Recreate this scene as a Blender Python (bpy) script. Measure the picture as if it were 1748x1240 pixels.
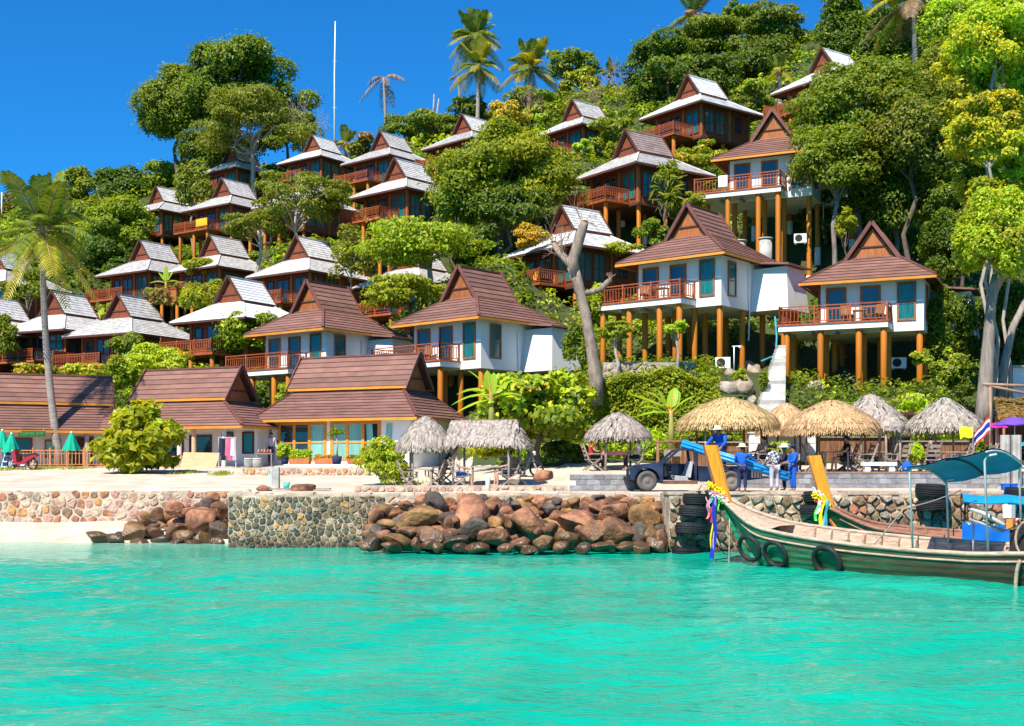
import bpy, math, random
import numpy as np
from mathutils import Vector, Matrix, Euler

R_ = math.radians
S = bpy.context.scene
for _o in list(bpy.data.objects):
    bpy.data.objects.remove(_o)
COL = S.collection

# ---------------------------------------------------------------- camera
FPX, CX, CY, CAMZ = 2080.0, 874.0, 800.0, 2.6
cd = bpy.data.cameras.new('camera')
cam = bpy.data.objects.new('camera', cd)
COL.objects.link(cam)
cam.location = (0, 0, CAMZ)
cam.rotation_euler = (R_(90), 0, 0)
cd.sensor_width = 36.0
cd.lens = 36.0 * FPX / 1748.0
cd.shift_y = 0.1035
cd.clip_start = 0.5
cd.clip_end = 3000
S.camera = cam

# ---------------------------------------------------------------- light
SUN_EL, SUN_AZ_LEFT = 51.0, 30.0            # the sun stands behind the camera, to the left
w = bpy.data.worlds.new('World')
S.world = w
w.use_nodes = True
nt = w.node_tree
bg = nt.nodes['Background']
sky = nt.nodes.new('ShaderNodeTexSky')
sky.sky_type = 'NISHITA'
sky.sun_disc = False
sky.sun_elevation = R_(SUN_EL)
sky.sun_rotation = R_(180 + SUN_AZ_LEFT)
sky.altitude = 0
sky.air_density = 1.0
sky.dust_density = 0.0
sky.ozone_density = 6.0
pol = nt.nodes.new('ShaderNodeMixRGB')      # a polarising filter's deeper blue, the same over the whole sky
pol.blend_type = 'MULTIPLY'
pol.inputs[0].default_value = 1.0
pol.inputs[2].default_value = (0.075, 0.46, 0.74, 1)
nt.links.new(sky.outputs[0], pol.inputs[1])
nt.links.new(pol.outputs[0], bg.inputs[0])
bg.inputs[1].default_value = 0.13
sl = bpy.data.lights.new('sun', 'SUN')
sun = bpy.data.objects.new('sun', sl)
COL.objects.link(sun)
_a = R_(SUN_AZ_LEFT)
_e = R_(SUN_EL)
TO_SUN = Vector((-math.sin(_a) * math.cos(_e), -math.cos(_a) * math.cos(_e), math.sin(_e)))
sun.rotation_euler = TO_SUN.to_track_quat('Z', 'Y').to_euler()
sun.location = TO_SUN * 200
sl.energy = 4.6
sl.angle = R_(0.53)
sl.color = (1.0, 0.92, 0.78)
S.view_settings.view_transform = 'Standard'
S.view_settings.look = 'None'
S.view_settings.exposure = 0.85
S.view_settings.gamma = 1.0
S.view_settings.use_curve_mapping = False
S.cycles.max_bounces = 6
S.cycles.diffuse_bounces = 3
S.cycles.glossy_bounces = 3
S.cycles.transmission_bounces = 3
S.cycles.transparent_max_bounces = 4
S.cycles.use_denoising = True


def at(px, py, Y):
    """The point of the place seen at photo pixel (px, py) at distance Y."""
    return Vector(((px - CX) / FPX * Y, Y, CAMZ - (py - CY) / FPX * Y))


# ---------------------------------------------------------------- materials
def _n(nt, t, **k):
    n = nt.nodes.new(t)
    for a, b in k.items():
        setattr(n, a, b)
    return n


def lin(c):
    return tuple(((v / 12.92) if v <= 0.04045 else ((v + 0.055) / 1.055) ** 2.4) for v in c)


def hexc(h):
    return lin(tuple(int(h[i:i + 2], 16) / 255 for i in (0, 2, 4)))


def mat(name, c, rough=0.75, var=0.25, scale=2.0, stretch=(1, 1, 1), spec=0.3, bump=0.0, c2=None, hue=0.0, metal=0.0, thr=None, obj_rand=0.12, detail=4.0, space='Object'):
    """Plain surface: base colour broken up by noise, a little different on every object."""
    m = bpy.data.materials.new(name)
    m.use_nodes = True
    nt = m.node_tree
    b = nt.nodes['Principled BSDF']
    b.inputs['Roughness'].default_value = rough
    b.inputs['Metallic'].default_value = metal
    b.inputs['Specular IOR Level'].default_value = spec
    tc = _n(nt, 'ShaderNodeTexCoord')
    mp = _n(nt, 'ShaderNodeMapping')
    mp.inputs['Scale'].default_value = stretch
    oi = _n(nt, 'ShaderNodeObjectInfo')
    nz = _n(nt, 'ShaderNodeTexNoise', noise_dimensions='4D')
    nz.inputs['Scale'].default_value = scale
    nz.inputs['Detail'].default_value = detail
    ml = _n(nt, 'ShaderNodeMath', operation='MULTIPLY')
    ml.inputs[1].default_value = 37.0
    L = nt.links.new
    if space == 'World':
        ge = _n(nt, 'ShaderNodeNewGeometry')
        L(ge.outputs['Position'], mp.inputs[0])
    else:
        L(tc.outputs['Object'], mp.inputs[0])
        L(oi.outputs['Random'], ml.inputs[0])
        L(ml.outputs[0], nz.inputs['W'])
    L(mp.outputs[0], nz.inputs['Vector'])
    rp = _n(nt, 'ShaderNodeValToRGB')
    c2 = c2 or tuple(v * (1 + var) for v in c)
    c1 = tuple(v * (1 - var) for v in c) if c2 else c
    rp.color_ramp.elements[0].position = 0.3 if thr is None else thr - 0.06
    rp.color_ramp.elements[1].position = 0.7 if thr is None else thr + 0.06
    rp.color_ramp.elements[0].color = (*c1, 1)
    rp.color_ramp.elements[1].color = (*c2, 1)
    L(nz.outputs['Fac'], rp.inputs[0])
    hs = _n(nt, 'ShaderNodeHueSaturation')
    mr = _n(nt, 'ShaderNodeMapRange')
    mr.inputs['To Min'].default_value = 1 - obj_rand
    mr.inputs['To Max'].default_value = 1 + obj_rand
    L(oi.outputs['Random'], mr.inputs['Value'])
    L(mr.outputs[0], hs.inputs['Value'])
    L(rp.outputs[0], hs.inputs['Color'])
    L(hs.outputs[0], b.inputs['Base Color'])
    if bump:
        n2 = _n(nt, 'ShaderNodeTexNoise')
        n2.inputs['Scale'].default_value = scale * 6
        n2.inputs['Detail'].default_value = 5
        L(mp.outputs[0], n2.inputs['Vector'])
        bp = _n(nt, 'ShaderNodeBump')
        bp.inputs['Strength'].default_value = bump
        bp.inputs['Distance'].default_value = 0.05
        L(n2.outputs['Fac'], bp.inputs['Height'])
        L(bp.outputs[0], b.inputs['Normal'])
    return m


def leaf_mat(name, cols, rough=0.45, trans=0.3, spec=0.35):
    """Leaves: each leaf (mesh island) takes its own tone, light passes through."""
    m = bpy.data.materials.new(name)
    m.use_nodes = True
    nt = m.node_tree
    L = nt.links.new
    b = nt.nodes['Principled BSDF']
    out = nt.nodes['Material Output']
    ge = _n(nt, 'ShaderNodeNewGeometry')
    rp = _n(nt, 'ShaderNodeValToRGB')
    els = rp.color_ramp.elements
    els[0].position = 0.0
    els[1].position = 1.0
    while len(els) < len(cols):
        els.new(0.5)
    for i, c in enumerate(cols):
        els[i].position = i / (len(cols) - 1)
        els[i].color = (*c, 1)
    L(ge.outputs['Random Per Island'], rp.inputs[0])
    oi = _n(nt, 'ShaderNodeObjectInfo')
    hs = _n(nt, 'ShaderNodeHueSaturation')
    mr = _n(nt, 'ShaderNodeMapRange')
    mr.inputs['To Min'].default_value = 0.488
    mr.inputs['To Max'].default_value = 0.512
    L(oi.outputs['Random'], mr.inputs['Value'])
    L(mr.outputs[0], hs.inputs['Hue'])
    L(rp.outputs[0], hs.inputs['Color'])
    L(hs.outputs[0], b.inputs['Base Color'])
    b.inputs['Roughness'].default_value = rough
    b.inputs['Specular IOR Level'].default_value = spec
    tr = _n(nt, 'ShaderNodeBsdfTranslucent')
    gm = _n(nt, 'ShaderNodeMixRGB', blend_type='MULTIPLY')
    gm.inputs[0].default_value = 1.0
    gm.inputs[2].default_value = (1.7, 1.6, 0.55, 1)
    L(hs.outputs[0], gm.inputs[1])
    L(gm.outputs[0], tr.inputs[0])
    mx = _n(nt, 'ShaderNodeMixShader')
    mx.inputs[0].default_value = trans
    L(b.outputs[0], mx.inputs[1])
    L(tr.outputs[0], mx.inputs[2])
    L(mx.outputs[0], out.inputs['Surface'])
    return m


M = {}
M['paint'] = mat('white_wall_paint', (0.79, 0.78, 0.76), 0.8, 0.03, 1.3, (2.2, 2.2, .22), bump=0.03, detail=7, c2=(0.60, 0.57, 0.52), thr=0.67)
M['teak'] = mat('red_teak', (0.20, 0.055, 0.025), 0.55, 0.4, 3, (6, 6, 0.6), bump=0.1)
M['teak_light'] = mat('orange_teak', (0.33, 0.11, 0.035), 0.55, 0.35, 3, (6, 6, 0.6), bump=0.1)
M['dark_wood'] = mat('dark_wood', (0.09, 0.035, 0.022), 0.7, 0.35, 3, (5, 5, 0.7), bump=0.1)
M['rail_wood'] = mat('rail_wood', (0.34, 0.085, 0.028), 0.5, 0.3, 3, (2, 2, 2))
M['rail_pale'] = mat('rail_pale_wood', (0.45, 0.20, 0.08), 0.6, 0.25, 3, (2, 2, 2))
M['post'] = mat('orange_post_paint', (0.56, 0.185, 0.012), 0.55, 0.10, 2, (3, 3, 0.5), spec=0.35, c2=(0.34, 0.115, 0.02), thr=0.60, detail=7)
M['fascia'] = mat('yellow_fascia_wood', (0.60, 0.24, 0.035), 0.55, 0.2, 3, (0.6, 4, 4))
M['tile'] = mat('brown_roof_tile', (0.205, 0.104, 0.084), 0.75, 0.22, 1.2, bump=0.25, obj_rand=0.15)
M['trim'] = mat('brown_roof_trim', (0.15, 0.06, 0.05), 0.6, 0.2, 2)
M['grey_tile'] = mat('weathered_grey_shingle', (0.52, 0.50, 0.485), 0.85, 0.30, 2.2, (1.2, 1.2, 1.2), bump=0.5, obj_rand=0.15, detail=8)
M['pale_tile'] = mat('bleached_white_shingle', (0.74, 0.74, 0.74), 0.85, 0.12, 1.5, bump=0.3, obj_rand=0.06)
M['mauve_tile'] = mat('weathered_mauve_shingle', (0.26, 0.19, 0.18), 0.85, 0.3, 1.6, bump=0.4)
M['glass'] = mat('dark_window_glass', (0.012, 0.035, 0.05), 0.05, 0.5, 0.6, spec=0.8)
M['curtain'] = mat('teal_curtain_glass', (0.014, 0.14, 0.14), 0.12, 0.6, 5, (8, 8, 0.3), spec=0.5)
M['curtain_pale'] = mat('pale_green_curtain_glass', (0.20, 0.44, 0.38), 0.15, 0.3, 4, (7, 7, 0.2), spec=0.6)
M['white'] = mat('white_plastic', (0.8, 0.8, 0.8), 0.5, 0.05)
M['concrete'] = mat('grey_concrete', (0.36, 0.35, 0.33), 0.9, 0.3, 2.5, bump=0.3)
M['pale_conc'] = mat('pale_concrete', (0.60, 0.57, 0.52), 0.9, 0.2, 2, bump=0.2)
M['block'] = mat('grey_concrete_block', (0.25, 0.25, 0.26), 0.9, 0.3, 3, bump=0.4, obj_rand=0.25)
M['mortar'] = mat('cream_mortar', (0.50, 0.39, 0.30), 0.95, 0.3, 2, bump=0.6, detail=7)
M['dark_mortar'] = mat('stained_mortar', (0.42, 0.34, 0.24), 0.95, 0.5, 1.6, bump=0.6, detail=7)
M['banana_stem'] = mat('banana_stem', (0.30, 0.30, 0.08), 0.7, 0.3, 3)
M['black'] = mat('black_rubber', (0.018, 0.019, 0.021), 0.6, 0.4, 3, bump=0.2)
M['steel'] = mat('galvanised_steel', (0.50, 0.50, 0.50), 0.5, 0.2, 4, metal=0.15)
M['bark'] = mat('grey_bark', (0.27, 0.23, 0.20), 0.9, 0.35, 2, (4, 4, 0.8), bump=0.6)
M['bark_brown'] = mat('brown_grey_bark', (0.27, 0.205, 0.165), 0.9, 0.4, 2, (3, 3, 1.2), bump=0.7, detail=8)
M['bark_dark'] = mat('dark_bark', (0.13, 0.10, 0.08), 0.9, 0.4, 2, (4, 4, 0.8), bump=0.6)
M['bark_pale'] = mat('pale_bark', (0.36, 0.30, 0.25), 0.9, 0.3, 2, (3, 3, 1.2), bump=0.5)
M['palm_bark'] = mat('palm_trunk_bark', (0.30, 0.26, 0.23), 0.9, 0.3, 3, (0.6, 0.6, 5), bump=0.5)
M['twig'] = mat('dry_twig', (0.30, 0.20, 0.14), 0.9, 0.3, 2)
M['cut_wood'] = mat('fresh_cut_wood', (0.60, 0.38, 0.24), 0.8, 0.2, 3)
M['old_wood'] = mat('grey_weathered_wood', (0.30, 0.245, 0.20), 0.85, 0.35, 4, (6, 1, 6), bump=0.3, obj_rand=0.2)
M['bench_wood'] = mat('brown_worn_wood', (0.22, 0.10, 0.05), 0.7, 0.4, 3, (5, 5, 0.8))
M['thatch'] = mat('grey_palm_thatch', (0.46, 0.40, 0.35), 0.95, 0.4, 6, (4, 4, 1), bump=0.6)
M['thatch_dark'] = mat('dark_grey_thatch', (0.33, 0.27, 0.24), 0.95, 0.4, 6, (4, 4, 1), bump=0.6)  # darker grey thatch tone of the roof cores
M['thatch_gold'] = mat('golden_grass_thatch', (0.62, 0.41, 0.20), 0.95, 0.35, 6, (4, 4, 1), bump=0.6)
M['skin'] = mat('brown_skin', (0.30, 0.14, 0.08), 0.55, 0.1)
M['skin_pale'] = mat('tanned_skin', (0.52, 0.28, 0.19), 0.55, 0.1)
M['hair'] = mat('black_hair', (0.012, 0.01, 0.01), 0.5, 0.2)
M['terracotta'] = mat('terracotta', (0.48, 0.16, 0.06), 0.8, 0.2)
M['ply'] = mat('plywood_sheet', (0.62, 0.36, 0.20), 0.75, 0.12, 2, (1, 1, 4))

def G(r, g, b, k=1.42):
    return (r * k, g * k, b * k)

LEAF = {
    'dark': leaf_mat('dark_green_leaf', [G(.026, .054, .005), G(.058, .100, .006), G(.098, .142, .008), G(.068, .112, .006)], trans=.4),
    'mid': leaf_mat('green_leaf', [G(.046, .088, .005), G(.095, .152, .006), G(.155, .205, .008), G(.108, .164, .006), G(.24, .24, .010)], trans=.42),
    'bright': leaf_mat('bright_green_leaf', [G(.090, .140, .006), G(.170, .215, .008), G(.240, .270, .010), G(.300, .300, .012)], trans=0.45),
    'lime': leaf_mat('lime_leaf', [G(.12, .24, .010), G(.24, .36, .015), G(.34, .42, .018), G(.42, .42, .02)], trans=0.4),
    'yellow': leaf_mat('yellow_green_leaf', [G(.20, .22, .010), G(.38, .36, .014), G(.50, .42, .016), G(.30, .32, .015)], trans=0.4),
    'olive': leaf_mat('olive_leaf', [G(.060, .085, .006), G(.110, .145, .008), G(.165, .190, .010), G(.21, .19, .015), G(.08, .12, .008)], trans=.4),
    'dry': leaf_mat('dry_brown_leaf', [G(.10, .07, .02), G(.20, .13, .04), G(.26, .14, .05), G(.12, .12, .02)]),
    'croton': leaf_mat('orange_and_yellow_leaf', [G(.10, .15, .01), G(.42, .28, .01), G(.50, .20, .015), G(.20, .26, .015), G(.48, .36, .02)]),
    'gold': leaf_mat('golden_leaf', [G(.30, .24, .01), G(.50, .36, .02), G(.20, .22, .012), G(.42, .28, .03)]),
}
LEAF['palm'] = leaf_mat('palm_frond', [G(.030, .075, .008), G(.085, .135, .012), G(.170, .190, .018), G(.10, .15, .012)], trans=0.25)
LEAF['palm_yellow'] = leaf_mat('yellowing_palm_frond', [G(.14, .17, .010), G(.26, .24, .014), G(.34, .27, .02), G(.11, .16, .010)], trans=0.3)
LEAF['palm_dead'] = leaf_mat('dead_palm_frond', [G(.17, .11, .06), G(.25, .17, .10), G(.13, .075, .04)], trans=0.1)
LEAF['banana'] = leaf_mat('banana_leaf', [G(.11, .25, .012), G(.20, .36, .02), G(.28, .40, .03)], trans=0.45)


# ---------------------------------------------------------------- mesh building
class MB:
    def __init__(s):
        s.v, s.f, s.m = [], [], []

    def add(s, vs, fs, mi=0):
        o = len(s.v)
        s.v.extend([tuple(p) for p in vs])
        s.f.extend([tuple(i + o for i in f) for f in fs])
        s.m.extend([mi] * len(fs))

    def box(s, x0, x1, y0, y1, z0, z1, mi=0):
        s.add([(x0, y0, z0), (x1, y0, z0), (x1, y1, z0), (x0, y1, z0), (x0, y0, z1), (x1, y0, z1), (x1, y1, z1), (x0, y1, z1)],
              [(0, 3, 2, 1), (4, 5, 6, 7), (0, 1, 5, 4), (1, 2, 6, 5), (2, 3, 7, 6), (3, 0, 4, 7)], mi)

    def beam(s, a, b, w, h=None, up=(0, 0, 1), mi=0):
        a, b = Vector(a), Vector(b)
        h = w if h is None else h
        d = (b - a).normalized()
        u = Vector(up)
        if abs(d.dot(u)) > 0.98:
            u = Vector((0, 1, 0))
        x = d.cross(u).normalized() * (w / 2)
        y = x.cross(d).normalized() * (h / 2)
        vs = [a - x - y, a + x - y, a + x + y, a - x + y, b - x - y, b + x - y, b + x + y, b - x + y]
        s.add(vs, [(0, 3, 2, 1), (4, 5, 6, 7), (0, 1, 5, 4), (1, 2, 6, 5), (2, 3, 7, 6), (3, 0, 4, 7)], mi)

    def tube(s, pts, r, n=7, cap=True, mi=0, closed=False):
        pts = [Vector(p) for p in pts]
        k = len(pts)
        rs = r if isinstance(r, (list, tuple)) else [r] * k
        vs, fs = [], []
        ref = Vector((0.13, 0.31, 0.94))
        for i, p in enumerate(pts):
            if closed:
                d = (pts[(i + 1) % k] - pts[i - 1]).normalized()
            else:
                d = (pts[min(i + 1, k - 1)] - pts[max(i - 1, 0)]).normalized()
            if abs(d.dot(ref)) > 0.97:
                ref = Vector((1, 0, 0)) if abs(d.x) < 0.8 else Vector((0, 1, 0))
            x = (ref - d * ref.dot(d)).normalized()
            ref = x
            y = d.cross(x)
            for j in range(n):
                t = 2 * math.pi * j / n
                vs.append(p + (x * math.cos(t) + y * math.sin(t)) * rs[i])
        for i in range(k if closed else k - 1):
            for j in range(n):
                i2 = (i + 1) % k
                fs.append((i * n + j, i * n + (j + 1) % n, i2 * n + (j + 1) % n, i2 * n + j))
        if cap and not closed:
            fs.append(tuple(range(n - 1, -1, -1)))
            fs.append(tuple((k - 1) * n + j for j in range(n)))
        s.add(vs, fs, mi)

    def lathe(s, prof, n=12, c=(0, 0, 0), mi=0):
        vs, fs = [], []
        for r, z in prof:
            for j in range(n):
                t = 2 * math.pi * j / n
                vs.append((c[0] + r * math.cos(t), c[1] + r * math.sin(t), c[2] + z))
        k = len(prof)
        for i in range(k - 1):
            for j in range(n):
                fs.append((i * n + j, i * n + (j + 1) % n, (i + 1) * n + (j + 1) % n, (i + 1) * n + j))
        if prof[0][0] > 1e-4:
            fs.append(tuple(range(n - 1, -1, -1)))
        if prof[-1][0] > 1e-4:
            fs.append(tuple((k - 1) * n + j for j in range(n)))
        s.add(vs, fs, mi)

    def prism(s, poly, d, mi=0):
        """poly: 3-D points of a flat polygon, d: extrusion vector"""
        n = len(poly)
        a = [Vector(p) for p in poly]
        b = [p + Vector(d) for p in a]
        fs = [tuple(range(n - 1, -1, -1)), tuple(range(n, 2 * n))]
        for i in range(n):
            fs.append((i, (i + 1) % n, n + (i + 1) % n, n + i))
        s.add(a + b, fs, mi)

    def mesh(s, name, mats, smooth=False):
        me = bpy.data.meshes.new(name)
        me.from_pydata(s.v, [], s.f)
        for m_ in (mats if isinstance(mats, (list, tuple)) else [mats]):
            me.materials.append(m_)
        if len(set(s.m)) > 1:
            me.polygons.foreach_set('material_index', s.m)
        if smooth:
            me.polygons.foreach_set('use_smooth', [True] * len(s.f))
        me.update()
        return me

    def build(s, name, mats, parent=None, smooth=False, **k):
        return obj(name, s.mesh(name, mats, smooth), parent, **k)


def obj(name, me, parent=None, loc=None, rot=None, scale=None, label=None, cat=None, group=None, kind=None):
    o = bpy.data.objects.new(name, me)
    COL.objects.link(o)
    if parent is not None:
        o.parent = parent
    if loc is not None:
        o.location = loc
    if rot is not None:
        o.rotation_euler = rot
    if scale is not None:
        o.scale = scale if isinstance(scale, (tuple, list)) else (scale,) * 3
    tag(o, label, cat, group, kind)
    return o


def tag(o, label=None, cat=None, group=None, kind=None):
    if label:
        o['label'] = label
    if cat:
        o['category'] = cat
    if group:
        o['group'] = group
    if kind:
        o['kind'] = kind
    return o


def thing(name, label, cat, loc=(0, 0, 0), rz=0.0, group=None, scale=None):
    return obj(name, None, None, loc, (0, 0, rz), scale, label, cat, group)


def copy_tree(o, parent=None):
    c = o.copy()
    COL.objects.link(c)
    if parent is not None:
        c.parent = parent
    for ch in list(o.children):
        copy_tree(ch, c)
    return c


def np_mesh(name, V, F, mats, smooth=False, mi=None):
    """V: n x 3, F: m x k (all faces the same size)"""
    me = bpy.data.meshes.new(name)
    V = np.ascontiguousarray(V, dtype=np.float32)
    F = np.ascontiguousarray(F, dtype=np.int32)
    me.vertices.add(len(V))
    me.vertices.foreach_set('co', V.ravel())
    k = F.shape[1]
    me.loops.add(F.size)
    me.loops.foreach_set('vertex_index', F.ravel())
    me.polygons.add(len(F))
    me.polygons.foreach_set('loop_start', np.arange(0, F.size, k, dtype=np.int32))
    me.polygons.foreach_set('loop_total', np.full(len(F), k, dtype=np.int32))
    for m_ in (mats if isinstance(mats, (list, tuple)) else [mats]):
        me.materials.append(m_)
    if mi is not None:
        me.polygons.foreach_set('material_index', np.asarray(mi, dtype=np.int32))
    if smooth:
        me.polygons.foreach_set('use_smooth', np.ones(len(F), dtype=bool))
    me.update(calc_edges=True)
    return me


def vnoise(P, seed=0, octaves=3):
    """cheap smooth value noise on n x 3 points, about -1..1"""
    rs = np.random.RandomState(seed)
    out = np.zeros(len(P))
    amp = 1.0
    tot = 0
    for o in range(octaves):
        for _ in range(3):
            d = rs.normal(size=3)
            d /= np.linalg.norm(d)
            out += amp * np.sin(P @ d * (1.7 * 2 ** o) + rs.uniform(0, 6.28)) / 1.7
        tot += amp
        amp *= 0.55
    return out / tot

# ================================================================ the houses' places (photo pixel of the front gable's peak, distance)
PEAK = Vector((0, -1.80, 5.75))
HOUSES = {
    # key: (px, py, Y, turn, scale, style, ground drop)
    'A': (1488, 381, 68, -25, 1.0, 'white', 3.6),
    'B': (1172, 349, 71, -39, 1.0, 'white', 3.6),
    'C': (782, 455, 72, -42, 1.0, 'white', 2.6),
    'D': (523, 480, 78, -37, 1.0, 'white', 2.4),
    'W': (1318, 188, 82, -26, 1.0, 'white', 3.9),
    'H1': (1067, 222, 92, -55, 1.0, 'grey', 2.6),
    'H2': (1173, 128, 106, -53, 1.0, 'grey', 2.0),
    'H3': (1402, 82, 104, -55, 1.0, 'grey', 2.4),
    'H4': (976, 170, 118, -50, 1.0, 'grey', 2.4),
    'H5': (957, 351, 86, -52, 1.0, 'grey', 2.6),
    'H6': (788, 195, 126, -44, 1.0, 'grey', 2.2),
    'H7': (648, 224, 130, -40, 1.0, 'grey', 2.2),
    'H8': (673, 270, 108, -41, 1.0, 'grey', 2.4),
    'H9': (532, 230, 146, -37, 1.0, 'grey', 2.2),
    'H10': (378, 304, 128, -36, 1.0, 'grey', 2.4),
    'H11': (266, 318, 142, -40, 1.0, 'grey', 2.2),
    'H12': (500, 296, 122, -38, 1.0, 'grey', 3.0),
    'H13': (357, 401, 112, -37, 1.0, 'grey', 2.0),
    'H14': (505, 403, 102, -36, 1.0, 'grey', 2.2),
    'H15': (238, 410, 116, -34, 1.0, 'grey', 2.0),
    'H16': (389, 472, 90, -31, 1.0, 'grey', 1.8),
    'H17': (88, 498, 100, -27, 1.0, 'grey', 1.8),
    'H18': (200, 502, 97, -28, 1.0, 'grey', 1.6),
    'H19': (-12, 425, 110, -24, 1.0, 'grey', 2.2),
    'H20': (-28, 505, 100, -24, 1.0, 'grey', 1.8),
    'H21': (690, 418, 98, -38, 1.0, 'grey', 2.0),
    'H23': (392, 250, 152, -38, 1.0, 'grey', 2.0),
}


def rotz(v, deg):
    a = R_(deg)
    c, s_ = math.cos(a), math.sin(a)
    return Vector((v[0] * c - v[1] * s_, v[0] * s_ + v[1] * c, v[2]))


BASE = {k: at(h[0], h[1], h[2]) - rotz(PEAK * h[4], h[3]) for k, h in HOUSES.items()}

# ---------------------------------------------------------------- lie of the land
_pts = [(b.x, b.y, b.z - HOUSES[k][6]) for k, b in BASE.items()]
for px, py, Y in [(-260, 470, 170), (0, 385, 172), (120, 350, 172), (250, 325, 172), (400, 300, 178), (550, 290, 178), (700, 250, 165),
                  (800, 205, 155), (950, 175, 150), (1100, 150, 140), (1250, 110, 132), (1400, 75, 126), (1600, 20, 122), (1850, -40, 120),
                  (1500, 250, 92), (1620, 330, 88), (1750, 420, 84), (1620, 640, 66), (1740, 690, 62), (1900, 560, 74), (1250, 655, 62), (1100, 655, 62),
                  (1000, 665, 62), (1480, 690, 62), (880, 690, 66), (600, 700, 74), (300, 640, 84), (150, 650, 84), (0, 660, 84), (-250, 660, 86), (-400, 560, 120),
                  (850, 430, 84), (860, 300, 100), (740, 330, 108), (1250, 300, 96), (440, 430, 114), (120, 440, 122)]:
    p = at(px, py, Y)
    _pts.append((p.x, p.y, p.z))
for xx in range(-60, 70, 12):
    _pts.append((xx, 58, 3.2 if xx > 0 else 2.6))
    _pts.append((xx * 2.4, 235, 38 + 0.1 * xx))
_P = np.array(_pts)
_d = np.sqrt(((_P[:, None, :2] - _P[None, :, :2]) ** 2).sum(-1) + 9.0)
_A = np.zeros((len(_P) + 3, len(_P) + 3))
_A[:len(_P), :len(_P)] = _d - np.eye(len(_P)) * 0.6
_A[:len(_P), -3] = 1
_A[:len(_P), -2:] = _P[:, :2]
_A[-3:, :len(_P)] = _A[:len(_P), -3:].T
_w = np.linalg.solve(_A, np.concatenate([_P[:, 2], [0, 0, 0]]))


def sstep(a, b, x):
    t = np.clip((x - a) / (b - a), 0, 1)
    return t * t * (3 - 2 * t)


def ground_np(x, y):
    x, y = np.asarray(x, float), np.asarray(y, float)
    sh = x.shape
    xf, yf = x.ravel(), y.ravel()
    rbf = np.empty(len(xf))
    for i in range(0, len(xf), 20000):
        q = np.stack([xf[i:i + 20000], yf[i:i + 20000]], 1)
        dd = np.sqrt(((q[:, None] - _P[None, :, :2]) ** 2).sum(-1) + 9.0)
        rbf[i:i + 20000] = dd @ _w[:-3] + _w[-3] + q @ _w[-2:]
    a = xf / np.maximum(yf, 1)
    left = 1 - sstep(-0.09, 0.02, a)
    y0 = 51.5 + 17.5 * left
    low_l = np.interp(yf, [39, 46, 60, 72, 90], [1.78, 1.80, 2.55, 2.9, 3.2])
    low_m = np.interp(yf, [39, 44, 46.5, 50, 56, 90], [1.80, 1.83, 2.05, 2.5, 2.9, 3.4])
    low_r = np.interp(yf, [39, 44.4, 44.9, 50, 56, 90], [1.83, 1.83, 2.47, 2.55, 3.2, 3.6])
    right = sstep(1.9, 2.3, xf)
    low = low_l * left + (1 - left) * (low_m * (1 - right) + low_r * right)
    t = sstep(0, 9, yf - y0)
    z = low * (1 - t) + np.maximum(rbf, low) * t
    return z.reshape(sh)


def ground(x, y):
    return float(ground_np(np.array([x]), np.array([y]))[0])


WALL_X = -9.4           # the masonry corner where the sand bay begins

xs = np.unique(np.concatenate([np.arange(-160, -36, 4.0), np.arange(-36, 36, 0.5), np.arange(36, 170, 4.0), [WALL_X, 2.0, 2.3]]))
ys = np.unique(np.concatenate([np.arange(39.4, 60, 0.4), np.arange(60, 100, 1.0), np.arange(100, 180, 2.5), np.arange(180, 420, 12.0)]))
GX, GY = np.meshgrid(xs, ys)
GZ = ground_np(GX, GY)
far = GY > 235
GZ = np.where(far, GZ - (GY - 235) * 0.25, GZ)
bump = vnoise(np.stack([GX.ravel() * 0.5, GY.ravel() * 0.5, GX.ravel() * 0], 1), 5, 3).reshape(GX.shape)
GZ = GZ + bump * np.where(GY > 74, 0.45, 0.05) * np.where(GY < 44.9, 0.3, 1)
GZ = np.where((GX < WALL_X - .01) & (GY < 46.3) | (GX >= WALL_X - .01) & (GY < 40.7), np.minimum(GZ, 1.55), GZ)    # tucked down behind the walls
V = np.stack([GX.ravel(), GY.ravel(), GZ.ravel()], 1)
nx, ny = len(xs), len(ys)
ii, jj = np.meshgrid(np.arange(nx - 1), np.arange(ny - 1))
q = (jj * nx + ii).ravel()
F = np.stack([q, q + 1, q + nx + 1, q + nx], 1)
fx = V[F].mean(1)
keep = ~((fx[:, 0] < WALL_X) & (fx[:, 1] < 46.0)) & ~((fx[:, 0] >= WALL_X) & (fx[:, 1] < 40.5))
F, fx = F[keep], fx[keep]

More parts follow.
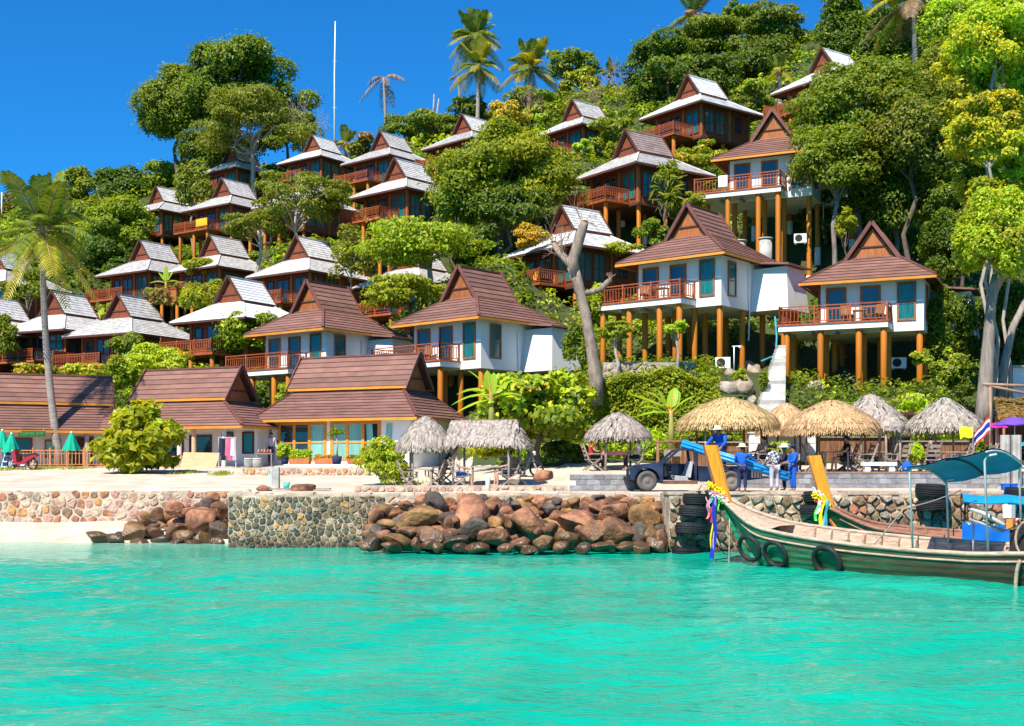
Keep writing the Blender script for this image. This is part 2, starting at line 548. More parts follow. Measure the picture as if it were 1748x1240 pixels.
sand_m = mat('white_sand', (0.49, 0.41, 0.31), 0.95, 0.1, 0.8, c2=(0.62, 0.55, 0.45), bump=0.25, space='World', obj_rand=0)
soil_m = mat('leafy_hill_soil', (0.085, 0.075, 0.03), 0.95, 0.4, 0.35, c2=(0.05, 0.09, 0.02), bump=0.5, space='World', obj_rand=0)
road_m = mat('pale_quay_concrete', (0.44, 0.37, 0.30), 0.9, 0.2, 0.9, bump=0.3, space='World', obj_rand=0)
aa = fx[:, 0] / fx[:, 1]
wob = vnoise(fx * np.array([0.6, 0.6, 0]), 8, 2) * 1.2
y0 = 53.0 + 17.5 * (1 - sstep(-0.09, 0.02, aa)) + wob
mi = np.where(fx[:, 1] < y0, 0, 1)
mi = np.where((fx[:, 0] > 2.0) & (fx[:, 1] < 44.9), 2, mi)
for k_, nm_ in ((0, 'sand_terrace'), (1, 'hillside_ground'), (2, 'quay_pavement')):
    Fk = F[mi == k_]
    used, inv = np.unique(Fk, return_inverse=True)
    obj(nm_, np_mesh(nm_, V[used], inv.reshape(Fk.shape), (sand_m, soil_m, road_m)[k_], True), kind='structure')

# sand bay in front of the left wall, running under the water
bx = np.linspace(-60, WALL_X + 0.3, 160)
by = np.linspace(38, 46.05, 50)
BX, BY = np.meshgrid(bx, by)
BZ = np.interp(BY, [38, 42.6, 43.4, 46.1], [-1.6, -0.10, 0.12, 0.62]) + 0.04 * vnoise(np.stack([BX.ravel() * .8, BY.ravel() * .8, BX.ravel() * 0], 1), 3).reshape(BX.shape)
ii, jj = np.meshgrid(np.arange(159), np.arange(49))
q = (jj * 160 + ii).ravel()
obj('beach_sand', np_mesh('beach_sand', np.stack([BX.ravel(), BY.ravel(), BZ.ravel()], 1), np.stack([q, q + 1, q + 161, q + 160], 1), sand_m, True), kind='structure')

# ---------------------------------------------------------------- water
wx = np.concatenate([np.arange(-700, -24, 26.0), np.arange(-24, 24, 0.12), np.arange(24, 720, 26.0)])
wy = np.concatenate([np.arange(-500, 6, 22.0), np.arange(6, 20, 0.07), np.arange(20, 47.0, 0.13)])
WX, WY = np.meshgrid(wx, wy)
rs = np.random.RandomState(11)
WZ = np.zeros_like(WX)
warp = 0.5 * np.sin(WX * 0.31 + 1.3 * np.sin(WY * 0.23)) + 0.4 * np.sin(WY * 0.41 + WX * 0.17)
for k_ in range(56):
    lam = 0.36 * (1.058 ** k_) * rs.uniform(0.9, 1.1)
    th = rs.normal(-1.35, 0.62)
    amp = 0.0048 * lam ** 0.60
    kx, ky = 2 * math.pi / lam * math.cos(th), 2 * math.pi / lam * math.sin(th)
    ph = kx * WX + ky * WY + rs.uniform(0, 6.28) + warp * rs.uniform(0.6, 2.2)
    env = 0.65 + 0.5 * np.sin(WX * rs.uniform(-.4, .4) + WY * rs.uniform(-.5, .5) + rs.uniform(0, 6.28))
    WZ += amp * env * (np.sin(ph) + 0.22 * np.cos(2 * ph))
WZ += 0.055 * np.sin(WY * 0.62 + 0.10 * WX + 0.6 * np.sin(WX * 0.21) + 0.8)
edge = sstep(46.5, 40, WY) * sstep(2, 7, WY)
WZ *= (0.28 + 0.72 * sstep(38, 30, WY)) * sstep(2, 8, WY) * sstep(26, 23, np.abs(WX))
nx, ny = len(wx), len(wy)
ii, jj = np.meshgrid(np.arange(nx - 1), np.arange(ny - 1))
q = (jj * nx + ii).ravel()
wm = bpy.data.materials.new('turquoise_sea_water')
wm.use_nodes = True
nt = wm.node_tree
L = nt.links.new
pb = nt.nodes['Principled BSDF']
pb.inputs['Roughness'].default_value = 0.06
pb.inputs['IOR'].default_value = 1.33
pb.inputs['Specular IOR Level'].default_value = 0.26
ge = _n(nt, 'ShaderNodeNewGeometry')
mp = _n(nt, 'ShaderNodeMapping')
mp.inputs['Scale'].default_value = (0.55, 1.0, 1.0)
L(ge.outputs['Position'], mp.inputs[0])
n1 = _n(nt, 'ShaderNodeTexNoise')
n1.inputs['Scale'].default_value = 0.42
n1.inputs['Detail'].default_value = 6
n1.inputs['Distortion'].default_value = 0.4
L(mp.outputs[0], n1.inputs['Vector'])
rp = _n(nt, 'ShaderNodeValToRGB')
rp.color_ramp.elements[0].position = 0.26
rp.color_ramp.elements[0].color = (0.0, 0.325, 0.225, 1)
rp.color_ramp.elements[1].position = 0.68
rp.color_ramp.elements[1].color = (0.003, 0.385, 0.262, 1)
L(n1.outputs['Fac'], rp.inputs[0])
# the bottom comes up near the beach: paler, sandier water
sx = _n(nt, 'ShaderNodeSeparateXYZ')
L(ge.outputs['Position'], sx.inputs[0])
sh = _n(nt, 'ShaderNodeMapRange')
sh.inputs['From Min'].default_value = 38.5
sh.inputs['From Max'].default_value = 43.5
sh.clamp = True
L(sx.outputs['Y'], sh.inputs['Value'])
shx = _n(nt, 'ShaderNodeMapRange')
shx.inputs['From Min'].default_value = -6
shx.inputs['From Max'].default_value = -13
L(sx.outputs['X'], shx.inputs['Value'])
mu = _n(nt, 'ShaderNodeMath', operation='MULTIPLY')
L(sh.outputs[0], mu.inputs[0])
L(shx.outputs[0], mu.inputs[1])
mxs = _n(nt, 'ShaderNodeMixRGB')
mxs.inputs[2].default_value = (0.30, 0.50, 0.38, 1)
L(mu.outputs[0], mxs.inputs[0])
L(rp.outputs[0], mxs.inputs[1])
L(mxs.outputs[0], pb.inputs['Base Color'])
n2 = _n(nt, 'ShaderNodeTexNoise')
n2.inputs['Scale'].default_value = 2.4
n2.inputs['Detail'].default_value = 3
n2.inputs['Distortion'].default_value = 0.1
L(mp.outputs[0], n2.inputs['Vector'])
bp = _n(nt, 'ShaderNodeBump')
bp.inputs['Strength'].default_value = 0.45
bp.inputs['Distance'].default_value = 0.08
L(n2.outputs['Fac'], bp.inputs['Height'])
mp3 = _n(nt, 'ShaderNodeMapping')
mp3.inputs['Scale'].default_value = (0.62, 1.1, 1.0)
L(ge.outputs['Position'], mp3.inputs[0])
n3 = _n(nt, 'ShaderNodeTexNoise')
n3.inputs['Scale'].default_value = 7.0
n3.inputs['Detail'].default_value = 3
n3.inputs['Distortion'].default_value = 0.0
L(mp3.outputs[0], n3.inputs['Vector'])
bp3 = _n(nt, 'ShaderNodeBump')
bp3.inputs['Strength'].default_value = 0.75
bp3.inputs['Distance'].default_value = 0.045
L(n3.outputs['Fac'], bp3.inputs['Height'])
L(bp.outputs[0], bp3.inputs['Normal'])
L(bp3.outputs[0], pb.inputs['Normal'])
obj('sea_water', np_mesh('sea_water', np.stack([WX.ravel(), WY.ravel(), WZ.ravel()], 1), np.stack([q, q + 1, q + nx + 1, q + nx], 1), wm, True), kind='structure')

# ================================================================ house parts
def courses(parent, name, e0, e1, t0, t1, n, m, split, thick=0.06):
    """Shingle courses lapping up a roof face from the eave edge e0-e1 to the top edge t0-t1."""
    e0, e1, t0, t1 = map(Vector, (e0, e1, t0, t1))
    nr = (e1 - e0).cross(t0 - e0).normalized()
    if nr.z < 0:
        nr = -nr
    out = []
    mb = MB()
    for i in range(n):
        a, b = i / n, min((i + 1.12) / n, 1.0)
        l0, l1, u0, u1 = e0.lerp(t0, a), e1.lerp(t1, a), e0.lerp(t0, b), e1.lerp(t1, b)
        if split:
            mb = MB()
        h0, h1, b0 = nr * thick, nr * 0.012, nr * 0.002
        vs = [l0 + b0, l1 + b0, u1 + b0, u0 + b0, l0 + h0, l1 + h0, u1 + h1, u0 + h1]
        mb.add(vs, [(0, 3, 2, 1), (4, 5, 6, 7), (0, 1, 5, 4), (1, 2, 6, 5), (2, 3, 7, 6), (3, 0, 4, 7)])
        if split:
            out.append(mb.build(name, m, parent))
    if not split:
        out.append(mb.build(name, m, parent, kind='stuff'))
    return out


def hip_roof(root, ex, ey, ez, tx, ty, tz, gx, gy, gz, pz, ridge_x, tile_m, fascia_m, split, nlow, nup, gable_m, gwall, up_m=None, thick=0.06):
    """Hipped lower roof with a steep gabled roof set on top. ridge_x: the ridge runs along x, else along y."""
    up_m = up_m or tile_m
    mb = MB()
    mb.add([(-ex, -ey, ez), (ex, -ey, ez), (ex, ey, ez), (-ex, ey, ez), (-tx, -ty, tz), (tx, -ty, tz), (tx, ty, tz), (-tx, ty, tz)],
           [(0, 3, 2, 1), (4, 5, 6, 7), (0, 1, 5, 4), (1, 2, 6, 5), (2, 3, 7, 6), (3, 0, 4, 7)])
    roof = mb.build('lower_roof', M['dark_wood'], root)
    E = [(-ex, -ey, ez), (ex, -ey, ez), (ex, ey, ez), (-ex, ey, ez)]
    T = [(-tx, -ty, tz), (tx, -ty, tz), (tx, ty, tz), (-tx, ty, tz)]
    for i in range(4):
        courses(roof, 'shingle_course', E[i], E[(i + 1) % 4], T[i], T[(i + 1) % 4], nlow, tile_m, split, thick)
        mb = MB()
        mb.beam(Vector(E[i]) + Vector((0, 0, thick + .01)), Vector(T[i]) + Vector((0, 0, thick + .01)), 0.16, 0.09)
        mb.build('hip_cap', M['trim'] if split else tile_m, roof)
        mb = MB()
        a, b = Vector(E[i]), Vector(E[(i + 1) % 4])
        dn = (b - a).normalized()
        outv = Vector((dn.y, -dn.x, 0)) * 0.022
        off = Vector((0, 0, -0.075)) + outv
        mb.beam(a + off, b + off, 0.04, 0.14)
        mb.build('fascia_board', fascia_m, roof)
    # upper gable
    g = MB()
    if ridge_x:
        c = lambda u, v, z: (u, v, z)
        L_, Wd = gx, gy
    else:
        c = lambda u, v, z: (v, u, z)
        L_, Wd = gy, gx
    wl = L_ - 0.32                                   # gable walls stand inside the overhang
    bz = tz - 0.08
    wd2 = Wd - 0.16
    pz2 = pz - 0.22
    g.add([c(-wl, -wd2, bz), c(-wl, wd2, bz), c(-wl, 0, pz2), c(wl, -wd2, bz), c(wl, wd2, bz), c(wl, 0, pz2)],
          [(0, 1, 2), (5, 4, 3), (0, 3, 4, 1), (1, 4, 5, 2), (2, 5, 3, 0)])
    up = g.build('upper_roof', M['dark_wood'], root)
    for sg in (-1, 1):
        gw = MB()
        x0 = sg * wl
        x1 = sg * (wl + 0.05)
        gw.add([c(x0, -wd2, bz), c(x0, wd2, bz), c(x0, 0, pz2), c(x1, -wd2, bz), c(x1, wd2, bz), c(x1, 0, pz2)], [(0, 1, 2), (5, 4, 3), (0, 3, 4, 1), (1, 4, 5, 2), (2, 5, 3, 0)])
        gw.build('gable_wall', gwall, up)
        gb = MB()
        x2 = sg * (wl + 0.09)
        f_ = 0.36
        gb.beam(c(x2, -wd2 * (1 - f_), bz + (pz2 - bz) * f_), c(x2, wd2 * (1 - f_), bz + (pz2 - bz) * f_), 0.06, 0.07)
        gb.build('gable_batten', M['dark_wood'], up)
        courses(up, 'shingle_course', c(-L_, sg * Wd, gz), c(L_, sg * Wd, gz), c(-L_, 0, pz), c(L_, 0, pz), nup, up_m, split, thick)
        # underside sheet so that the overhang has thickness
        un = MB()
        p = [Vector(c(-L_, sg * Wd, gz)), Vector(c(L_, sg * Wd, gz)), Vector(c(L_, 0, pz)), Vector(c(-L_, 0, pz))]
        un.prism([v - Vector((0, 0, 0.09)) for v in p], (0, 0, 0.085))
        un.build('roof_boarding', gable_m, up)
        ev = MB()
        fh = .13 if split else .22  # grey roofs: dark board made taller to stand for the shadow gap
        ev.beam(Vector(c(-L_, sg * (Wd + .02), gz - fh / 2)), Vector(c(L_, sg * (Wd + .02), gz - fh / 2)), 0.05, fh)
        ev.build('fascia_board', fascia_m if split else M['dark_wood'], up)
        for e in (-1, 1):
            bb = MB()
            xx = e * (L_ + 0.03)
            bb.beam(Vector(c(xx, sg * (Wd + .10), gz - .12)), Vector(c(xx, sg * 0.02, pz + .10)), 0.06, .2 if split else .15, up=(0, 0, 1))
            bb.build('bargeboard', M['trim'] if split else M['dark_wood'], up)
    rc = MB()
    rc.beam(c(-L_ - .02, 0, pz + .05), c(L_ + .02, 0, pz + .05), 0.16, 0.09)
    rc.build('ridge_cap', M['trim'] if split else up_m, up)
    return roof, up


_wc = {}


def window(root, p, wd, ht, rz, frame_m, pane_m, lights=1, mid=True, name='window', fw=0.09):
    """p: bottom centre on the wall's face; the window looks along -y before turning by rz (degrees)."""
    key = (round(wd, 2), round(ht, 2), lights, mid, frame_m.name, pane_m.name, fw)
    if key not in _wc:
        f = MB()
        f.box(-wd / 2, wd / 2, -0.07, 0.03, 0, fw)
        f.box(-wd / 2, wd / 2, -0.07, 0.03, ht - fw, ht)
        for i in range(lights + 1):
            x = -wd / 2 + fw / 2 + (wd - fw) * i / lights
            f.box(x - fw / 2, x + fw / 2, -0.065, 0.03, fw, ht - fw)
        if mid:
            f.box(-wd / 2 + fw, wd / 2 - fw, -0.055, 0.03, ht * 0.45 - .03, ht * 0.45 + .03)
        g = MB()
        pw = (wd - fw) / lights - fw
        g.box(-pw / 2, pw / 2, -0.022, 0.0, fw, ht - fw)
        _wc[key] = (f.mesh(name, frame_m), g.mesh('pane', pane_m))
    fm, gm = _wc[key]
    o = obj(name, fm, root, p, (0, 0, R_(rz)))
    for i in range(lights):
        x = -wd / 2 + fw / 2 + (wd - fw) * (i + 0.5) / lights
        obj('pane', gm, o, (x, 0, 0))
    return o


_bm = {}


def balustrade(root, a, b, m, split, gap=0.2, h=0.95, post=1.7, posts=True):
    a, b = Vector(a), Vector(b)
    ln = (b - a).length
    d = (b - a).normalized()
    n = max(1, round(ln / post))
    if m.name not in _bm:
        x = MB()
        x.box(-.045, .045, -.045, .045, 0, h + .06)
        y = MB()
        y.box(-.018, .018, -.018, .018, .12, h - .16)
        _bm[m.name] = (x.mesh('railing_post', m), y.mesh('baluster', m))
    pm, bm_ = _bm[m.name]
    if posts:
        for i in range(n + 1):
            obj('railing_post', pm, root, a.lerp(b, i / n))
    for z, t in ((h, .055), (h - .16, .035), (.12, .045)):
        r = MB()
        r.beam(a + Vector((0, 0, z)), b + Vector((0, 0, z)), t * 1.2, t)
        r.build('rail', m, root)
    k = int(ln / gap)
    mb = MB()
    for i in range(1, k):
        p = a.lerp(b, i / k)
        if any((p - a.lerp(b, j / n)).length < 0.08 for j in range(n + 1)):
            continue
        if split:
            obj('baluster', bm_, root, p)
        else:
            mb.box(p.x - .025, p.x + .025, p.y - .025, p.y + .025, .12, h - .16)
    if not split:
        mb.build('baluster', m, root, kind='stuff')


def white_villa():
    r = thing('hillside_villa', 'x', 'villa', group='white villas on orange posts')
    mb = MB()
    mb.box(-2.6, 2.9, -2.9, 2.9, -0.45, 2.55)
    mb.build('wall', M['paint'], r)
    mb = MB()
    mb.box(-4.6, 1.25, -4.55, -2.905, -0.36, -0.06)
    mb.box(-4.6, -2.605, -2.904, 1.0, -0.36, -0.06)
    mb.build('deck_slab', M['paint'], r)
    mb = MB()
    mb.box(-4.66, 1.31, -4.61, -2.92, -0.055, 0.04)
    mb.box(-4.66, -2.62, -2.919, 1.0, -0.055, 0.04)
    mb.build('deck_boards', M['rail_wood'], r)
    mb = MB()
    for x in np.arange(-4.2, 1.0, 1.3):
        mb.box(x - .08, x + .08, -4.4, -2.95, -0.52, -0.362)
    mb.build('deck_joist', M['concrete'], r)
    balustrade(r, (-4.55, -4.5, .03), (1.2, -4.5, .03), M['rail_wood'], True)
    balustrade(r, (1.2, -4.5, .03), (1.2, -2.95, .03), M['rail_wood'], True)
    balustrade(r, (-4.55, 0.9, .03), (-4.55, -4.5, .03), M['rail_wood'], True)
    mb = MB()
    mb.box(-2.75, -2.62, -2.85, -2.7, 0.0, 2.3)
    mb.build('porch_post', M['teak'], r)
    # front: two doors and a tall window; right side: a tall window
    window(r, (-1.75, -2.9, 0.02), 1.1, 2.1, 0, M['teak_light'], M['glass'], 1, True, 'door', 0.14)
    window(r, (0.10, -2.9, 0.02), 1.1, 2.1, 0, M['teak_light'], M['glass'], 1, True, 'door', 0.12)
    window(r, (2.0, -2.9, 0.12), 1.0, 2.1, 0, M['teak_light'], M['curtain'], 1, True)
    window(r, (2.9, -1.7, 0.15), 0.95, 2.0, 90, M['teak_light'], M['curtain'], 1, True)
    hip_roof(r, 3.6, 3.85, 2.36, 1.12, 1.42, 4.0, 1.36, 1.80, 3.90, 5.75, False, M['tile'], M['fascia'], True, 8, 6, M['dark_wood'], M['teak_light'])
    # wash room built on at the right
    mb = MB()
    v0 = [(2.905, 0.5, -0.5), (5.3, 0.5, -0.5), (5.3, 3.2, -0.5), (2.905, 3.2, -0.5)]
    v1 = [(2.905, 0.9, 2.02), (5.0, 0.9, 2.02), (5.0, 3.2, 2.02), (2.905, 3.2, 2.02)]
    mb.add(v0 + v1, [(0, 3, 2, 1), (4, 5, 6, 7), (0, 1, 5, 4), (1, 2, 6, 5), (2, 3, 7, 6), (3, 0, 4, 7)])
    mb.build('wash_room', M['paint'], r)
    mb = MB()
    mb.add([(2.92, 0.42, 2.30), (5.35, 0.42, 2.03), (5.35, 3.4, 2.03), (2.92, 3.4, 2.30), (2.92, 0.42, 2.40), (5.35, 0.42, 2.13), (5.35, 3.4, 2.13), (2.92, 3.4, 2.40)],
           [(0, 3, 2, 1), (4, 5, 6, 7), (0, 1, 5, 4), (1, 2, 6, 5), (2, 3, 7, 6), (3, 0, 4, 7)])
    mb.build('wash_room_roof', M['tile'], r)
    mb = MB()
    mb.tube([(2.95, 0.2, 1.9), (2.97, 0.24, 0.6), (2.98, 0.3, -0.5), (2.98, 0.15, -2.2)], 0.035, 6)
    mb.build('drain_pipe', M['white'], r)
    return r


def grey_house():
    r = thing('hillside_bungalow', 'x', 'bungalow', group='wooden bungalows up the hillside')
    T_, D_ = M['teak'], M['dark_wood']
    mb = MB()
    mb.box(-2.6, 2.8, -2.9, 2.9, -0.30, 2.5)
    mb.build('wall', T_, r)
    mb = MB()
    mb.box(-2.7, 2.9, -3.0, 3.0, -0.48, -0.305)
    mb.build('floor_beam', D_, r)
    for x, y in ((-2.6, -2.9), (2.8, -2.9), (2.8, 0.45), (2.8, 2.9), (0.7, -2.9)):
        p = MB()
        p.box(x - .1, x + .1, y - .1, y + .1, -0.30, 2.42)
        p.build('corner_post', M['teak_light'], r)
    for i, y in enumerate((-2.05, -0.75)):
        window(r, (2.8, y + .05, 0.12), 1.12, 2.0, 90, T_, M['curtain'], 2, True)
    window(r, (2.8, 1.6, 0.6), 0.8, 1.4, 90, D_, M['glass'], 2, True)
    window(r, (1.75, -2.9, 0.05), 1.5, 2.05, 0, T_, M['curtain'], 2, True, 'door')
    window(r, (-0.35, -2.9, 0.05), 1.4, 2.05, 0, T_, M['glass'], 2, True, 'door')
    window(r, (-1.85, -2.9, 0.6), 0.8, 1.4, 0, D_, M['glass'], 1, True)
    mb = MB()
    mb.box(-3.4, 1.9, -5.3, -2.91, -0.34, -0.16)
    mb.build('deck', M['rail_wood'], r)
    balustrade(r, (-3.35, -5.25, -.16), (1.85, -5.25, -.16), M['rail_wood'], False, 0.17, 0.9)
    balustrade(r, (1.85, -5.25, -.16), (1.85, -2.95, -.16), M['rail_wood'], False, 0.17, 0.9)
    mb = MB()
    mb.box(-3.4, -3.34, -5.2, -2.95, -0.155, 1.15)
    mb.build('privacy_screen', M['teak_light'], r)
    hip_roof(r, 3.75, 4.0, 2.32, 1.15, 1.45, 3.92, 1.40, 1.80, 3.96, 5.75, False, M['grey_tile'], D_, False, 10, 8, D_, M['teak'], thick=0.045)
    return r


_pm = {}


def stilts(key, root, grid, ztop, m=None, base=0.0, r=0.172):
    b = BASE[key]
    rot = HOUSES[key][3]
    if 'p' not in _pm:
        mb = MB()
        mb.lathe([(0.2, -1), (0.2, 0)], 10)
        _pm['p'] = mb.mesh('stilt_post', M['post'], True)
        mb = MB()
        mb.lathe([(0.24, -1), (0.24, 0)], 10)
        _pm['b'] = mb.mesh('post_base', M['paint'], True)
    for x, y in grid:
        wpt = b + rotz((x, y, 0), rot)
        g = ground(wpt.x, wpt.y)
        ln = b.z + ztop - g + 0.3
        if ln > 0.5:
            obj('stilt_post', _pm['p'], root, (x, y, ztop), None, (r / .2, r / .2, ln))
            if base:
                obj('post_base', _pm['b'], root, (x, y, ztop - ln + base + .3), None, (r / .2, r / .2, base + .3))


VILLA_TEXT = {
    'A': 'white villa with brown roof facing the sea, on tall orange posts behind the thatched huts',
    'B': 'white villa with brown roof on orange posts, behind the bare forked tree trunk',
    'C': 'white villa with brown roof partly hidden behind the ridge of the long curtained building',
    'D': 'white villa with brown roof left of centre, just below the grey bungalow with blue windows',
    'W': 'highest white villa with brown roof, its right half covered by the large leafy tree',
}
GREY_TEXT = {
    'H1': 'wooden bungalow with brownish upper roof and teal windows on orange posts with white feet',
    'H2': 'wooden bungalow with white roof high under the dark spreading trees near the top',
    'H3': 'bungalow whose white gable peeps out above the big leafy tree, highest on the slope',
    'H4': 'wooden bungalow with grey roof below the bare brown trees and coconut palms',
    'H5': 'wooden bungalow with white roof directly behind the bare forked tree trunk',
    'H6': 'wooden bungalow with grey roof half hidden behind the top of the big round mango tree',
    'H7': 'wooden bungalow with grey roof right below the dead palm on the skyline',
    'H8': 'wooden bungalow with grey roof touching the left side of the big round mango tree',
    'H9': 'wooden bungalow with white roof at the foot of the tall white mast',
    'H10': 'wooden bungalow with an orange towel on its deck, under the pale olive tree',
    'H11': 'small wooden bungalow with mottled grey roof, highest at the left end of the slope',
    'H12': 'wooden bungalow on orange posts mostly screened by the olive tree with a pale forked trunk',
    'H13': 'wooden bungalow with leaf-shadowed grey roof, below the deck with the orange towel',
    'H14': 'wooden bungalow with grey roof and blue windows right above the brown roofed villa',
    'H15': 'wooden bungalow with grey roof beside the dark trees, above the small banana plant',
    'H16': 'wooden bungalow with the brightest, bleached white roof, left of the brown roofed villas',
    'H17': 'wooden bungalow with wide grey roof crossed by the trunk of the leaning coconut palm',
    'H18': 'wooden bungalow with grey roof behind the flowering shrubs, right of the leaning palm trunk',
    'H19': 'bungalow cut off by the photo edge, its roof behind the fronds of the leaning palm',
    'H20': 'grey-roofed bungalow cut off by the photo edge, just above the long brown roof',
    'H21': 'bungalow buried in the lime green layered tree, only strips of its white roof showing',
    'H23': 'bungalow with a dark grey roof in the shade under the great tree on the skyline',
}


def swap_mat(o, frm, to):
    for c in [o] + list(o.children_recursive):
        if c.type == 'MESH':
            for s_ in c.material_slots:
                if s_.material == frm:
                    s_.link = 'OBJECT'
                    s_.material = to


HOUSE_OBJ = {}
_proto = {}
for key, (px, py, Y, tr, sc, style, drop) in HOUSES.items():
    if style not in _proto:
        _proto[style] = r = white_villa() if style == 'white' else grey_house()
    else:
        r = copy_tree(_proto[style])
    HOUSE_OBJ[key] = r
    r.location = BASE[key]
    r.rotation_euler = (0, 0, R_(tr))
    r['label'] = VILLA_TEXT.get(key) or GREY_TEXT[key]
for key, r in HOUSE_OBJ.items():
    style = HOUSES[key][5]
    if style == 'white':
        gr = [(x, y) for x in (-4.2, -2.35, -0.3, 1.0) for y in (-4.25, -2.6)] + [(2.65, -2.6), (2.65, 0), (0.2, 0), (-2.35, 0), (2.65, 2.5), (0.2, 2.5), (-2.35, 2.5), (4.7, 2.6), (4.7, 1.2)]
        stilts(key, r, gr, -0.36, base=0.9 if key in 'W' else 0.0)
    else:
        gr = [(x, y) for x in (-2.8, -0.6, 1.5) for y in (-4.9,)] + [(x, y) for x in (-2.4, 0.2, 2.5) for y in (-2.6, 0.0, 2.5)]
        stilts(key, r, gr, -0.36, base=1.0 if key == 'H1' else 0.0, r=0.17)
for k_ in ('H16',):
    swap_mat(HOUSE_OBJ[k_], M['grey_tile'], M['pale_tile'])
for c in HOUSE_OBJ['H1'].children:
    if c.name.startswith('upper_roof'):
        swap_mat(c, M['grey_tile'], M['mauve_tile'])
M['light_tile'] = mat('pale_grey_shingle', (0.62, 0.62, 0.62), 0.85, 0.25, 2.0, bump=0.4)  # paler shingle tone of a few bungalow roofs
for k_ in ('H2', 'H3', 'H5', 'H9'):
    swap_mat(HOUSE_OBJ[k_], M['grey_tile'], M['light_tile'])

# ================================================================ long brown-roofed buildings on the sand
def pavilion(label, p, Y, rot, gx, ex, floor_drop, pz=5.75, ez=2.25, tz=3.9, gz=3.98, ey=2.6, gy=1.4):
    r = thing('beach_pavilion', label, 'building', group='long brown roofed buildings by the sand')
    b = at(p[0], p[1], Y) - rotz((gx, 0, pz), rot)
    r.location = b
    r.rotation_euler = (0, 0, R_(rot))
    hip_roof(r, ex, ey, ez, gx - 0.45, 1.15, tz, gx, gy, gz, pz, True, M['tile'], M['fascia'], True, 10, 6, M['dark_wood'], M['teak_light'])
    return r, b


E_, Eb = pavilion('long building with green curtained windows and flower boxes under a brown tiled roof', (717, 604), 65.5, -24, 3.75, 5.1, 0, ey=2.9)
mb = MB()
mb.box(-4.35, 4.35, -2.1, 2.2, -0.35, 2.24)
mb.build('wall', M['paint'], E_)
mb = MB()
mb.box(-4.6, 4.6, -3.2, 2.4, -0.6, -0.352)
mb.build('plinth', M['pale_conc'], E_)
for cx_, panes in ((-2.35, ('glass', 'glass', 'curtain_pale')), (1.0, ('curtain_pale', 'curtain_pale', 'glass'))):
    o = window(E_, (cx_, -2.1, 0.05), 3.1, 2.08, 0, M['fascia'], M['glass'], 3, True, 'window', 0.17)
    for c, pm in zip([c for c in o.children], panes):
        c.material_slots[0].link = 'OBJECT'
        c.material_slots[0].material = M[pm]
for cx_, w_ in ((1.93, .34), (2.95, .3)):
    mb = MB()
    for i in range(7):
        x = cx_ - w_ / 2 + w_ * i / 6
        mb.add([(x, -2.128 - .012 * (i % 2), 0.28), (x + w_ / 6, -2.128 - .012 * ((i + 1) % 2), 0.28), (x + w_ / 6 + (.1 if cx_ > 2.5 else -.1), -2.128 - .012 * ((i + 1) % 2), 1.95), (x + (.1 if cx_ > 2.5 else -.1), -2.128 - .012 * (i % 2), 1.95)], [(0, 1, 2, 3)])
    mb.build('curtain', M['curtain_pale'], E_)
mb = MB()
mb.box(-4.05, -3.55, -2.135, -2.103, 1.02, 1.14)
mb.build('name_plate', mat('blue_plate', (0.05, 0.12, 0.35), 0.5), E_)

F_, Fb = pavilion('long building with an open porch on white columns, behind the round bush', (413, 627), 67, -23, 3.25, 5.3, 0, pz=5.5, ez=2.2, tz=3.7, gz=3.78, ey=2.9)
mb = MB()
mb.box(-4.6, 4.6, -0.6, 2.3, -0.35, 2.19)
mb.build('wall', M['paint'], F_)
mb = MB()
mb.box(-5.0, 4.9, -3.0, 2.3, -0.62, -0.352)
mb.build('porch_floor', M['bench_wood'], F_)
for x in (1.0, 1.95, 3.9):
    mb = MB()
    mb.lathe([(0.13, -0.35), (0.12, 1.8), (0.12, 2.1), (0.18, 2.19)], 10, (x, -2.5, 0))
    mb.build('column', M['paint'] if x != 1.95 else M['ply'], F_)
window(F_, (2.75, -0.6, 0.75), 0.75, 1.2, 0, M['dark_wood'], M['curtain'], 1, False)
window(F_, (4.1, -0.6, 0.75), 0.75, 1.2, 0, M['dark_wood'], M['curtain'], 1, False)
window(F_, (0.95, -0.6, -0.2), 1.5, 2.0, 0, M['dark_wood'], M['glass'], 1, False, 'doorway')
window(F_, (-1.2, -0.6, -0.2), 2.0, 2.0, 0, M['dark_wood'], M['glass'], 2, False, 'doorway')
balustrade(F_, (0.2, -2.7, -.35), (1.9, -2.7, -.35), M['rail_pale'], True, 0.28, 0.95)

G_, Gb = pavilion('long building at the photo edge with a green sign under the eave', (190, 644), 70, 24, 3.6, 5.6, 0, pz=5.35, ez=2.2, tz=3.7, gz=3.78, ey=2.9)
mb = MB()
mb.box(-5.0, 4.9, -1.7, 2.3, -0.5, 2.19)
mb.build('wall', M['paint'], G_)
window(G_, (0.35, -1.7, 0.7), 0.85, 1.0, 0, M['teak_light'], M['curtain_pale'], 1, False)
window(G_, (-1.2, -1.7, 0.2), 1.0, 1.6, 0, M['teak'], M['glass'], 1, False)
window(G_, (2.0, -1.7, -0.2), 1.0, 2.1, 0, M['teak'], M['glass'], 1, False, 'door')
window(G_, (3.6, -1.7, 0.2), 1.5, 1.5, 0, M['teak'], M['glass'], 1, False, 'doorway')
for x in (2.05, 3.4):
    mb = MB()
    mb.lathe([(0.13, -0.4), (0.12, 1.8), (0.12, 2.0), (0.2, 2.19)], 10, (x, -2.6, 0))
    mb.build('column', M['bark_pale'] if x < 3 else M['paint'], G_)
mb = MB()
for x in (1.2, 1.75):
    mb.box(x, x + .35, -1.76, -1.702, 0.4, 1.7)
mb.build('notice_board', M['dark_wood'], G_, kind='stuff')

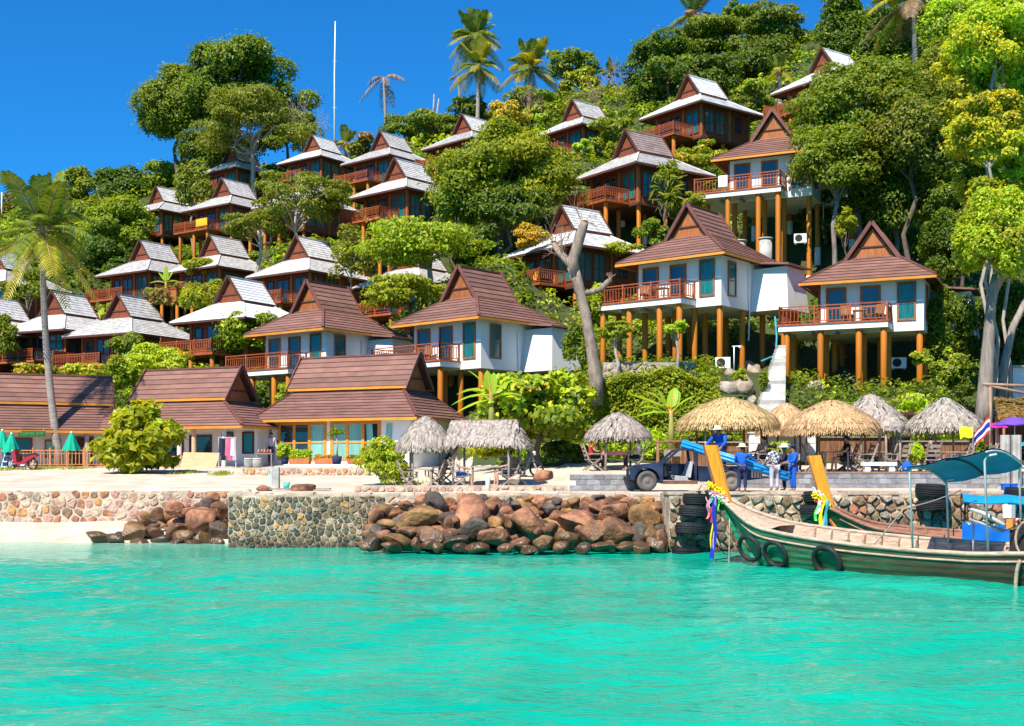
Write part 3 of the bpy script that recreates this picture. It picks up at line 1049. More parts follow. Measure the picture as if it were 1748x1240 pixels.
# wooden terrace with balustrade in front of both
ter = thing('terrace_railing', 'orange wooden railing and deck in front of the building with the green sign', 'railing')
ta, tb = at(28, 799, 64.5), at(345, 798, 63.2)
ta.z = tb.z = 2.62
ter.location = ta
ter.rotation_euler = (0, 0, math.atan2(tb.y - ta.y, tb.x - ta.x))
ln_ = (Vector((tb.x, tb.y)) - Vector((ta.x, ta.y))).length
mb = MB()
mb.box(-4, ln_ - 0.4, -0.1, 3.0, -0.05, 0.1)
mb.build('deck_boards', M['ply'], ter)
mb = MB()
mb.box(-4, ln_ - 0.4, -0.16, -0.104, -0.30, 0.12)
mb.build('deck_edge', M['rail_pale'], ter)
balustrade(ter, (0, 0, .1), (ln_ - 3.6, 0, .1), M['rail_pale'], True, 0.19, 0.86, 1.0)
mb = MB()
for i in range(3):
    mb.box(4.9, 7.3, -0.5 - .35 * i, -0.17 - .35 * i + .0, -0.42, -0.02 - 0.14 * i)
mb.build('step', M['ply'], ter)
ply = thing('plywood_panel', 'large orange plywood sheet leaning under the porch right of the round bush', 'panel', at(340, 799, 62.5), R_(-8))
mb = MB()
mb.prism([(-1.05, 0, -0.05), (0.85, 0, -0.05), (1.0, 0.25, 0.80), (-0.95, 0.25, 0.83)], (0, 0.03, 0))
mb.build('sheet', M['ply'], ply)

# ---------------------------------------------------------------- lettering
def glyph_text(txt, h, m, parent, loc, rz=0.0, depth=0.01, name='lettering', rx=90):
    cu = bpy.data.curves.new('lettering', 'FONT')
    cu.body = txt
    cu.size = h
    cu.extrude = depth
    cu.align_x = 'CENTER'
    cu.align_y = 'CENTER'
    tmp = bpy.data.objects.new('lettering', cu)
    COL.objects.link(tmp)
    dg = bpy.context.evaluated_depsgraph_get()
    me = bpy.data.meshes.new_from_object(tmp.evaluated_get(dg))
    bpy.data.objects.remove(tmp)
    me.materials.clear()
    me.materials.append(m)
    return obj(name, me, parent, loc, (R_(rx), 0, R_(rz)))


sg = thing('shop_sign', 'green board with pale COFFEE lettering under the eave at the photo edge', 'sign', at(54.5, 740, 65.4), R_(6))
mb = MB()
mb.box(-0.69, 0.69, -0.03, 0.03, -0.15, 0.15)
mb.build('board', mat('green_sign_paint', (0.01, 0.10, 0.02), 0.6, 0.2), sg)
glyph_text('COFFEE SITE', 0.22, mat('pale_green_letter', (0.12, 0.32, 0.10), 0.6), sg, (0, -0.034, 0))
mb = MB()
for x in (-0.6, 0.6):
    mb.box(x - .012, x + .012, -.01, .01, 0.151, 0.30)
mb.build('hanger', M['steel'], sg, kind='stuff')

# ================================================================ masonry of single stones
ROCK = {}


def rock_mat(name, c, c2, c3, wet=(1.35, 0.65), nsc=1.6):
    m = bpy.data.materials.new(name)
    m.use_nodes = True
    nt = m.node_tree
    L = nt.links.new
    b = nt.nodes['Principled BSDF']
    tc = _n(nt, 'ShaderNodeTexCoord')
    ge = _n(nt, 'ShaderNodeNewGeometry')
    oi = _n(nt, 'ShaderNodeObjectInfo')
    ad = _n(nt, 'ShaderNodeVectorMath', operation='ADD')
    sc = _n(nt, 'ShaderNodeVectorMath', operation='SCALE')
    cb = _n(nt, 'ShaderNodeCombineXYZ')
    for i in range(3):
        L(oi.outputs['Random'], cb.inputs[i])
    L(cb.outputs[0], sc.inputs[0])
    sc.inputs['Scale'].default_value = 50
    L(tc.outputs['Object'], ad.inputs[0])
    L(sc.outputs[0], ad.inputs[1])
    n1 = _n(nt, 'ShaderNodeTexNoise')
    n1.inputs['Scale'].default_value = nsc
    n1.inputs['Detail'].default_value = 7
    n1.inputs['Roughness'].default_value = 0.62
    L(ad.outputs[0], n1.inputs['Vector'])
    rp = _n(nt, 'ShaderNodeValToRGB')
    rp.color_ramp.elements[0].position = 0.36
    rp.color_ramp.elements[1].position = 0.64
    rp.color_ramp.elements[0].color = (*c, 1)
    rp.color_ramp.elements[1].color = (*c2, 1)
    e = rp.color_ramp.elements.new(0.5)
    e.color = (*c3, 1)
    L(n1.outputs['Fac'], rp.inputs[0])
    # wet, weedy zone up from the water
    sx = _n(nt, 'ShaderNodeSeparateXYZ')
    L(ge.outputs['Position'], sx.inputs[0])
    n2 = _n(nt, 'ShaderNodeTexNoise')
    n2.inputs['Scale'].default_value = 2.5
    n2.inputs['Detail'].default_value = 4
    L(ge.outputs['Position'], n2.inputs['Vector'])
    ma = _n(nt, 'ShaderNodeMath', operation='MULTIPLY_ADD')
    ma.inputs[1].default_value = 0.9
    L(n2.outputs['Fac'], ma.inputs[0])
    L(sx.outputs['Z'], ma.inputs[2])
    mr = _n(nt, 'ShaderNodeMapRange')
    mr.inputs['From Min'].default_value = wet[0]
    mr.inputs['From Max'].default_value = wet[1]
    L(ma.outputs[0], mr.inputs['Value'])
    mx = _n(nt, 'ShaderNodeMixRGB')
    mx.inputs[2].default_value = (0.062, 0.034, 0.013, 1)
    sf = _n(nt, 'ShaderNodeMath', operation='MULTIPLY')
    sf.inputs[1].default_value = 0.82
    L(mr.outputs[0], sf.inputs[0])
    L(sf.outputs[0], mx.inputs[0])
    L(rp.outputs[0], mx.inputs[1])
    L(mx.outputs[0], b.inputs['Base Color'])
    rr = _n(nt, 'ShaderNodeMapRange')
    rr.inputs['To Min'].default_value = 0.8
    rr.inputs['To Max'].default_value = 0.28
    L(mr.outputs[0], rr.inputs['Value'])
    L(rr.outputs[0], b.inputs['Roughness'])
    n3 = _n(nt, 'ShaderNodeTexNoise')
    n3.inputs['Scale'].default_value = 9
    n3.inputs['Detail'].default_value = 8
    L(ad.outputs[0], n3.inputs['Vector'])
    bp = _n(nt, 'ShaderNodeBump')
    bp.inputs['Strength'].default_value = 0.6
    bp.inputs['Distance'].default_value = 0.08
    L(n3.outputs['Fac'], bp.inputs['Height'])
    L(bp.outputs[0], b.inputs['Normal'])
    return m


STONE = {}
for nm_, c, c2 in (('cream', (.52, .40, .29), None), ('buff', (.44, .31, .20), None), ('red', (.36, .15, .08), None), ('orange', (.50, .24, .08), None), ('pink', (.46, .27, .21), None),
                   ('grey', (.32, .255, .19), None), ('brown', (.22, .14, .08), None), ('dark', (.125, .09, .058), None), ('olive', (.20, .14, .075), None), ('black', (.075, .056, .042), None)):
    STONE[nm_] = rock_mat(nm_ + '_stone', tuple(v * .62 for v in c), tuple(v * 1.3 for v in c), c, (0.98, 0.45), 4.0)


def voronoi(W_, H_, cell, rs, jit=0.45):
    nx, ny = max(1, round(W_ / cell)), max(1, round(H_ / (cell * 0.85)))
    pts = []
    for j in range(-1, ny + 1):
        for i in range(-1, nx + 1):
            pts.append(((i + 0.5 + (0.5 if j % 2 else 0) * 0.8 + rs.uniform(-jit, jit)) * W_ / nx, (j + 0.5 + rs.uniform(-jit, jit)) * H_ / ny))
    pts = np.array(pts)
    out = []
    for k, (x, y) in enumerate(pts):
        if not (-0.1 < x < W_ + 0.1 and -0.02 < y < H_ + 0.02):
            continue
        poly = [(0, 0), (W_, 0), (W_, H_), (0, H_)]
        d2 = ((pts - (x, y)) ** 2).sum(1)
        for j in np.argsort(d2)[1:16]:
            ox, oy = pts[j]
            mx_, my_ = (x + ox) / 2, (y + oy) / 2
            nx_, ny_ = ox - x, oy - y
            new = []
            for a in range(len(poly)):
                p, q_ = poly[a], poly[(a + 1) % len(poly)]
                dp = (p[0] - mx_) * nx_ + (p[1] - my_) * ny_
                dq = (q_[0] - mx_) * nx_ + (q_[1] - my_) * ny_
                if dp <= 0:
                    new.append(p)
                if dp * dq < 0:
                    t = dp / (dp - dq)
                    new.append((p[0] + (q_[0] - p[0]) * t, p[1] + (q_[1] - p[1]) * t))
            poly = new
            if len(poly) < 3:
                break
        if len(poly) >= 3:
            out.append(poly)
    return out


def stone_face(root, a, b, z0, z1, cell, pick, seed, gap=0.035, proud=0.07, limit=299):
    """Single stones on the vertical face from a to b (x, y, in the wall's own space = world), outward to the right of a->b."""
    rs = np.random.RandomState(seed)
    a, b = Vector((a[0], a[1], 0)), Vector((b[0], b[1], 0))
    d = (b - a).normalized()
    nr = Vector((d.y, -d.x, 0))
    n = 0
    for poly in voronoi((b - a).length, z1 - z0, cell, rs):
        P = np.array(poly)
        c = P.mean(0)
        r = np.sqrt(((P - c) ** 2).sum(1)).mean()
        if r < 0.05:
            continue
        # round the corners, then pull in from the joint
        Q = []
        m_ = len(P)
        for i in range(m_):
            Q.append(P[i] * 0.84 + P[i - 1] * 0.08 + P[(i + 1) % m_] * 0.08)
            Q.append((P[i] + P[(i + 1) % m_]) / 2)
        Q = np.array(Q)
        f = max(0.35, 1 - gap / r) * rs.uniform(0.92, 1.0)
        pr = proud * rs.uniform(0.5, 1.3)
        rings = [(f, 0.0), (f * 0.96, pr * 0.7), (f * 0.78, pr)]
        vs, fs = [], []
        k = len(Q)
        tilt = rs.uniform(-.25, .25, 2)
        for ff, h in rings:
            for qx, qy in (c + (Q - c) * ff):
                hh = h + (h > 0) * ((qx - c[0]) * tilt[0] + (qy - c[1]) * tilt[1]) * 0.5 + (h > 0) * rs.uniform(-.01, .01)
                vs.append((a + d * qx + nr * max(hh, 0)) + Vector((0, 0, z0 + qy)))
        vs.append((a + d * c[0] + nr * pr * 1.05) + Vector((0, 0, z0 + c[1])))
        for i in range(k):
            for rr in range(2):
                fs.append((rr * k + i, rr * k + (i + 1) % k, (rr + 1) * k + (i + 1) % k, (rr + 1) * k + i))
            fs.append((2 * k + i, 2 * k + (i + 1) % k, 3 * k))
        ctr = a + d * c[0] + Vector((0, 0, z0 + c[1]))
        mb = MB()
        mb.add([v - ctr for v in vs], fs)
        mt = pick(ctr, rs)
        mb.build('stone', STONE[mt], root, loc=ctr)
        n += 1
        if n >= limit:
            break
    return n


def pick_left(p, rs):
    return rs.choice(['cream', 'pink', 'orange', 'red', 'buff', 'grey', 'brown'], p=[.24, .20, .10, .14, .20, .02, .10])


def pick_mid(p, rs):
    t = p.z + rs.uniform(-.25, .25)
    if p.x < -6.6 and t > 0.4 or t > 1.45:
        return rs.choice(['grey', 'dark', 'olive', 'buff', 'orange', 'brown', 'black'], p=[.10, .24, .18, .14, .08, .18, .08])
    return rs.choice(['dark', 'olive', 'brown', 'black', 'buff'], p=[.26, .18, .32, .12, .12])


def pick_strip(p, rs):
    return rs.choice(['cream', 'grey', 'buff', 'black', 'orange', 'dark', 'red'], p=[.25, .2, .2, .12, .08, .1, .05])


def pick_right(p, rs):
    t = p.z + rs.uniform(-.3, .3)
    if t > 1.0:
        return rs.choice(['cream', 'grey', 'buff', 'red', 'brown'], p=[.22, .22, .28, .06, .22])
    return rs.choice(['olive', 'brown', 'buff', 'dark', 'grey'], p=[.25, .22, .2, .2, .13])


sw = thing('seawall', 'low wall of pink and cream stones in pale mortar above the sandy bay', 'wall')
x0_, x1_ = at(-330, 0, 46).x, WALL_X + .06
mb = MB()
mb.box(-60, x0_ - .005, 46.0, 46.45, 0.2, 1.76)
mb.build('mortar', M['mortar'], sw)
mb = MB()
for i in range(24):
    t0, t1 = x0_ + (x1_ - x0_) * i / 24, x0_ + (x1_ - x0_) * (i + 1) / 24
    mb.box(t0, t1, 46.0, 46.45, 0.2, 1.765 + 0.02 * math.sin(i * 2.1))
mb.build('mortar', M['mortar'], sw)
stone_face(sw, (x0_, 46.0), (x1_, 46.0), 0.48, 1.78, 0.35, pick_left, 3, 0.036, 0.035)
rs = np.random.RandomState(5)

sw2 = thing('seawall', 'tall dark stained stone wall rising from the water, its corner beside the sandy bay', 'wall')
mb = MB()
mb.box(WALL_X, 4.9, 40.35, 40.9, -0.6, 1.72)
mb.box(WALL_X, WALL_X + .5, 40.9, 46.2, -0.6, 1.72)
mb.build('mortar', M['dark_mortar'], sw2)
mb = MB()
for i in range(30):
    a_, b_ = WALL_X - .04 + 14.3 * i / 30, WALL_X - .04 + 14.3 * (i + 1) / 30 - .012
    mb.box(a_, b_, 40.40 + .02 * math.sin(i * 3.3), 41.0, 1.722, 1.80 + .03 * math.sin(i * 1.7))
mb.build('coping', M['mortar'], sw2)
stone_face(sw2, (WALL_X, 40.35), (-4.2, 40.35), -0.15, 1.70, 0.208, pick_mid, 7, 0.017, 0.04, 299)
stone_face(sw2, (-4.15, 40.35), (4.85, 40.35), 0.95, 1.70, 0.36, pick_strip, 8, 0.03, 0.10, 68)

sw3 = thing('seawall', 'quay wall of rough stones behind the two moored boats', 'wall')
mb = MB()
mb.box(4.9, 40, 38.0, 40.34, -0.6, 1.80)
mb.build('mortar', M['dark_mortar'], sw3)
mb = MB()
for i in range(44):
    a_, b_ = 4.86 + 0.8 * i, 4.86 + 0.8 * (i + 1) - .015
    mb.box(a_, b_, 37.97 + .03 * math.sin(i * 2.3), 39.2, 1.802, 1.88 + .04 * math.sin(i * 1.9))
mb.build('coping', M['mortar'], sw3)
stone_face(sw3, (4.9, 38.0), (16.3, 38.0), -0.1, 1.79, 0.315, pick_right, 9, 0.018, 0.13, 294)
mb = MB()
mb.box(4.95, 40, 39.2, 40.36, 1.70, 1.835)
qp = mb.build('quay_pavement', road_m, kind='structure')

tw = thing('garden_wall', 'knee-high pinkish stone edging in front of the curtained building', 'wall')
a_, b_ = at(415, 0, 56), at(628, 0, 55.4)
mb = MB()
mb.box(a_.x, b_.x, 55.75, 56.3, 2.05, 2.66)
mb.build('mortar', M['mortar'], tw)
stone_face(tw, (a_.x, 55.75), (b_.x, 55.75), 2.12, 2.64, 0.27, lambda p, r: r.choice(['pink', 'cream', 'buff', 'orange']), 12, 0.03, 0.05, 80)
tw = thing('garden_wall', 'low rubble kerb below the thatched shelters, along the top of the dark seawall', 'wall')
a_, b_ = at(605, 0, 43), at(968, 0, 43)
mb = MB()
mb.box(a_.x, b_.x, 43.0, 43.5, 1.6, 2.02)
mb.build('mortar', M['mortar'], tw)
stone_face(tw, (a_.x, 43.0), (b_.x, 43.0), 1.78, 2.0, 0.3, lambda p, r: r.choice(['pink', 'cream', 'buff', 'cream']), 14, 0.03, 0.06, 60)


def block_wall(label, px0, px1, Y, z0, rows, bw=0.42, bh=0.2, cap=True):
    r = thing('block_wall', label, 'wall')
    x0, x1 = at(px0, 0, Y).x, at(px1, 0, Y).x
    mb = MB()
    mb.box(x0, x1, Y + .03, Y + .2, z0 - .3, z0 + rows * bh - .01)
    mb.build('mortar', M['pale_conc'], r)
    mb = MB()
    mb.box(0.01, bw - .015, 0, .16, 0.008, bh - .012)
    me = mb.mesh('block', M['block'])
    for j in range(rows):
        x = x0 - (bw / 2 if j % 2 else 0)
        while x < x1 - .1:
            if x > x0 - .05:
                obj('block', me, r, (x, Y + random.uniform(-.006, .006), z0 + j * bh))
            x += bw
    if cap:
        mb = MB()
        mb.box(x0, x1, Y - .03, Y + .3, z0 + rows * bh, z0 + rows * bh + .05)
        mb.build('coping', M['bench_wood'], r)
    return r


random.seed(4)
block_wall('short grey concrete block wall right in front of the dark blue pickup truck', 972, 1082, 43.0, 1.85, 3, 0.42, 0.19, False)
block_wall('long grey concrete block wall under the golden thatched huts', 1255, 1790, 44.3, 1.86, 3, 0.42, 0.2, True)

# ---------------------------------------------------------------- concrete stair up to the villas
st = thing('concrete_staircase', 'pale concrete steps climbing beside the orange posts of the right-hand white villa', 'staircase')
mb_ = None
p0, p1 = at(1317, 704, 58.5), at(1336, 590, 66)
for i in range(18):
    t = i / 18
    c = p0.lerp(p1, t)
    mb = MB()
    w_ = 0.66 - 0.48 * t
    mb.box(-w_, w_, 0, 0.75, -1.3, (p1.z - p0.z) / 18)
    mb.build('step', M['concrete'] if i % 5 == 2 else M['pale_conc'], st, loc=c)

# ================================================================ boulders
ROCK['brown'] = rock_mat('brown_boulder', (.065, .030, .014), (.36, .17, .075), (.19, .085, .040))
ROCK['red'] = rock_mat('reddish_boulder', (.10, .042, .024), (.48, .22, .12), (.26, .11, .056))
ROCK['ochre'] = rock_mat('ochre_boulder', (.075, .04, .014), (.38, .20, .07), (.20, .105, .036))
ROCK['dark'] = rock_mat('dark_boulder', (.035, .028, .025), (.13, .10, .08), (.07, .05, .04))
ROCK['grey'] = rock_mat('grey_boulder', (.20, .16, .13), (.48, .42, .36), (.33, .28, .24))
ROCK['pale'] = rock_mat('pale_boulder', (.24, .185, .14), (.56, .46, .37), (.40, .32, .25))


import bmesh
_ico = {}


def ico(n):
    if n not in _ico:
        bm = bmesh.new()
        bmesh.ops.create_icosphere(bm, subdivisions=n, radius=1.0)
        bm.verts.ensure_lookup_table()
        _ico[n] = (np.array([v.co[:] for v in bm.verts]), np.array([[v.index for v in f.verts] for f in bm.faces]))
        bm.free()
    return _ico[n]


def rock_mesh(name, rad, seed, m, sub=4, facets=12):
    V, F = ico(sub)
    rs = np.random.RandomState(seed)
    V = V.copy()
    for _ in range(facets):
        d = rs.normal(size=3)
        d /= np.linalg.norm(d)
        h = rs.uniform(0.48, 0.9)
        dist = V @ d
        over = np.maximum(dist - h, 0)
        V -= (over * 0.96)[:, None] * d
    V *= (1 + 0.10 * vnoise(V * 1.2, seed, 2) + 0.035 * vnoise(V * 4.5, seed + 1, 3) + 0.012 * vnoise(V * 16, seed + 2, 2))[:, None]
    V *= np.array(rad)
    return np_mesh(name, V, F, m, False)


BOULDERS = [  # px, py, rx, ry, material, label
    (714, 886, 40, 23, 'ochre', 'wide tan boulder with a pinkish top, leftmost of the big ones below the kerb'),
    (746, 858, 25, 18, 'dark', 'dark flat-topped boulder tucked under the seawall above the wide tan one'),
    (803, 875, 35, 35, 'red', 'tall rounded boulder with grey flank and reddish top'),
    (897, 889, 42, 34, 'brown', 'big brown boulder with an orange patch and a deep shadow on its right'),
    (983, 889, 45, 30, 'red', 'broad smooth boulder in the middle of the heap, mauve brown'),
    (1046, 874, 28, 22, 'red', 'reddish pointed boulder above the large dark wedge'),
    (1100, 880, 28, 28, 'ochre', 'tan slab-like boulder leaning against the quay wall'),
    (1055, 912, 33, 32, 'brown', 'large dark brown wedge boulder standing in the water beside the quay wall'),
    (1012, 909, 31, 21, 'brown', 'long brown boulder dipping toward the water between two larger ones'),
    (969, 920, 24, 19, 'ochre', 'wet olive brown boulder at the waterline below the broad smooth one'),
    (837, 916, 31, 18, 'red', 'low maroon wet boulder at the waterline left of the big brown one'),
    (809, 904, 28, 27, 'dark', 'dark leaning boulder in front of the tall rounded one'),
    (857, 917, 18, 21, 'ochre', 'upright yellowish weedy boulder beside the low maroon one'),
    (732, 916, 30, 19, 'brown', 'rusty brown low boulder in the water below the wide tan one'),
    (680, 922, 27, 14, 'ochre', 'flat ochre boulder at the foot of the dark stained wall'),
    (926, 930, 27, 17, 'ochre', 'weed-covered yellow boulder low in the water, below the big brown one'),
    (1088, 915, 18, 27, 'dark', 'dark upright boulder between the brown wedge and the tan slab'),
    (343, 884, 34, 26, 'red', 'large pinkish boulder leaning on the corner of the dark wall by the bay'),
    (170, 910, 27, 13, 'ochre', 'low ochre boulder lying alone on the sand, farthest from the wall corner'),
    (231, 897, 28, 20, 'ochre', 'angular ochre boulder behind the lone one on the sand'),
    (372, 897, 18, 22, 'dark', 'dark boulder touching the corner of the stained wall at the bay'),
    (346, 911, 18, 15, 'ochre', 'bright orange wet boulder below the large pinkish one'),
    (299, 893, 23, 17, 'brown', 'brown boulder in the middle of the heap at the bay'),
]
SMALL = [(863, 872, 12, 11), (952, 855, 10, 9), (935, 855, 10, 8), (978, 856, 17, 9), (1006, 856, 13, 11), (1023, 864, 16, 13), (935, 867, 14, 9), (838, 866, 13, 14),
         (1080, 863, 11, 11), (1066, 855, 12, 9), (889, 927, 18, 12), (995, 936, 15, 9), (1118, 934, 18, 16), (1108, 917, 17, 22), (770, 890, 14, 12), (765, 915, 18, 16), (785, 925, 20, 12),
         (870, 890, 14, 12), (845, 893, 13, 11), (940, 905, 13, 15), (920, 862, 10, 8), (880, 860, 10, 8), (1030, 935, 16, 10), (1072, 937, 16, 10), (700, 908, 20, 12), (655, 915, 18, 14),
         (640, 926, 17, 10), (710, 930, 18, 9), (660, 893, 15, 10), (690, 862, 14, 10), (720, 855, 12, 8), (1125, 905, 12, 14), (1130, 925, 14, 14), (750, 932, 16, 8), (815, 932, 18, 9), (860, 937, 17, 9),
         (198, 912, 18, 11), (261, 891, 18, 12), (316, 908, 20, 14), (377, 868, 15, 17), (297, 867, 15, 13), (275, 911, 16, 11), (330, 920, 15, 8), (239, 917, 17, 8), (372, 919, 17, 10), (322, 872, 14, 12),
         (352, 862, 14, 11), (270, 876, 12, 10), (250, 880, 10, 8), (365, 850, 12, 9), (205, 900, 12, 9), (300, 919, 14, 8), (668, 930, 16, 9), (690, 900, 14, 12), (765, 895, 12, 14), (790, 850, 12, 9), (825, 850, 12, 8), (846, 856, 12, 9), (905, 852, 12, 8), (918, 905, 12, 13), (958, 934, 15, 9), (1020, 850, 12, 8), (1045, 935, 14, 10), (1098, 905, 12, 14), (1114, 870, 10, 12), (735, 935, 15, 8), (788, 936, 14, 8), (905, 938, 16, 8), (1090, 937, 13, 9), (1060, 850, 10, 8), (625, 930, 14, 8), (642, 905, 12, 10)]
_r = random.Random(8)
FILL = [(648 + 15.6 * i + _r.uniform(-6, 6), 868 + 22 * j + _r.uniform(-8, 8) + (10 if i < 5 else 0), _r.uniform(13, 30), _r.uniform(11, 19)) for j in range(3) for i in range(31)]
SMALL = [(a + _r.uniform(-4, 4), b + _r.uniform(-5, 3), c * _r.uniform(.7, 1.35), d * _r.uniform(.8, 1.6)) if b > 922 and a > 600 else (a, b, c, d) for a, b, c, d in SMALL]
FILL += [(250 + 13 * i + _r.uniform(-5, 5), 872 + 20 * j + _r.uniform(-5, 5) + max(0, 14 - 3 * i), 15, 12) for j in range(2) for i in range(11)]
MED = ['brown', 'red', 'ochre', 'dark', 'brown']
for i, (px, py, rx, ry, mt, lb) in enumerate(BOULDERS + [(a, b, c, d, None, None) for a, b, c, d in SMALL] + [(a, b, c, d, 'fill', None) for a, b, c, d in FILL]):
    bay = px < 395
    Y = (44.9 - (py - 860) / 60 * 2.4) if bay else (39.9 - (py - 852) / 80 * 2.3)
    s_ = FPX / Y
    if mt == 'fill':
        Y = (45.75 - (py - 860) / 60 * .9) if bay else (40.2 - (py - 852) / 80 * 1.5)
        mt = None
        s_ = FPX / Y
    mt = mt or MED[i * 7 % 5]
    ex = rx / s_ * 1.06
    ez = ry / s_ * 1.0
    pos = at(px, py, Y)
    if bay:
        pos.z = min(pos.z, float(np.interp(pos.y, [38, 42.6, 43.4, 46.1], [-1.6, -.1, .12, .62])) + ez * .62) if py > 888 else pos.z
    if not lb:
        ex, ez = ex * 1.12, ez * 1.12
    o = obj('boulder', rock_mesh('boulder', (ex, (ex + ez) / 2 * 0.9, ez), 100 + i, ROCK[mt], 4 if rx > 22 else 3), None, pos, (0, 0, i * 1.3))
    o.rotation_euler = (random.uniform(-.2, .2), random.uniform(-.25, .25), random.uniform(-.4, .4))
    if lb:
        tag(o, lb, 'boulder', 'boulders below the seawall')
    else:
        tag(o, 'fist-shaped smaller rock wedged in the heap along the seawall at the bay' if bay else 'smaller rock wedged among the big boulders between dark wall and quay', 'rock', 'small rocks wedged at the bay' if bay else 'small rocks wedged among the big boulders')
# dry stones lying on the quay edge and slope
for i, (px, py, rx, ry, Y, mt, lb) in enumerate([
        (522, 834, 26, 9, 44.5, 'red', 'long pink rock lying on the sand right of the grey bollard'),
        (450, 836, 16, 9, 44.5, 'red', 'pink pointed rock lying on the sand beside the grey bollard'),
        (425, 841, 12, 7, 44, 'pale', 'pale rock on the sand edge, near the corner of the dark wall'),
        (928, 812, 22, 10, 45, 'red', 'reddish slab lying on rubble between the round-leaved tree and block wall'),
        (880, 818, 14, 9, 44.5, 'pale', 'pale block of rubble at the foot of the slatted chairs'),
        (1268, 662, 34, 24, 61, 'pale', 'big pale rock on the slope below the villa, left of the concrete steps'),
        (1240, 672, 22, 16, 61, 'grey', 'grey rock half hidden by the green hedge below the villa'),
        (1280, 632, 26, 16, 63, 'pale', 'flat pale rock under the corner of the villa wash room'),
        (1250, 640, 16, 12, 63, 'grey', 'grey rock next to the air conditioner under the villa'),
        (1440, 655, 30, 24, 70, 'dark', 'dark rock in the shade between the posts of the villa facing the sea'),
        (1490, 665, 26, 20, 69.5, 'grey', 'grey rock behind the middle posts of the villa facing the sea'),
        (1395, 665, 22, 18, 69.5, 'grey', 'grey rock behind the first posts of the villa facing the sea'),
        (1555, 688, 26, 10, 60, 'pale', 'pale rock behind the grey thatched hut, right of the last orange post'),
        (1205, 690, 22, 14, 56, 'grey', 'rounded grey rock behind the golden hut, at the end of the hedge'),
        (1282, 690, 16, 14, 56, 'grey', 'rounded grey rock between the golden hut and the concrete steps')]):
    s_ = FPX / Y
    obj('rock', rock_mesh('rock', (rx / s_, rx / s_ * 0.8, ry / s_ * 1.1), 400 + i, ROCK[mt], 3), None, at(px, py, Y), (0, 0, i), label=lb, cat='rock', group='rocks lying on land')

# stone footing under villa B
_wm = rock_mat('wet_mortar', (.26, .20, .13), (.58, .49, .37), (.42, .34, .24), (0.95, 0.4))
swap_mat(sw2, M['dark_mortar'], _wm)
swap_mat(sw3, M['dark_mortar'], _wm)
fw = thing('retaining_wall', 'whitewashed stone footing under the posts of the villa behind the forked trunk', 'wall')
a_, b_ = at(1030, 0, 63.5), at(1188, 0, 63.5)
mb = MB()
mb.box(a_.x, b_.x, 63.5, 64.0, 4.5, at(0, 618, 63.5).z)
mb.build('mortar', M['concrete'], fw)
stone_face(fw, (a_.x, 63.5), (b_.x, 63.5), at(0, 645, 63.5).z, at(0, 619, 63.5).z, 0.42, lambda p, r: r.choice(['grey', 'cream', 'buff']), 17, 0.04, 0.06, 60)

# ================================================================ vegetation
def hit(px, py, y0=45.0, y1=190.0):
    """Where the sight line of a photo pixel meets the ground."""
    ys_ = np.arange(y0, y1, 0.5)
    xs_ = (px - CX) / FPX * ys_
    zs_ = CAMZ - (py - CY) / FPX * ys_
    g = ground_np(xs_, ys_)
    k = np.nonzero(g >= zs_)[0]
    Y = ys_[k[0]] if len(k) else y1
    x = (px - CX) / FPX * Y
    return Vector((x, Y, ground(x, Y)))


def unit(a):
    return a / np.maximum(np.linalg.norm(a, axis=1, keepdims=True), 1e-6)


def leaf_faces(P, N, size, rs, aspect=0.5, fold=0.18, T=None):
    n = len(P)
    if T is None:
        T = rs.normal(size=(n, 3))
        T[:, 2] -= 0.5
    T = unit(T - N * (T * N).sum(1, keepdims=True))
    B = np.cross(N, T)
    ln = (size * rs.uniform(0.65, 1.3, n))[:, None]
    wd = ln * aspect
    base = P - T * ln * 0.5
    tip = P + T * ln * 0.5 - N * ln * 0.12
    l = P + B * wd * 0.5 + N * wd * fold
    r = P - B * wd * 0.5 + N * wd * fold
    V = np.stack([base, r, tip, l], 1).reshape(-1, 3)
    k = np.arange(n)[:, None] * 4
    F = np.concatenate([k + [0, 1, 2], k + [0, 2, 3]], 1).reshape(-1, 3)
    return V, F


def crown_points(rad, n, rs, nclump, spread=0.62, csize=(0.22, 0.42), flat=0.75, low=-0.45, layered=0):
    rad = np.array(rad)
    C = unit(rs.normal(size=(nclump * 4, 3)))
    C = C[C[:, 2] > low][:nclump]
    C = C * (spread + rs.uniform(-0.22, 0.20, (len(C), 1)))
    if layered:
        C[:, 2] = np.round(C[:, 2] * layered) / layered + rs.uniform(-.05, .05, len(C))
    cr = rs.uniform(csize[0], csize[1], len(C))
    w_ = cr ** 2
    idx = rs.choice(len(C), n, p=w_ / w_.sum())
    u = rs.normal(size=(n, 3))
    u[:, 2] += 0.35
    u = unit(u)
    rr = cr[idx] * rs.uniform(0.55, 1.08, n) ** 0.6
    stray = rs.rand(n) < 0.12
    rr = np.where(stray, rr * rs.uniform(1.05, 1.5, n), rr)
    fl = flat * rs.uniform(.75, 1.2, len(C))[idx]
    p = C[idx] + u * rr[:, None] * np.stack([np.ones(n), np.ones(n), fl], 1)
    N = u * 0.6 + unit(p) * 0.3 + np.array([-.12, -.22, 0.5]) + rs.normal(size=(n, 3)) * 0.46
    return p * rad, unit(N), C * rad


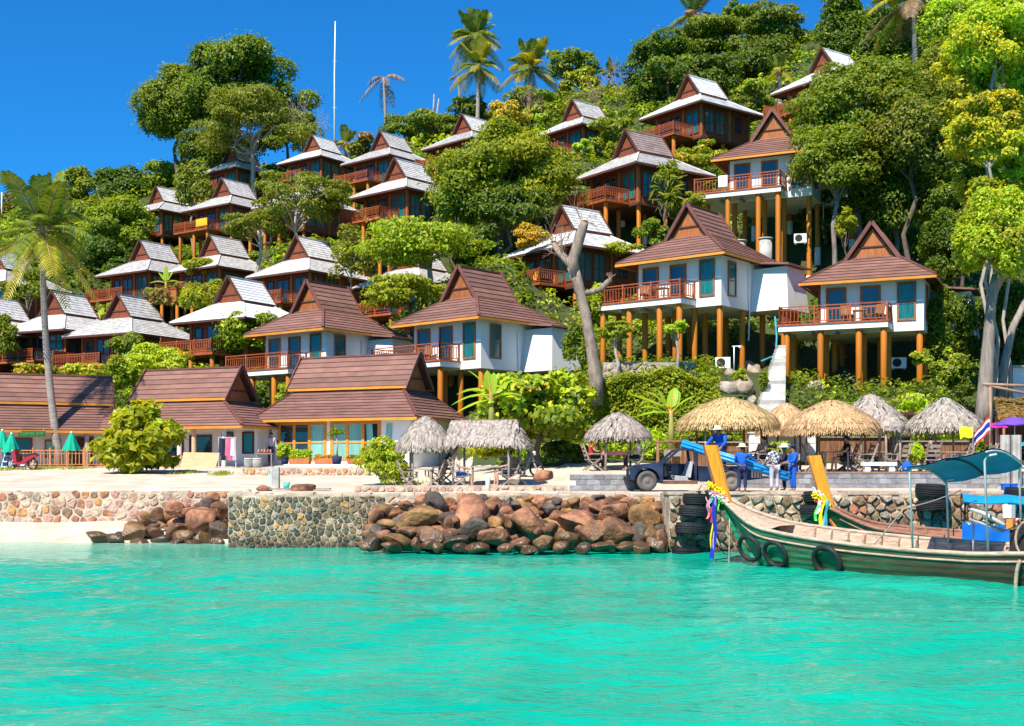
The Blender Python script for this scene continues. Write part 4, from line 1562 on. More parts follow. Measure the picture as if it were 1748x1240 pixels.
def limb(mb, a, b, r0, r1, rs, k=4, wig=0.06, n=6):
    a, b = np.array(a), np.array(b)
    L_ = np.linalg.norm(b - a)
    pts, rad = [], []
    for i in range(k + 1):
        t = i / k
        p = a + (b - a) * t + rs.normal(size=3) * wig * L_ * math.sin(math.pi * t)
        p[2] += 0.10 * L_ * math.sin(math.pi * t) * 0.5
        pts.append(p)
        rad.append(r0 + (r1 - r0) * t)
    mb.tube(pts, rad, n)
    return pts


_seed = [1000]


def tree(name, label, px, py, rx, ry, Y, col, k=1.0, leaf=None, trunk=True, cat='tree', group=None, nclump=None, spread=0.66, csize=(0.24, 0.42), col2=None, mix=0.0, low=-0.7, foot=None,
         bark='bark_dark', limbs=6, flat=0.75, layered=0, trunk_r=None, lean=0.0, aspect=0.5):
    _seed[0] += 1
    rs = np.random.RandomState(_seed[0])
    s_ = FPX / Y
    rx, ry, k = rx * 1.07, ry * 1.07, k * 1.5
    c = at(px, py, Y)
    rad = (rx / s_, rx / s_ * 0.85, ry / s_)
    leaf = leaf or max(0.20, 0.0031 * Y)
    n = int(max(500, k * rx * ry * 1.05 * (0.0036 * Y / leaf) ** 2))
    nclump = nclump or int(min(60, 12 + rx * ry / 220))
    P, N, C = crown_points(rad, n, rs, nclump, spread, csize, flat, low, layered)
    V, F = leaf_faces(P, N, np.full(n, leaf), rs, aspect)
    if foot is None:
        fx_, fy_ = c.x + lean, c.y
        fz = ground(fx_, fy_) - 0.2
    else:
        fx_, fy_, fz = foot
    fz = min(fz, c.z - 0.3 * rad[2])
    root = thing(name, label, cat, (fx_, fy_, fz), group=group)
    off = np.array([c.x - fx_, c.y - fy_, c.z - fz])
    mats = [LEAF[col]]
    mi = None
    if col2:
        mats.append(LEAF[col2])
        cl = rs.rand(len(P)) < mix
        near = vnoise(P * (1.6 / max(rad)), _seed[0], 2) > (0.9 - 1.6 * mix)
        mi = np.repeat((cl & True) | near, 2).astype(np.int32)
    obj('crown' if trunk else 'foliage', np_mesh('crown', V + off, F, mats, mi=mi), root)
    if trunk:
        mb = MB()
        tr = trunk_r or max(0.10, 0.055 * rad[0])
        top = off + np.array([0, 0, -0.30 * rad[2]])
        pts = limb(mb, (0, 0, 0), top, tr, tr * 0.6, rs, 5, 0.03, 8)
        idx = rs.choice(len(C), min(limbs, len(C)), replace=False)
        for i in idx:
            e = off + C[i] * 0.95
            p2 = limb(mb, pts[-1 - rs.randint(0, 2)], e, tr * 0.5, tr * 0.1, rs, 4, 0.08, 6)
            for _ in range(2):
                j = rs.randint(len(C))
                if np.linalg.norm(C[j] - C[i]) < 0.9 * rad[0]:
                    limb(mb, p2[2], off + C[j] * 0.95, tr * 0.24, tr * 0.06, rs, 3, 0.08, 5)
        mb.build('trunk', M[bark], root, True)
    return root


HT, HS = 'trees on the hillside', 'shrubs between the houses'
TREES = [
    # label, px, py, rx, ry, Y, colour, options
    ('great dark broadleaf tree on the skyline, main rounded crown left of the white mast', 405, 150, 92, 82, 160, 'mid', dict(k=1.7, limbs=9, spread=.66, csize=(.24, .40), nclump=34, col2='dark', mix=.2)),
    ('broad dark crown on the skyline overhanging to the side of the great tree', 300, 185, 68, 82, 163, 'mid', dict(k=1.6, limbs=6, spread=.66, csize=(.26, .40), nclump=24, col2='dark', mix=.15)),
    ('green skyline tree behind the olive tree, nearest to the white mast', 490, 200, 52, 62, 161, 'mid', dict(k=1.3)),
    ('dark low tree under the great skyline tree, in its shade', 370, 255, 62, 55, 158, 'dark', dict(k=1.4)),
    ('pale olive tree with fine bare branches in front of the great dark skyline tree', 434, 215, 104, 66, 150, 'olive', dict(k=0.75, limbs=18, bark='bark_pale', spread=.70, csize=(.14, .28), nclump=60, trunk_r=.36, leaf=.38)),
    ('rounded green tree on the skyline above the leaning palm', 150, 322, 44, 38, 172, 'mid', {}),
    ('dark green tree on the skyline left of the mottled grey roof', 215, 322, 52, 42, 168, 'dark', dict(k=1.3)),
    ('yellowish green tree on the skyline behind the mottled grey roof', 285, 305, 50, 38, 170, 'lime', dict(col2='mid', mix=.5)),
    ('brownish skyline bush at the foot of the great tree', 335, 300, 34, 26, 166, 'olive', {}),
    ('small brown-leaved tree on the skyline beside the leaning palm crown', 118, 345, 34, 30, 172, 'dry', dict(col2='mid', mix=.4)),
    ('brown bushy tree on the skyline at the photo edge', 25, 352, 36, 28, 174, 'dry', dict(col2='mid', mix=.5)),
    ('green tree behind the fronds of the leaning palm', 70, 385, 52, 42, 160, 'mid', {}),
    ('fresh green spreading tree just right of the leaning palm fronds', 200, 388, 66, 48, 126, 'bright', dict(k=1.2, col2='mid', mix=.3)),
    ('dark tree below the fresh green one, next to the grey roof', 180, 445, 46, 40, 122, 'dark', dict(k=1.3)),
    ('dark green tree beneath the fresh green one, touching the bungalow deck', 232, 425, 30, 34, 124, 'mid', {}),
    ('thin grey-stemmed tree with sparse olive leaves behind the mottled roof', 330, 320, 40, 44, 132, 'olive', dict(k=.55, limbs=8, bark='bark_pale', trunk_r=.16)),
    ('olive leafy tree with a pale forked trunk in front of the screened bungalow', 505, 340, 92, 62, 106, 'olive', dict(k=.6, limbs=14, bark='bark_pale', col2='mid', mix=.25, trunk_r=.22, spread=.72, csize=(.12, .26), nclump=50, leaf=.28)),
    ('lower spray of the olive tree beside the leaf-shadowed grey roof', 440, 380, 62, 38, 107, 'olive', dict(k=.55, limbs=8, bark='bark_pale', csize=(.13, .26), nclump=30, leaf=.28)),
    ('thin twiggy shrub between the two bungalows above the brown villa', 600, 440, 40, 50, 96, 'olive', dict(k=.45, limbs=10, bark='bark_pale', trunk_r=.10)),
    ('rounded green tree on the skyline right of the dead palm', 690, 218, 34, 26, 158, 'mid', dict(col2='dark', mix=.3)),
    ('green tree on the skyline just above the roof beside the mango tree', 745, 215, 46, 30, 150, 'mid', {}),
    ('olive tree on the skyline just below the dead palm', 625, 250, 32, 26, 160, 'olive', dict(col2='dry', mix=.3)),
    ('golden leaved bush on the skyline at the foot of the pair of coconut palms', 868, 190, 32, 22, 138, 'gold', {}),
    ('dark green tree behind the coconut palm trunks', 800, 188, 36, 26, 146, 'dark', {}),
    ('big round mango tree with dense dark glossy leaves in the middle of the slope', 856, 306, 112, 90, 90, 'mid', dict(k=1.9, nclump=70, spread=.68, csize=(.2, .32), col2='bright', mix=.28, limbs=5, leaf=.33)),
    ('lower right skirt of the mango tree, deep green above the yellow bush', 866, 368, 70, 52, 88, 'dark', dict(k=1.8, leaf=.33)),
    ('lower left skirt of the mango tree beside the bungalow', 780, 345, 38, 56, 89, 'mid', dict(k=1.5, leaf=.33)),
    ('lime green layered tree in front of the buried bungalow', 735, 425, 112, 48, 84, 'bright', dict(k=1.0, layered=4, flat=.45, bark='bark_pale', spread=.7, col2='lime', mix=.25, limbs=9, leaf=.30)),
    ('lower tier of lime green branches above the ridge of the brown villa', 700, 505, 82, 34, 80, 'bright', dict(k=1.0, flat=.5, layered=3, leaf=.30, limbs=6)),
    ('dark shady tree left of the bungalow behind the forked trunk', 805, 452, 40, 48, 92, 'dark', dict(k=1.4)),
    ('orange and yellow leaved croton beside the white-roofed bungalow', 905, 405, 28, 26, 84, 'croton', dict(trunk=False, cat='shrub')),
    ('olive tree on the skyline behind the single coconut palm', 905, 175, 42, 26, 142, 'olive', dict(col2='mid', mix=.3)),
    ('hazy green tree on the skyline right of the single coconut palm', 975, 115, 46, 32, 160, 'olive', dict(col2='mid', mix=.5)),
    ('yellow green bush on the ridge beside the bare brown trees', 990, 148, 34, 32, 152, 'lime', dict(col2='olive', mix=.6)),
    ('olive bush on the ridge left of the upper grey gable', 925, 195, 30, 28, 140, 'olive', dict(col2='lime', mix=.3)),
    ('bright bushy tree right of the upper grey gable', 1045, 225, 38, 32, 112, 'bright', dict(col2='mid', mix=.5)),
    ('bright green shrub below the upper grey-roofed bungalow deck', 1020, 265, 32, 34, 108, 'mid', dict(col2='bright', mix=.4)),
    ('umbrella-shaped papaya tree beside the upper bungalow deck', 996, 250, 17, 13, 104, 'lime', dict(bark='bark_pale', trunk_r=.1, limbs=3, k=1.6)),
    ('wide dark spreading tree on the ridge, left half of the ridge grove', 1140, 120, 66, 62, 132, 'mid', dict(k=1.4, layered=4, flat=.5, col2='dark', mix=.4)),
    ('layered dark tree on the ridge with its flat top against the sky', 1215, 75, 78, 50, 134, 'mid', dict(k=1.3, layered=4, flat=.45, col2='dark', mix=.3)),
    ('dark tree with an upswept crown on the ridge, right of the grove', 1305, 50, 68, 48, 130, 'dark', dict(k=1.3, layered=5, flat=.45, col2='mid', mix=.4)),
    ('dense dark tree below the ridge grove behind the white gable', 1300, 115, 62, 58, 126, 'dark', dict(k=1.5)),
    ('shadowy tree on the ridge behind the white-roofed bungalow', 1215, 140, 60, 44, 124, 'dark', dict(k=1.5)),
    ('tuft of light green foliage at the top of the ridge grove', 1255, 25, 34, 24, 134, 'mid', {}),
    ('pale green bush in front of the ridge grove beside the hidden bungalow', 1290, 165, 40, 24, 116, 'lime', dict(col2='olive', mix=.6)),
    ('tall dark tree standing on the ridge right of the sky gap', 1440, 50, 50, 78, 120, 'dark', dict(k=1.4, col2='mid', mix=.35)),
    ('dark tree behind the coconut palm at the top edge', 1530, 70, 62, 70, 118, 'dark', dict(k=1.3)),
    ('large leafy tree with a wide olive green crown covering the upper white villa', 1470, 190, 112, 82, 80, 'olive', dict(k=1.25, col2='mid', mix=.4, limbs=10, spread=.7, leaf=.27, csize=(.16, .34))),
    ('drooping lower crown of the large leafy tree over the tall orange posts', 1430, 285, 88, 66, 78, 'olive', dict(k=1.1, col2='mid', mix=.4, limbs=9, leaf=.27, bark='bark')),
    ('right-hand crown of the large leafy tree, above the villa gable', 1555, 235, 88, 86, 77, 'olive', dict(k=1.2, col2='dark', mix=.3, limbs=8, leaf=.27)),
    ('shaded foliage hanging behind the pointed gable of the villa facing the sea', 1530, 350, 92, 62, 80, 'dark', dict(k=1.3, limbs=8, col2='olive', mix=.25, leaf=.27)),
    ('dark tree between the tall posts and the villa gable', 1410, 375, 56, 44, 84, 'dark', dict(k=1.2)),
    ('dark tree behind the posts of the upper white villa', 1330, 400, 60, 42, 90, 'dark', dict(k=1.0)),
    ('bright green sapling below the large leafy tree', 1445, 385, 22, 26, 74, 'bright', dict(trunk_r=.05, limbs=4)),
    ('tall yellow green feathery tree, top crown at the photo edge', 1700, 75, 72, 80, 60, 'yellow', dict(k=1.7, bark='bark_pale', limbs=9, spread=.68, leaf=.20, csize=(.2, .38), col2='lime', mix=.5)),
    ('yellow green feathery crown below the top one, beside pale branches', 1690, 205, 62, 62, 60, 'yellow', dict(k=1.6, bark='bark_pale', limbs=9, spread=.68, leaf=.20, csize=(.2, .36), col2='olive', mix=.35)),
    ('yellow green feathery crown at mid height of the photo edge', 1722, 300, 44, 50, 61, 'yellow', dict(k=1.6, bark='bark_pale', limbs=6, leaf=.20, csize=(.2, .36), col2='lime', mix=.5)),
    ('fresh lime tree crown on top of the thick grey trunk beside the huts', 1700, 418, 66, 92, 55, 'lime', dict(k=1.9, trunk=False, leaf=.20, csize=(.2, .36), col2='bright', mix=.35)),
    ('green tree right of the sea-facing villa, reaching its eave', 1630, 430, 56, 70, 70, 'mid', dict(k=1.2, col2='dark', mix=.4)),
    ('dark green tree beside the wall of the sea-facing villa', 1615, 560, 50, 72, 68, 'mid', dict(k=1.1, col2='dark', mix=.5)),
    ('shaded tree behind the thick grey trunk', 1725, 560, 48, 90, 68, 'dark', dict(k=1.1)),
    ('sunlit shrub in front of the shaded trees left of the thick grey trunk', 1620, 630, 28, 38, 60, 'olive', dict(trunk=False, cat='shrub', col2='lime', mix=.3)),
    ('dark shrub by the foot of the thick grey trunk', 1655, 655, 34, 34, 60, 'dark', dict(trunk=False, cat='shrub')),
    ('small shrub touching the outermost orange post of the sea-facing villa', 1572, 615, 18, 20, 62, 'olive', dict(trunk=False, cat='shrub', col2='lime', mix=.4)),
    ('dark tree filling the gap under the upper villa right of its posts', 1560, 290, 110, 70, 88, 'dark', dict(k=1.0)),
    ('dark tree at mid slope between feathery crown and leafy tree', 1640, 330, 60, 60, 76, 'mid', dict(k=1.1, col2='dark', mix=.5)),
    ('dark bushy tree in the shade behind the feathery crowns, below the top one', 1610, 150, 74, 74, 92, 'mid', dict(k=1.1, col2='olive', mix=.4)),
    ('tree filling the slope right of the large leafy tree, under the pale branches', 1640, 250, 66, 66, 88, 'olive', dict(k=1.1, col2='dark', mix=.4)),
    ('dark tree at the top edge right of the coconut palm', 1630, 50, 60, 62, 100, 'mid', dict(k=1.2, col2='lime', mix=.2)),
    ('yellow green feathery crown reaching out at the top right of the photo', 1742, 30, 50, 60, 61, 'yellow', dict(k=1.5, trunk=False, cat='tree', leaf=.2, col2='lime', mix=.4)),
    ('yellow green feathery spray left of the pale crooked branches', 1650, 165, 42, 52, 61, 'yellow', dict(k=1.3, trunk=False, cat='tree', leaf=.2, col2='olive', mix=.4)),
    ('yellow green feathery spray right of the pale crooked branches', 1745, 165, 40, 66, 62, 'yellow', dict(k=1.5, trunk=False, cat='tree', leaf=.2, col2='lime', mix=.5)),
    ('yellow green feathery crown between the topmost one and the pale crooked branches', 1695, 145, 52, 48, 62, 'yellow', dict(k=1.5, bark='bark_pale', limbs=6, leaf=.2, csize=(.2, .36), col2='lime', mix=.5)),
    ('yellow green feathery spray beside the pale branches, just above the lime crown', 1668, 318, 44, 52, 62, 'yellow', dict(k=1.1, trunk=False, cat='tree', leaf=.2, csize=(.18, .32), col2='olive', mix=.3)),
    ('yellow feathery spray high on the left side of the pale crooked branches', 1645, 110, 46, 62, 63, 'yellow', dict(k=1.2, trunk=False, cat='tree', leaf=.2, csize=(.2, .34), col2='lime', mix=.2)),
    ('wide yellow feathery crown around the fork of the pale crooked branches', 1668, 232, 62, 52, 60.5, 'yellow', dict(k=1.3, trunk=False, cat='tree', leaf=.2, csize=(.2, .34), col2='lime', mix=.25)),
    ('yellow feathery crown hanging at the photo edge below the fork', 1722, 258, 56, 52, 60, 'yellow', dict(k=1.4, trunk=False, cat='tree', leaf=.2, csize=(.2, .34), col2='lime', mix=.3)),
    ('thin yellow feathery veil just above the lime crown', 1700, 345, 58, 44, 60, 'yellow', dict(k=1.2, trunk=False, cat='tree', leaf=.2, csize=(.2, .34), col2='bright', mix=.4)),
    ('lime leafy spray hanging over the second grey stem', 1735, 395, 36, 60, 59, 'lime', dict(k=1.6, trunk=False, cat='tree', leaf=.2, col2='yellow', mix=.4)),
    ('pandanus-like drooping tree between the two upper houses', 1138, 330, 26, 52, 86, 'olive', dict(k=1.3, col2='mid', mix=.3, aspect=.16, leaf=.9, cat='tree')),
    ('orange-tinged green bush below the top white-roofed bungalow', 1205, 262, 52, 24, 96, 'bright', dict(trunk=False, cat='shrub', col2='croton', mix=.15)),
    ('bright shrub at the left end of the upper white villa deck', 1188, 342, 22, 18, 80, 'bright', dict(trunk_r=.06, limbs=3)),
    ('rounded shrub beside the white-footed posts', 1112, 400, 30, 28, 84, 'mid', dict(trunk=False, cat='shrub')),
    ('low green shrub below the white-footed posts', 1065, 425, 34, 16, 84, 'bright', dict(trunk=False, cat='shrub')),
    ('flat-topped papaya tree under the deck of the villa behind the forked trunk', 1052, 565, 30, 20, 63, 'bright', dict(bark='bark_pale', trunk_r=.11, limbs=5, flat=.5, k=1.4)),
    ('thin papaya tree with a small yellowish crown in front of the orange posts', 1155, 560, 19, 14, 62, 'lime', dict(bark='bark_pale', trunk_r=.09, limbs=4, k=1.2)),
    ('yellowish shrub between the posts left of the forked trunk', 1010, 545, 26, 60, 72, 'bright', dict(trunk=False, cat='shrub', col2='lime', mix=.4)),
    ('dark green shrub right behind the foot of the forked trunk', 985, 590, 26, 46, 66, 'mid', dict(trunk=False, cat='shrub')),
    ('light green creeper thicket seen through the posts of the villa', 1090, 545, 46, 44, 80, 'lime', dict(trunk=False, cat='shrub', col2='bright', mix=.5)),
    ('leafy round-leaved tree shading the tables beside the thatched shelters', 918, 700, 100, 62, 52, 'lime', dict(k=1.5, leaf=.30, aspect=.75, col2='mid', mix=.4, limbs=7, trunk_r=.16, nclump=46)),
    ('brown tinged upper part of the round-leaved tree', 905, 672, 42, 26, 51.5, 'olive', dict(k=1.1, leaf=.26, aspect=.7, trunk=False, cat='shrub', col2='croton', mix=.3)),
    ('round glossy bush with big light green leaves standing alone on the sand', 242, 757, 72, 60, 57, 'lime', dict(k=2.4, leaf=.46, aspect=.55, trunk=False, cat='bush', spread=.70, nclump=34, csize=(.2, .36), col2='bright', mix=.5, low=-.9)),
    ('yellow green shrub beside the round thatched shelter', 657, 788, 42, 36, 49, 'lime', dict(k=2.6, leaf=.24, aspect=.3, trunk=False, cat='shrub', col2='bright', mix=.5, low=-.95, csize=(.35, .5))),
    ('dense mango-like bush left of the brown roofed villa deck', 430, 570, 58, 48, 88, 'mid', dict(k=1.4, col2='lime', mix=.3, trunk=False, cat='shrub', leaf=.3)),
    ('dark part of the bush beside the villa deck', 388, 592, 26, 30, 88, 'dark', dict(trunk=False, cat='shrub')),
    ('feathery bright tree in front of the grey roofs at left, above the white roof', 345, 520, 40, 44, 92, 'bright', dict(k=.9, limbs=5)),
    ('yellow flowering shrub above the long brown roof', 265, 615, 62, 26, 80, 'croton', dict(k=.9, trunk=False, cat='shrub', col2='lime', mix=.5)),
    ('green shrub between the long brown roofs', 212, 640, 26, 34, 78, 'lime', dict(trunk=False, cat='shrub', col2='bright', mix=.5)),
    ('leafy vine-covered bush beside the flowering shrub', 218, 590, 34, 30, 84, 'olive', dict(trunk=False, cat='shrub', col2='mid', mix=.5, k=.8)),
    ('pink and green flowering shrub above the long roof at the photo edge', 60, 632, 40, 12, 82, 'mid', dict(trunk=False, cat='shrub', col2='croton', mix=.3)),
    ('yellow shrub right of the leaning palm trunk, in front of the lower deck', 140, 632, 36, 14, 82, 'croton', dict(trunk=False, cat='shrub', col2='lime', mix=.4)),
    ('dry brown shrub between the grey roofs in front of the planter deck', 300, 505, 46, 26, 100, 'dry', dict(k=.6, col2='olive', mix=.4, trunk=False, cat='shrub')),
    ('olive shrub left of the planter deck', 190, 535, 30, 26, 106, 'olive', dict(k=.7, trunk=False, cat='shrub', col2='lime', mix=.2)),
    ('green tree at the left of the leaning palm trunk below its fronds', 45, 500, 38, 38, 104, 'mid', dict(k=.9, col2='olive', mix=.3)),
    ('green shrub at the photo edge beside the lower grey roof', 8, 575, 24, 40, 96, 'mid', dict(trunk=False, cat='shrub')),
    ('bright shrub in front of the leaf-shadowed bungalow windows', 372, 498, 26, 22, 104, 'bright', dict(trunk=False, cat='shrub')),
    ('lime shrub under the deck beside the long pavilion gable', 485, 672, 22, 18, 72, 'bright', dict(trunk=False, cat='shrub', col2='lime', mix=.3)),
    ('green shrub between bungalow posts below the olive tree', 340, 455, 24, 20, 110, 'bright', dict(trunk=False, cat='shrub')),
    ('yellow green bush under the screened bungalow', 435, 455, 30, 30, 116, 'lime', dict(trunk=False, cat='shrub', col2='mid', mix=.4)),
    ('small shrub at the foot of the big trunk by the pale steps', 1303, 650, 9, 24, 60.5, 'mid', dict(trunk=False, cat='shrub')),
    ('weedy shrub beside the boulders left of the pale steps', 1262, 640, 14, 12, 60.5, 'bright', dict(trunk=False, cat='shrub')),
    ('potted shrub at the left corner of the curtained building', 486, 772, 12, 18, 57.5, 'lime', dict(trunk=False, cat='potted plant', k=1.5)),
    ('green shrub behind the golden huts near the menu sign', 1330, 762, 16, 12, 50, 'lime', dict(trunk=False, cat='shrub', aspect=.2, leaf=.4)),
    ('leafy plant on the terrace edge under the grey thatched huts', 1560, 775, 18, 22, 46.5, 'lime', dict(trunk=False, cat='shrub', aspect=.25, leaf=.3)),
    ('green plants behind the grey thatched hut at right', 1600, 740, 40, 14, 54, 'lime', dict(trunk=False, cat='shrub', k=.9)),
    ('green plants below the cliff behind the golden huts', 1560, 700, 60, 24, 60, 'olive', dict(trunk=False, cat='shrub', k=.8, col2='lime', mix=.2)),
    ('leafy plants seen under the gabled thatched shelter', 840, 770, 50, 18, 53, 'bright', dict(trunk=False, cat='shrub', k=.9)),
    ('dark plants under the round-leaved tree', 960, 770, 46, 22, 53, 'dark', dict(trunk=False, cat='shrub', k=1.0)),
    ('yellow green bamboo-like plants behind the pyramid thatched shelter', 1115, 760, 24, 34, 54, 'lime', dict(trunk=False, cat='shrub', k=1.1, aspect=.2, leaf=.5)),
    ('leafy plants behind the golden thatched hut', 1215, 755, 50, 24, 53.5, 'bright', dict(trunk=False, cat='shrub', k=1.0, col2='dark', mix=.3)),
]
for lb, px, py, rx, ry, Y, col, op in TREES:
    op = dict(op)
    is_tree = op.get('trunk', True)
    op.setdefault('group', HT if is_tree else HS)
    tree('broadleaf_tree' if is_tree else ('potted_plant' if op.get('cat') == 'potted plant' else 'shrub'), lb, px, py, rx, ry, Y, col, **op)

# clipped hedge
hd = thing('hedge', 'long clipped bright green hedge behind the thatched shelters', 'hedge', at(1110, 720, 58))
rs = np.random.RandomState(77)
n = 26000
hx = rs.uniform(at(985, 0, 58).x, at(1226, 0, 58).x, n)
hy = 57.4 + rs.rand(n) ** 2 * 3.0
top = 2.6 + (800 - 645) / FPX * 58 + 0.25 * np.sin(hx * 1.1) + 0.15 * np.sin(hx * 2.7)
hz = np.where(rs.rand(n) < 0.35, top + rs.normal(0, .07, n), 2.9 + (top - 2.9) * rs.rand(n))
P = np.stack([hx, hy - 0.25 * np.sin(hx * 2.2) * np.cos(hz * 2.3), hz], 1)
N = unit(np.stack([rs.normal(0, .4, n), -0.7 + rs.normal(0, .3, n), 0.6 + rs.normal(0, .35, n)], 1))
V, F = leaf_faces(P, N, np.full(n, .2), rs)
obj('foliage', np_mesh('foliage', V - np.array(hd.location), F, LEAF['bright']), hd)

# undergrowth over the slope
rs = np.random.RandomState(42)
nc = 14000
a_ = rs.uniform(-0.50, 0.50, nc)
yy = 55 + rs.rand(nc) ** 1.25 * 125
xx = a_ * yy
okm = yy > (55 + 20 * (1 - sstep(-0.09, 0.02, a_)))
for key, b in BASE.items():
    okm &= ~((np.abs(xx - b.x) < 4.2) & (np.abs(yy - b.y) < 4.2))
_px, _py = CX + xx / yy * FPX, CY - (ground_np(xx, yy) - CAMZ) / yy * FPX
okm &= ~((_px > 1222) & (_px < 1345) & (_py > 585) & (_py < 700))
for b in (Eb, Fb, Gb):
    okm &= ~((np.abs(xx - b.x) < 6.5) & (np.abs(yy - b.y) < 5))
xx, yy = xx[okm], yy[okm]
nc = len(xx)
zz = ground_np(xx, yy)
per = 34
cr = rs.uniform(0.45, 1.25, nc) * (0.7 + yy / 200)
u = unit(rs.normal(size=(nc * per, 3)) + np.array([0, -.1, .4]))
P = np.repeat(np.stack([xx, yy, zz], 1), per, 0) + u * np.repeat(cr, per)[:, None] * rs.uniform(.6, 1.05, (nc * per, 1)) * np.array([1, 1, .85])
N = unit(u + rs.normal(size=u.shape) * .4 + np.array([0, 0, .4]))
V, F = leaf_faces(P, N, np.repeat(0.0042 * yy, per), rs)
cm = rs.choice(5, nc, p=[.30, .32, .16, .14, .08])
obj('undergrowth', np_mesh('undergrowth', V, F, [LEAF['dark'], LEAF['mid'], LEAF['bright'], LEAF['olive'], LEAF['lime']], mi=np.repeat(cm, per * 2)), kind='stuff')

# ---------------------------------------------------------------- palms
def frond_mesh(L_, el, droop, m, seed, npair=30, wid=0.34, dead=False):
    rs = np.random.RandomState(seed)
    mb = MB()
    e = R_(el)
    def pt(t):
        return np.array([math.cos(e) * t * L_, 0, math.sin(e) * t * L_ - droop * L_ * t * t])
    pts = [pt(t) for t in np.linspace(0, 1, 8)]
    mb.tube(pts, [0.035 * L_ / 3 * (1 - .8 * i / 7) for i in range(8)], 4, mi=1)
    for i in range(npair):
        t = 0.14 + 0.86 * i / (npair - 1)
        p = pt(t)
        tg = pt(min(t + .03, 1.03)) - p
        tg /= np.linalg.norm(tg)
        ll = wid * L_ * (math.sin(math.pi * min(1, 0.12 + t * 0.80)) ** 0.7) * rs.uniform(.8, 1.1)
        for sd in (-1, 1):
            if dead and rs.rand() < .3:
                continue
            out = np.array([0, sd, 0]) * 0.85 + tg * 0.55 + np.array([0, 0, .10])
            out /= np.linalg.norm(out)
            mid = p + out * ll * 0.5 - np.array([0, 0, 0.10 * ll])
            tip = p + out * ll * 0.92 - np.array([0, 0, (0.38 if not dead else .7) * ll + rs.uniform(0, .1) * ll])
            wv = tg * 0.032 * L_ * 0.5 * rs.uniform(.8, 1.3)
            mb.add([p - wv * .5, p + wv * .5, mid + wv, mid - wv, tip], [(0, 1, 2, 3), (3, 2, 4)])
    return mb.mesh('frond', [m, M['twig']])


_fr = {}


def palm(label, crown, foot_px, Y, L_px, n, cols, seed, foot_y=None, wid=.34, trunk_r=0.16, bend=0.0, dead=False, els=None, coconuts=True, mat_t='palm_bark'):
    s_ = FPX / Y
    L_ = L_px / s_
    c = at(crown[0], crown[1], Y)
    f = Vector(((foot_px - CX) / FPX * Y, Y, 0))
    f.z = ground(f.x, f.y) - 0.2 if foot_y is None else at(0, foot_y, Y).z
    f.z = min(f.z, c.z - 1.5)
    rs = np.random.RandomState(seed)
    r = thing('coconut_palm' if not dead else 'dead_palm', label, 'palm', f, group='palms')
    d = c - f
    mb = MB()
    pts, rad = [], []
    for i in range(15):
        t = i / 14
        pts.append(d * t + Vector((bend * math.sin(math.pi * t), 0, 0)))
        rad.append(trunk_r * (1.35 - 0.6 * t ** .5) * (1 + .05 * (i % 2)))
    mb.tube(pts, rad, 9)
    mb.build('trunk', M[mat_t], r, True)
    if not dead:
        mb = MB()
        mb.tube([d - Vector((0, 0, .25)), d + Vector((0, 0, .2)), d + Vector((0, 0, .6))], [trunk_r * .8, trunk_r * 1.1, .05], 8)
        mb.build('crownshaft', M['twig'], r, True)
    els = els or [82, 68, 52, 38, 22, 6, -12]
    for i in range(n):
        fr = (i + 0.5) / n
        el = els[min(int(fr * len(els)), len(els) - 1)] + rs.uniform(-8, 8)
        cn = cols[min(int(fr * len(cols)), len(cols) - 1)]
        dr = rs.uniform(.25, .40) + 0.35 * max(0, math.cos(R_(el))) * (1 if el > -5 else .6)
        dr *= .55 if el > 55 else 1
        me = frond_mesh(L_ * rs.uniform(.82, 1.1) * (1.22 if el > 50 else 1), el, dr, LEAF[cn], seed * 31 + i, dead=dead, wid=wid)
        obj('frond', me, r, d, (0, 0, i * 2.399 + rs.uniform(-.3, .3)))
    if coconuts and not dead:
        for i in range(5):
            mb = MB()
            a = i * 1.26
            V, F = ico(2)
            obj('coconut', np_mesh('coconut', V * np.array([.11, .11, .14]), F, M['fascia'] if i % 2 else M['twig'], True), r, d + Vector((.24 * math.cos(a), .24 * math.sin(a), -.22)))
    return r


palm('tall leaning coconut palm in front of the long brown roofs, fronds yellowing', (72, 398), 103, 66.2, 118, 22, ['palm', 'palm', 'palm', 'palm_yellow'], 3, foot_y=798, wid=.27, trunk_r=.19, bend=-.25, els=[84, 74, 62, 46, 28, 6, -16, -36])
palm('taller palm of the pair on the skyline, its crown topmost against the sky', (812, 66), 822, 148, 56, 24, ['palm', 'palm', 'palm_yellow'], 5, trunk_r=.25)
palm('lower yellowish palm of the pair on the skyline, in front of the taller one', (818, 114), 814, 144, 50, 20, ['palm_yellow', 'palm', 'palm_yellow'], 7, trunk_r=.25)
palm('single coconut palm on the skyline right of the pair', (905, 118), 903, 145, 58, 22, ['palm', 'palm_yellow', 'palm', 'palm_yellow'], 9, trunk_r=.22)
palm('small palm on the skyline beside the white mast', (590, 246), 592, 162, 34, 14, ['palm', 'palm_yellow'], 11, trunk_r=.2)
palm('short dark palm peeping over the bushes on the skyline', (1040, 128), 1040, 158, 30, 9, ['palm'], 13, els=[85, 70, 55, 40])
palm('palm rising above the ridge grove at the top of the photo', (1185, 28), 1187, 140, 52, 16, ['palm', 'palm_dead', 'palm'], 15, trunk_r=.22)
palm('large coconut palm at the top edge above the leafy tree', (1560, 5), 1562, 112, 92, 20, ['palm', 'palm', 'palm_yellow', 'palm_dead'], 17, trunk_r=.24)
palm('thin grey palm trunk with a hanging withered top, left of the pair on the skyline', (782, 130), 789, 150, 22, 5, ['palm_dead'], 19, trunk_r=.14, dead=True, els=[30, -10, -40])
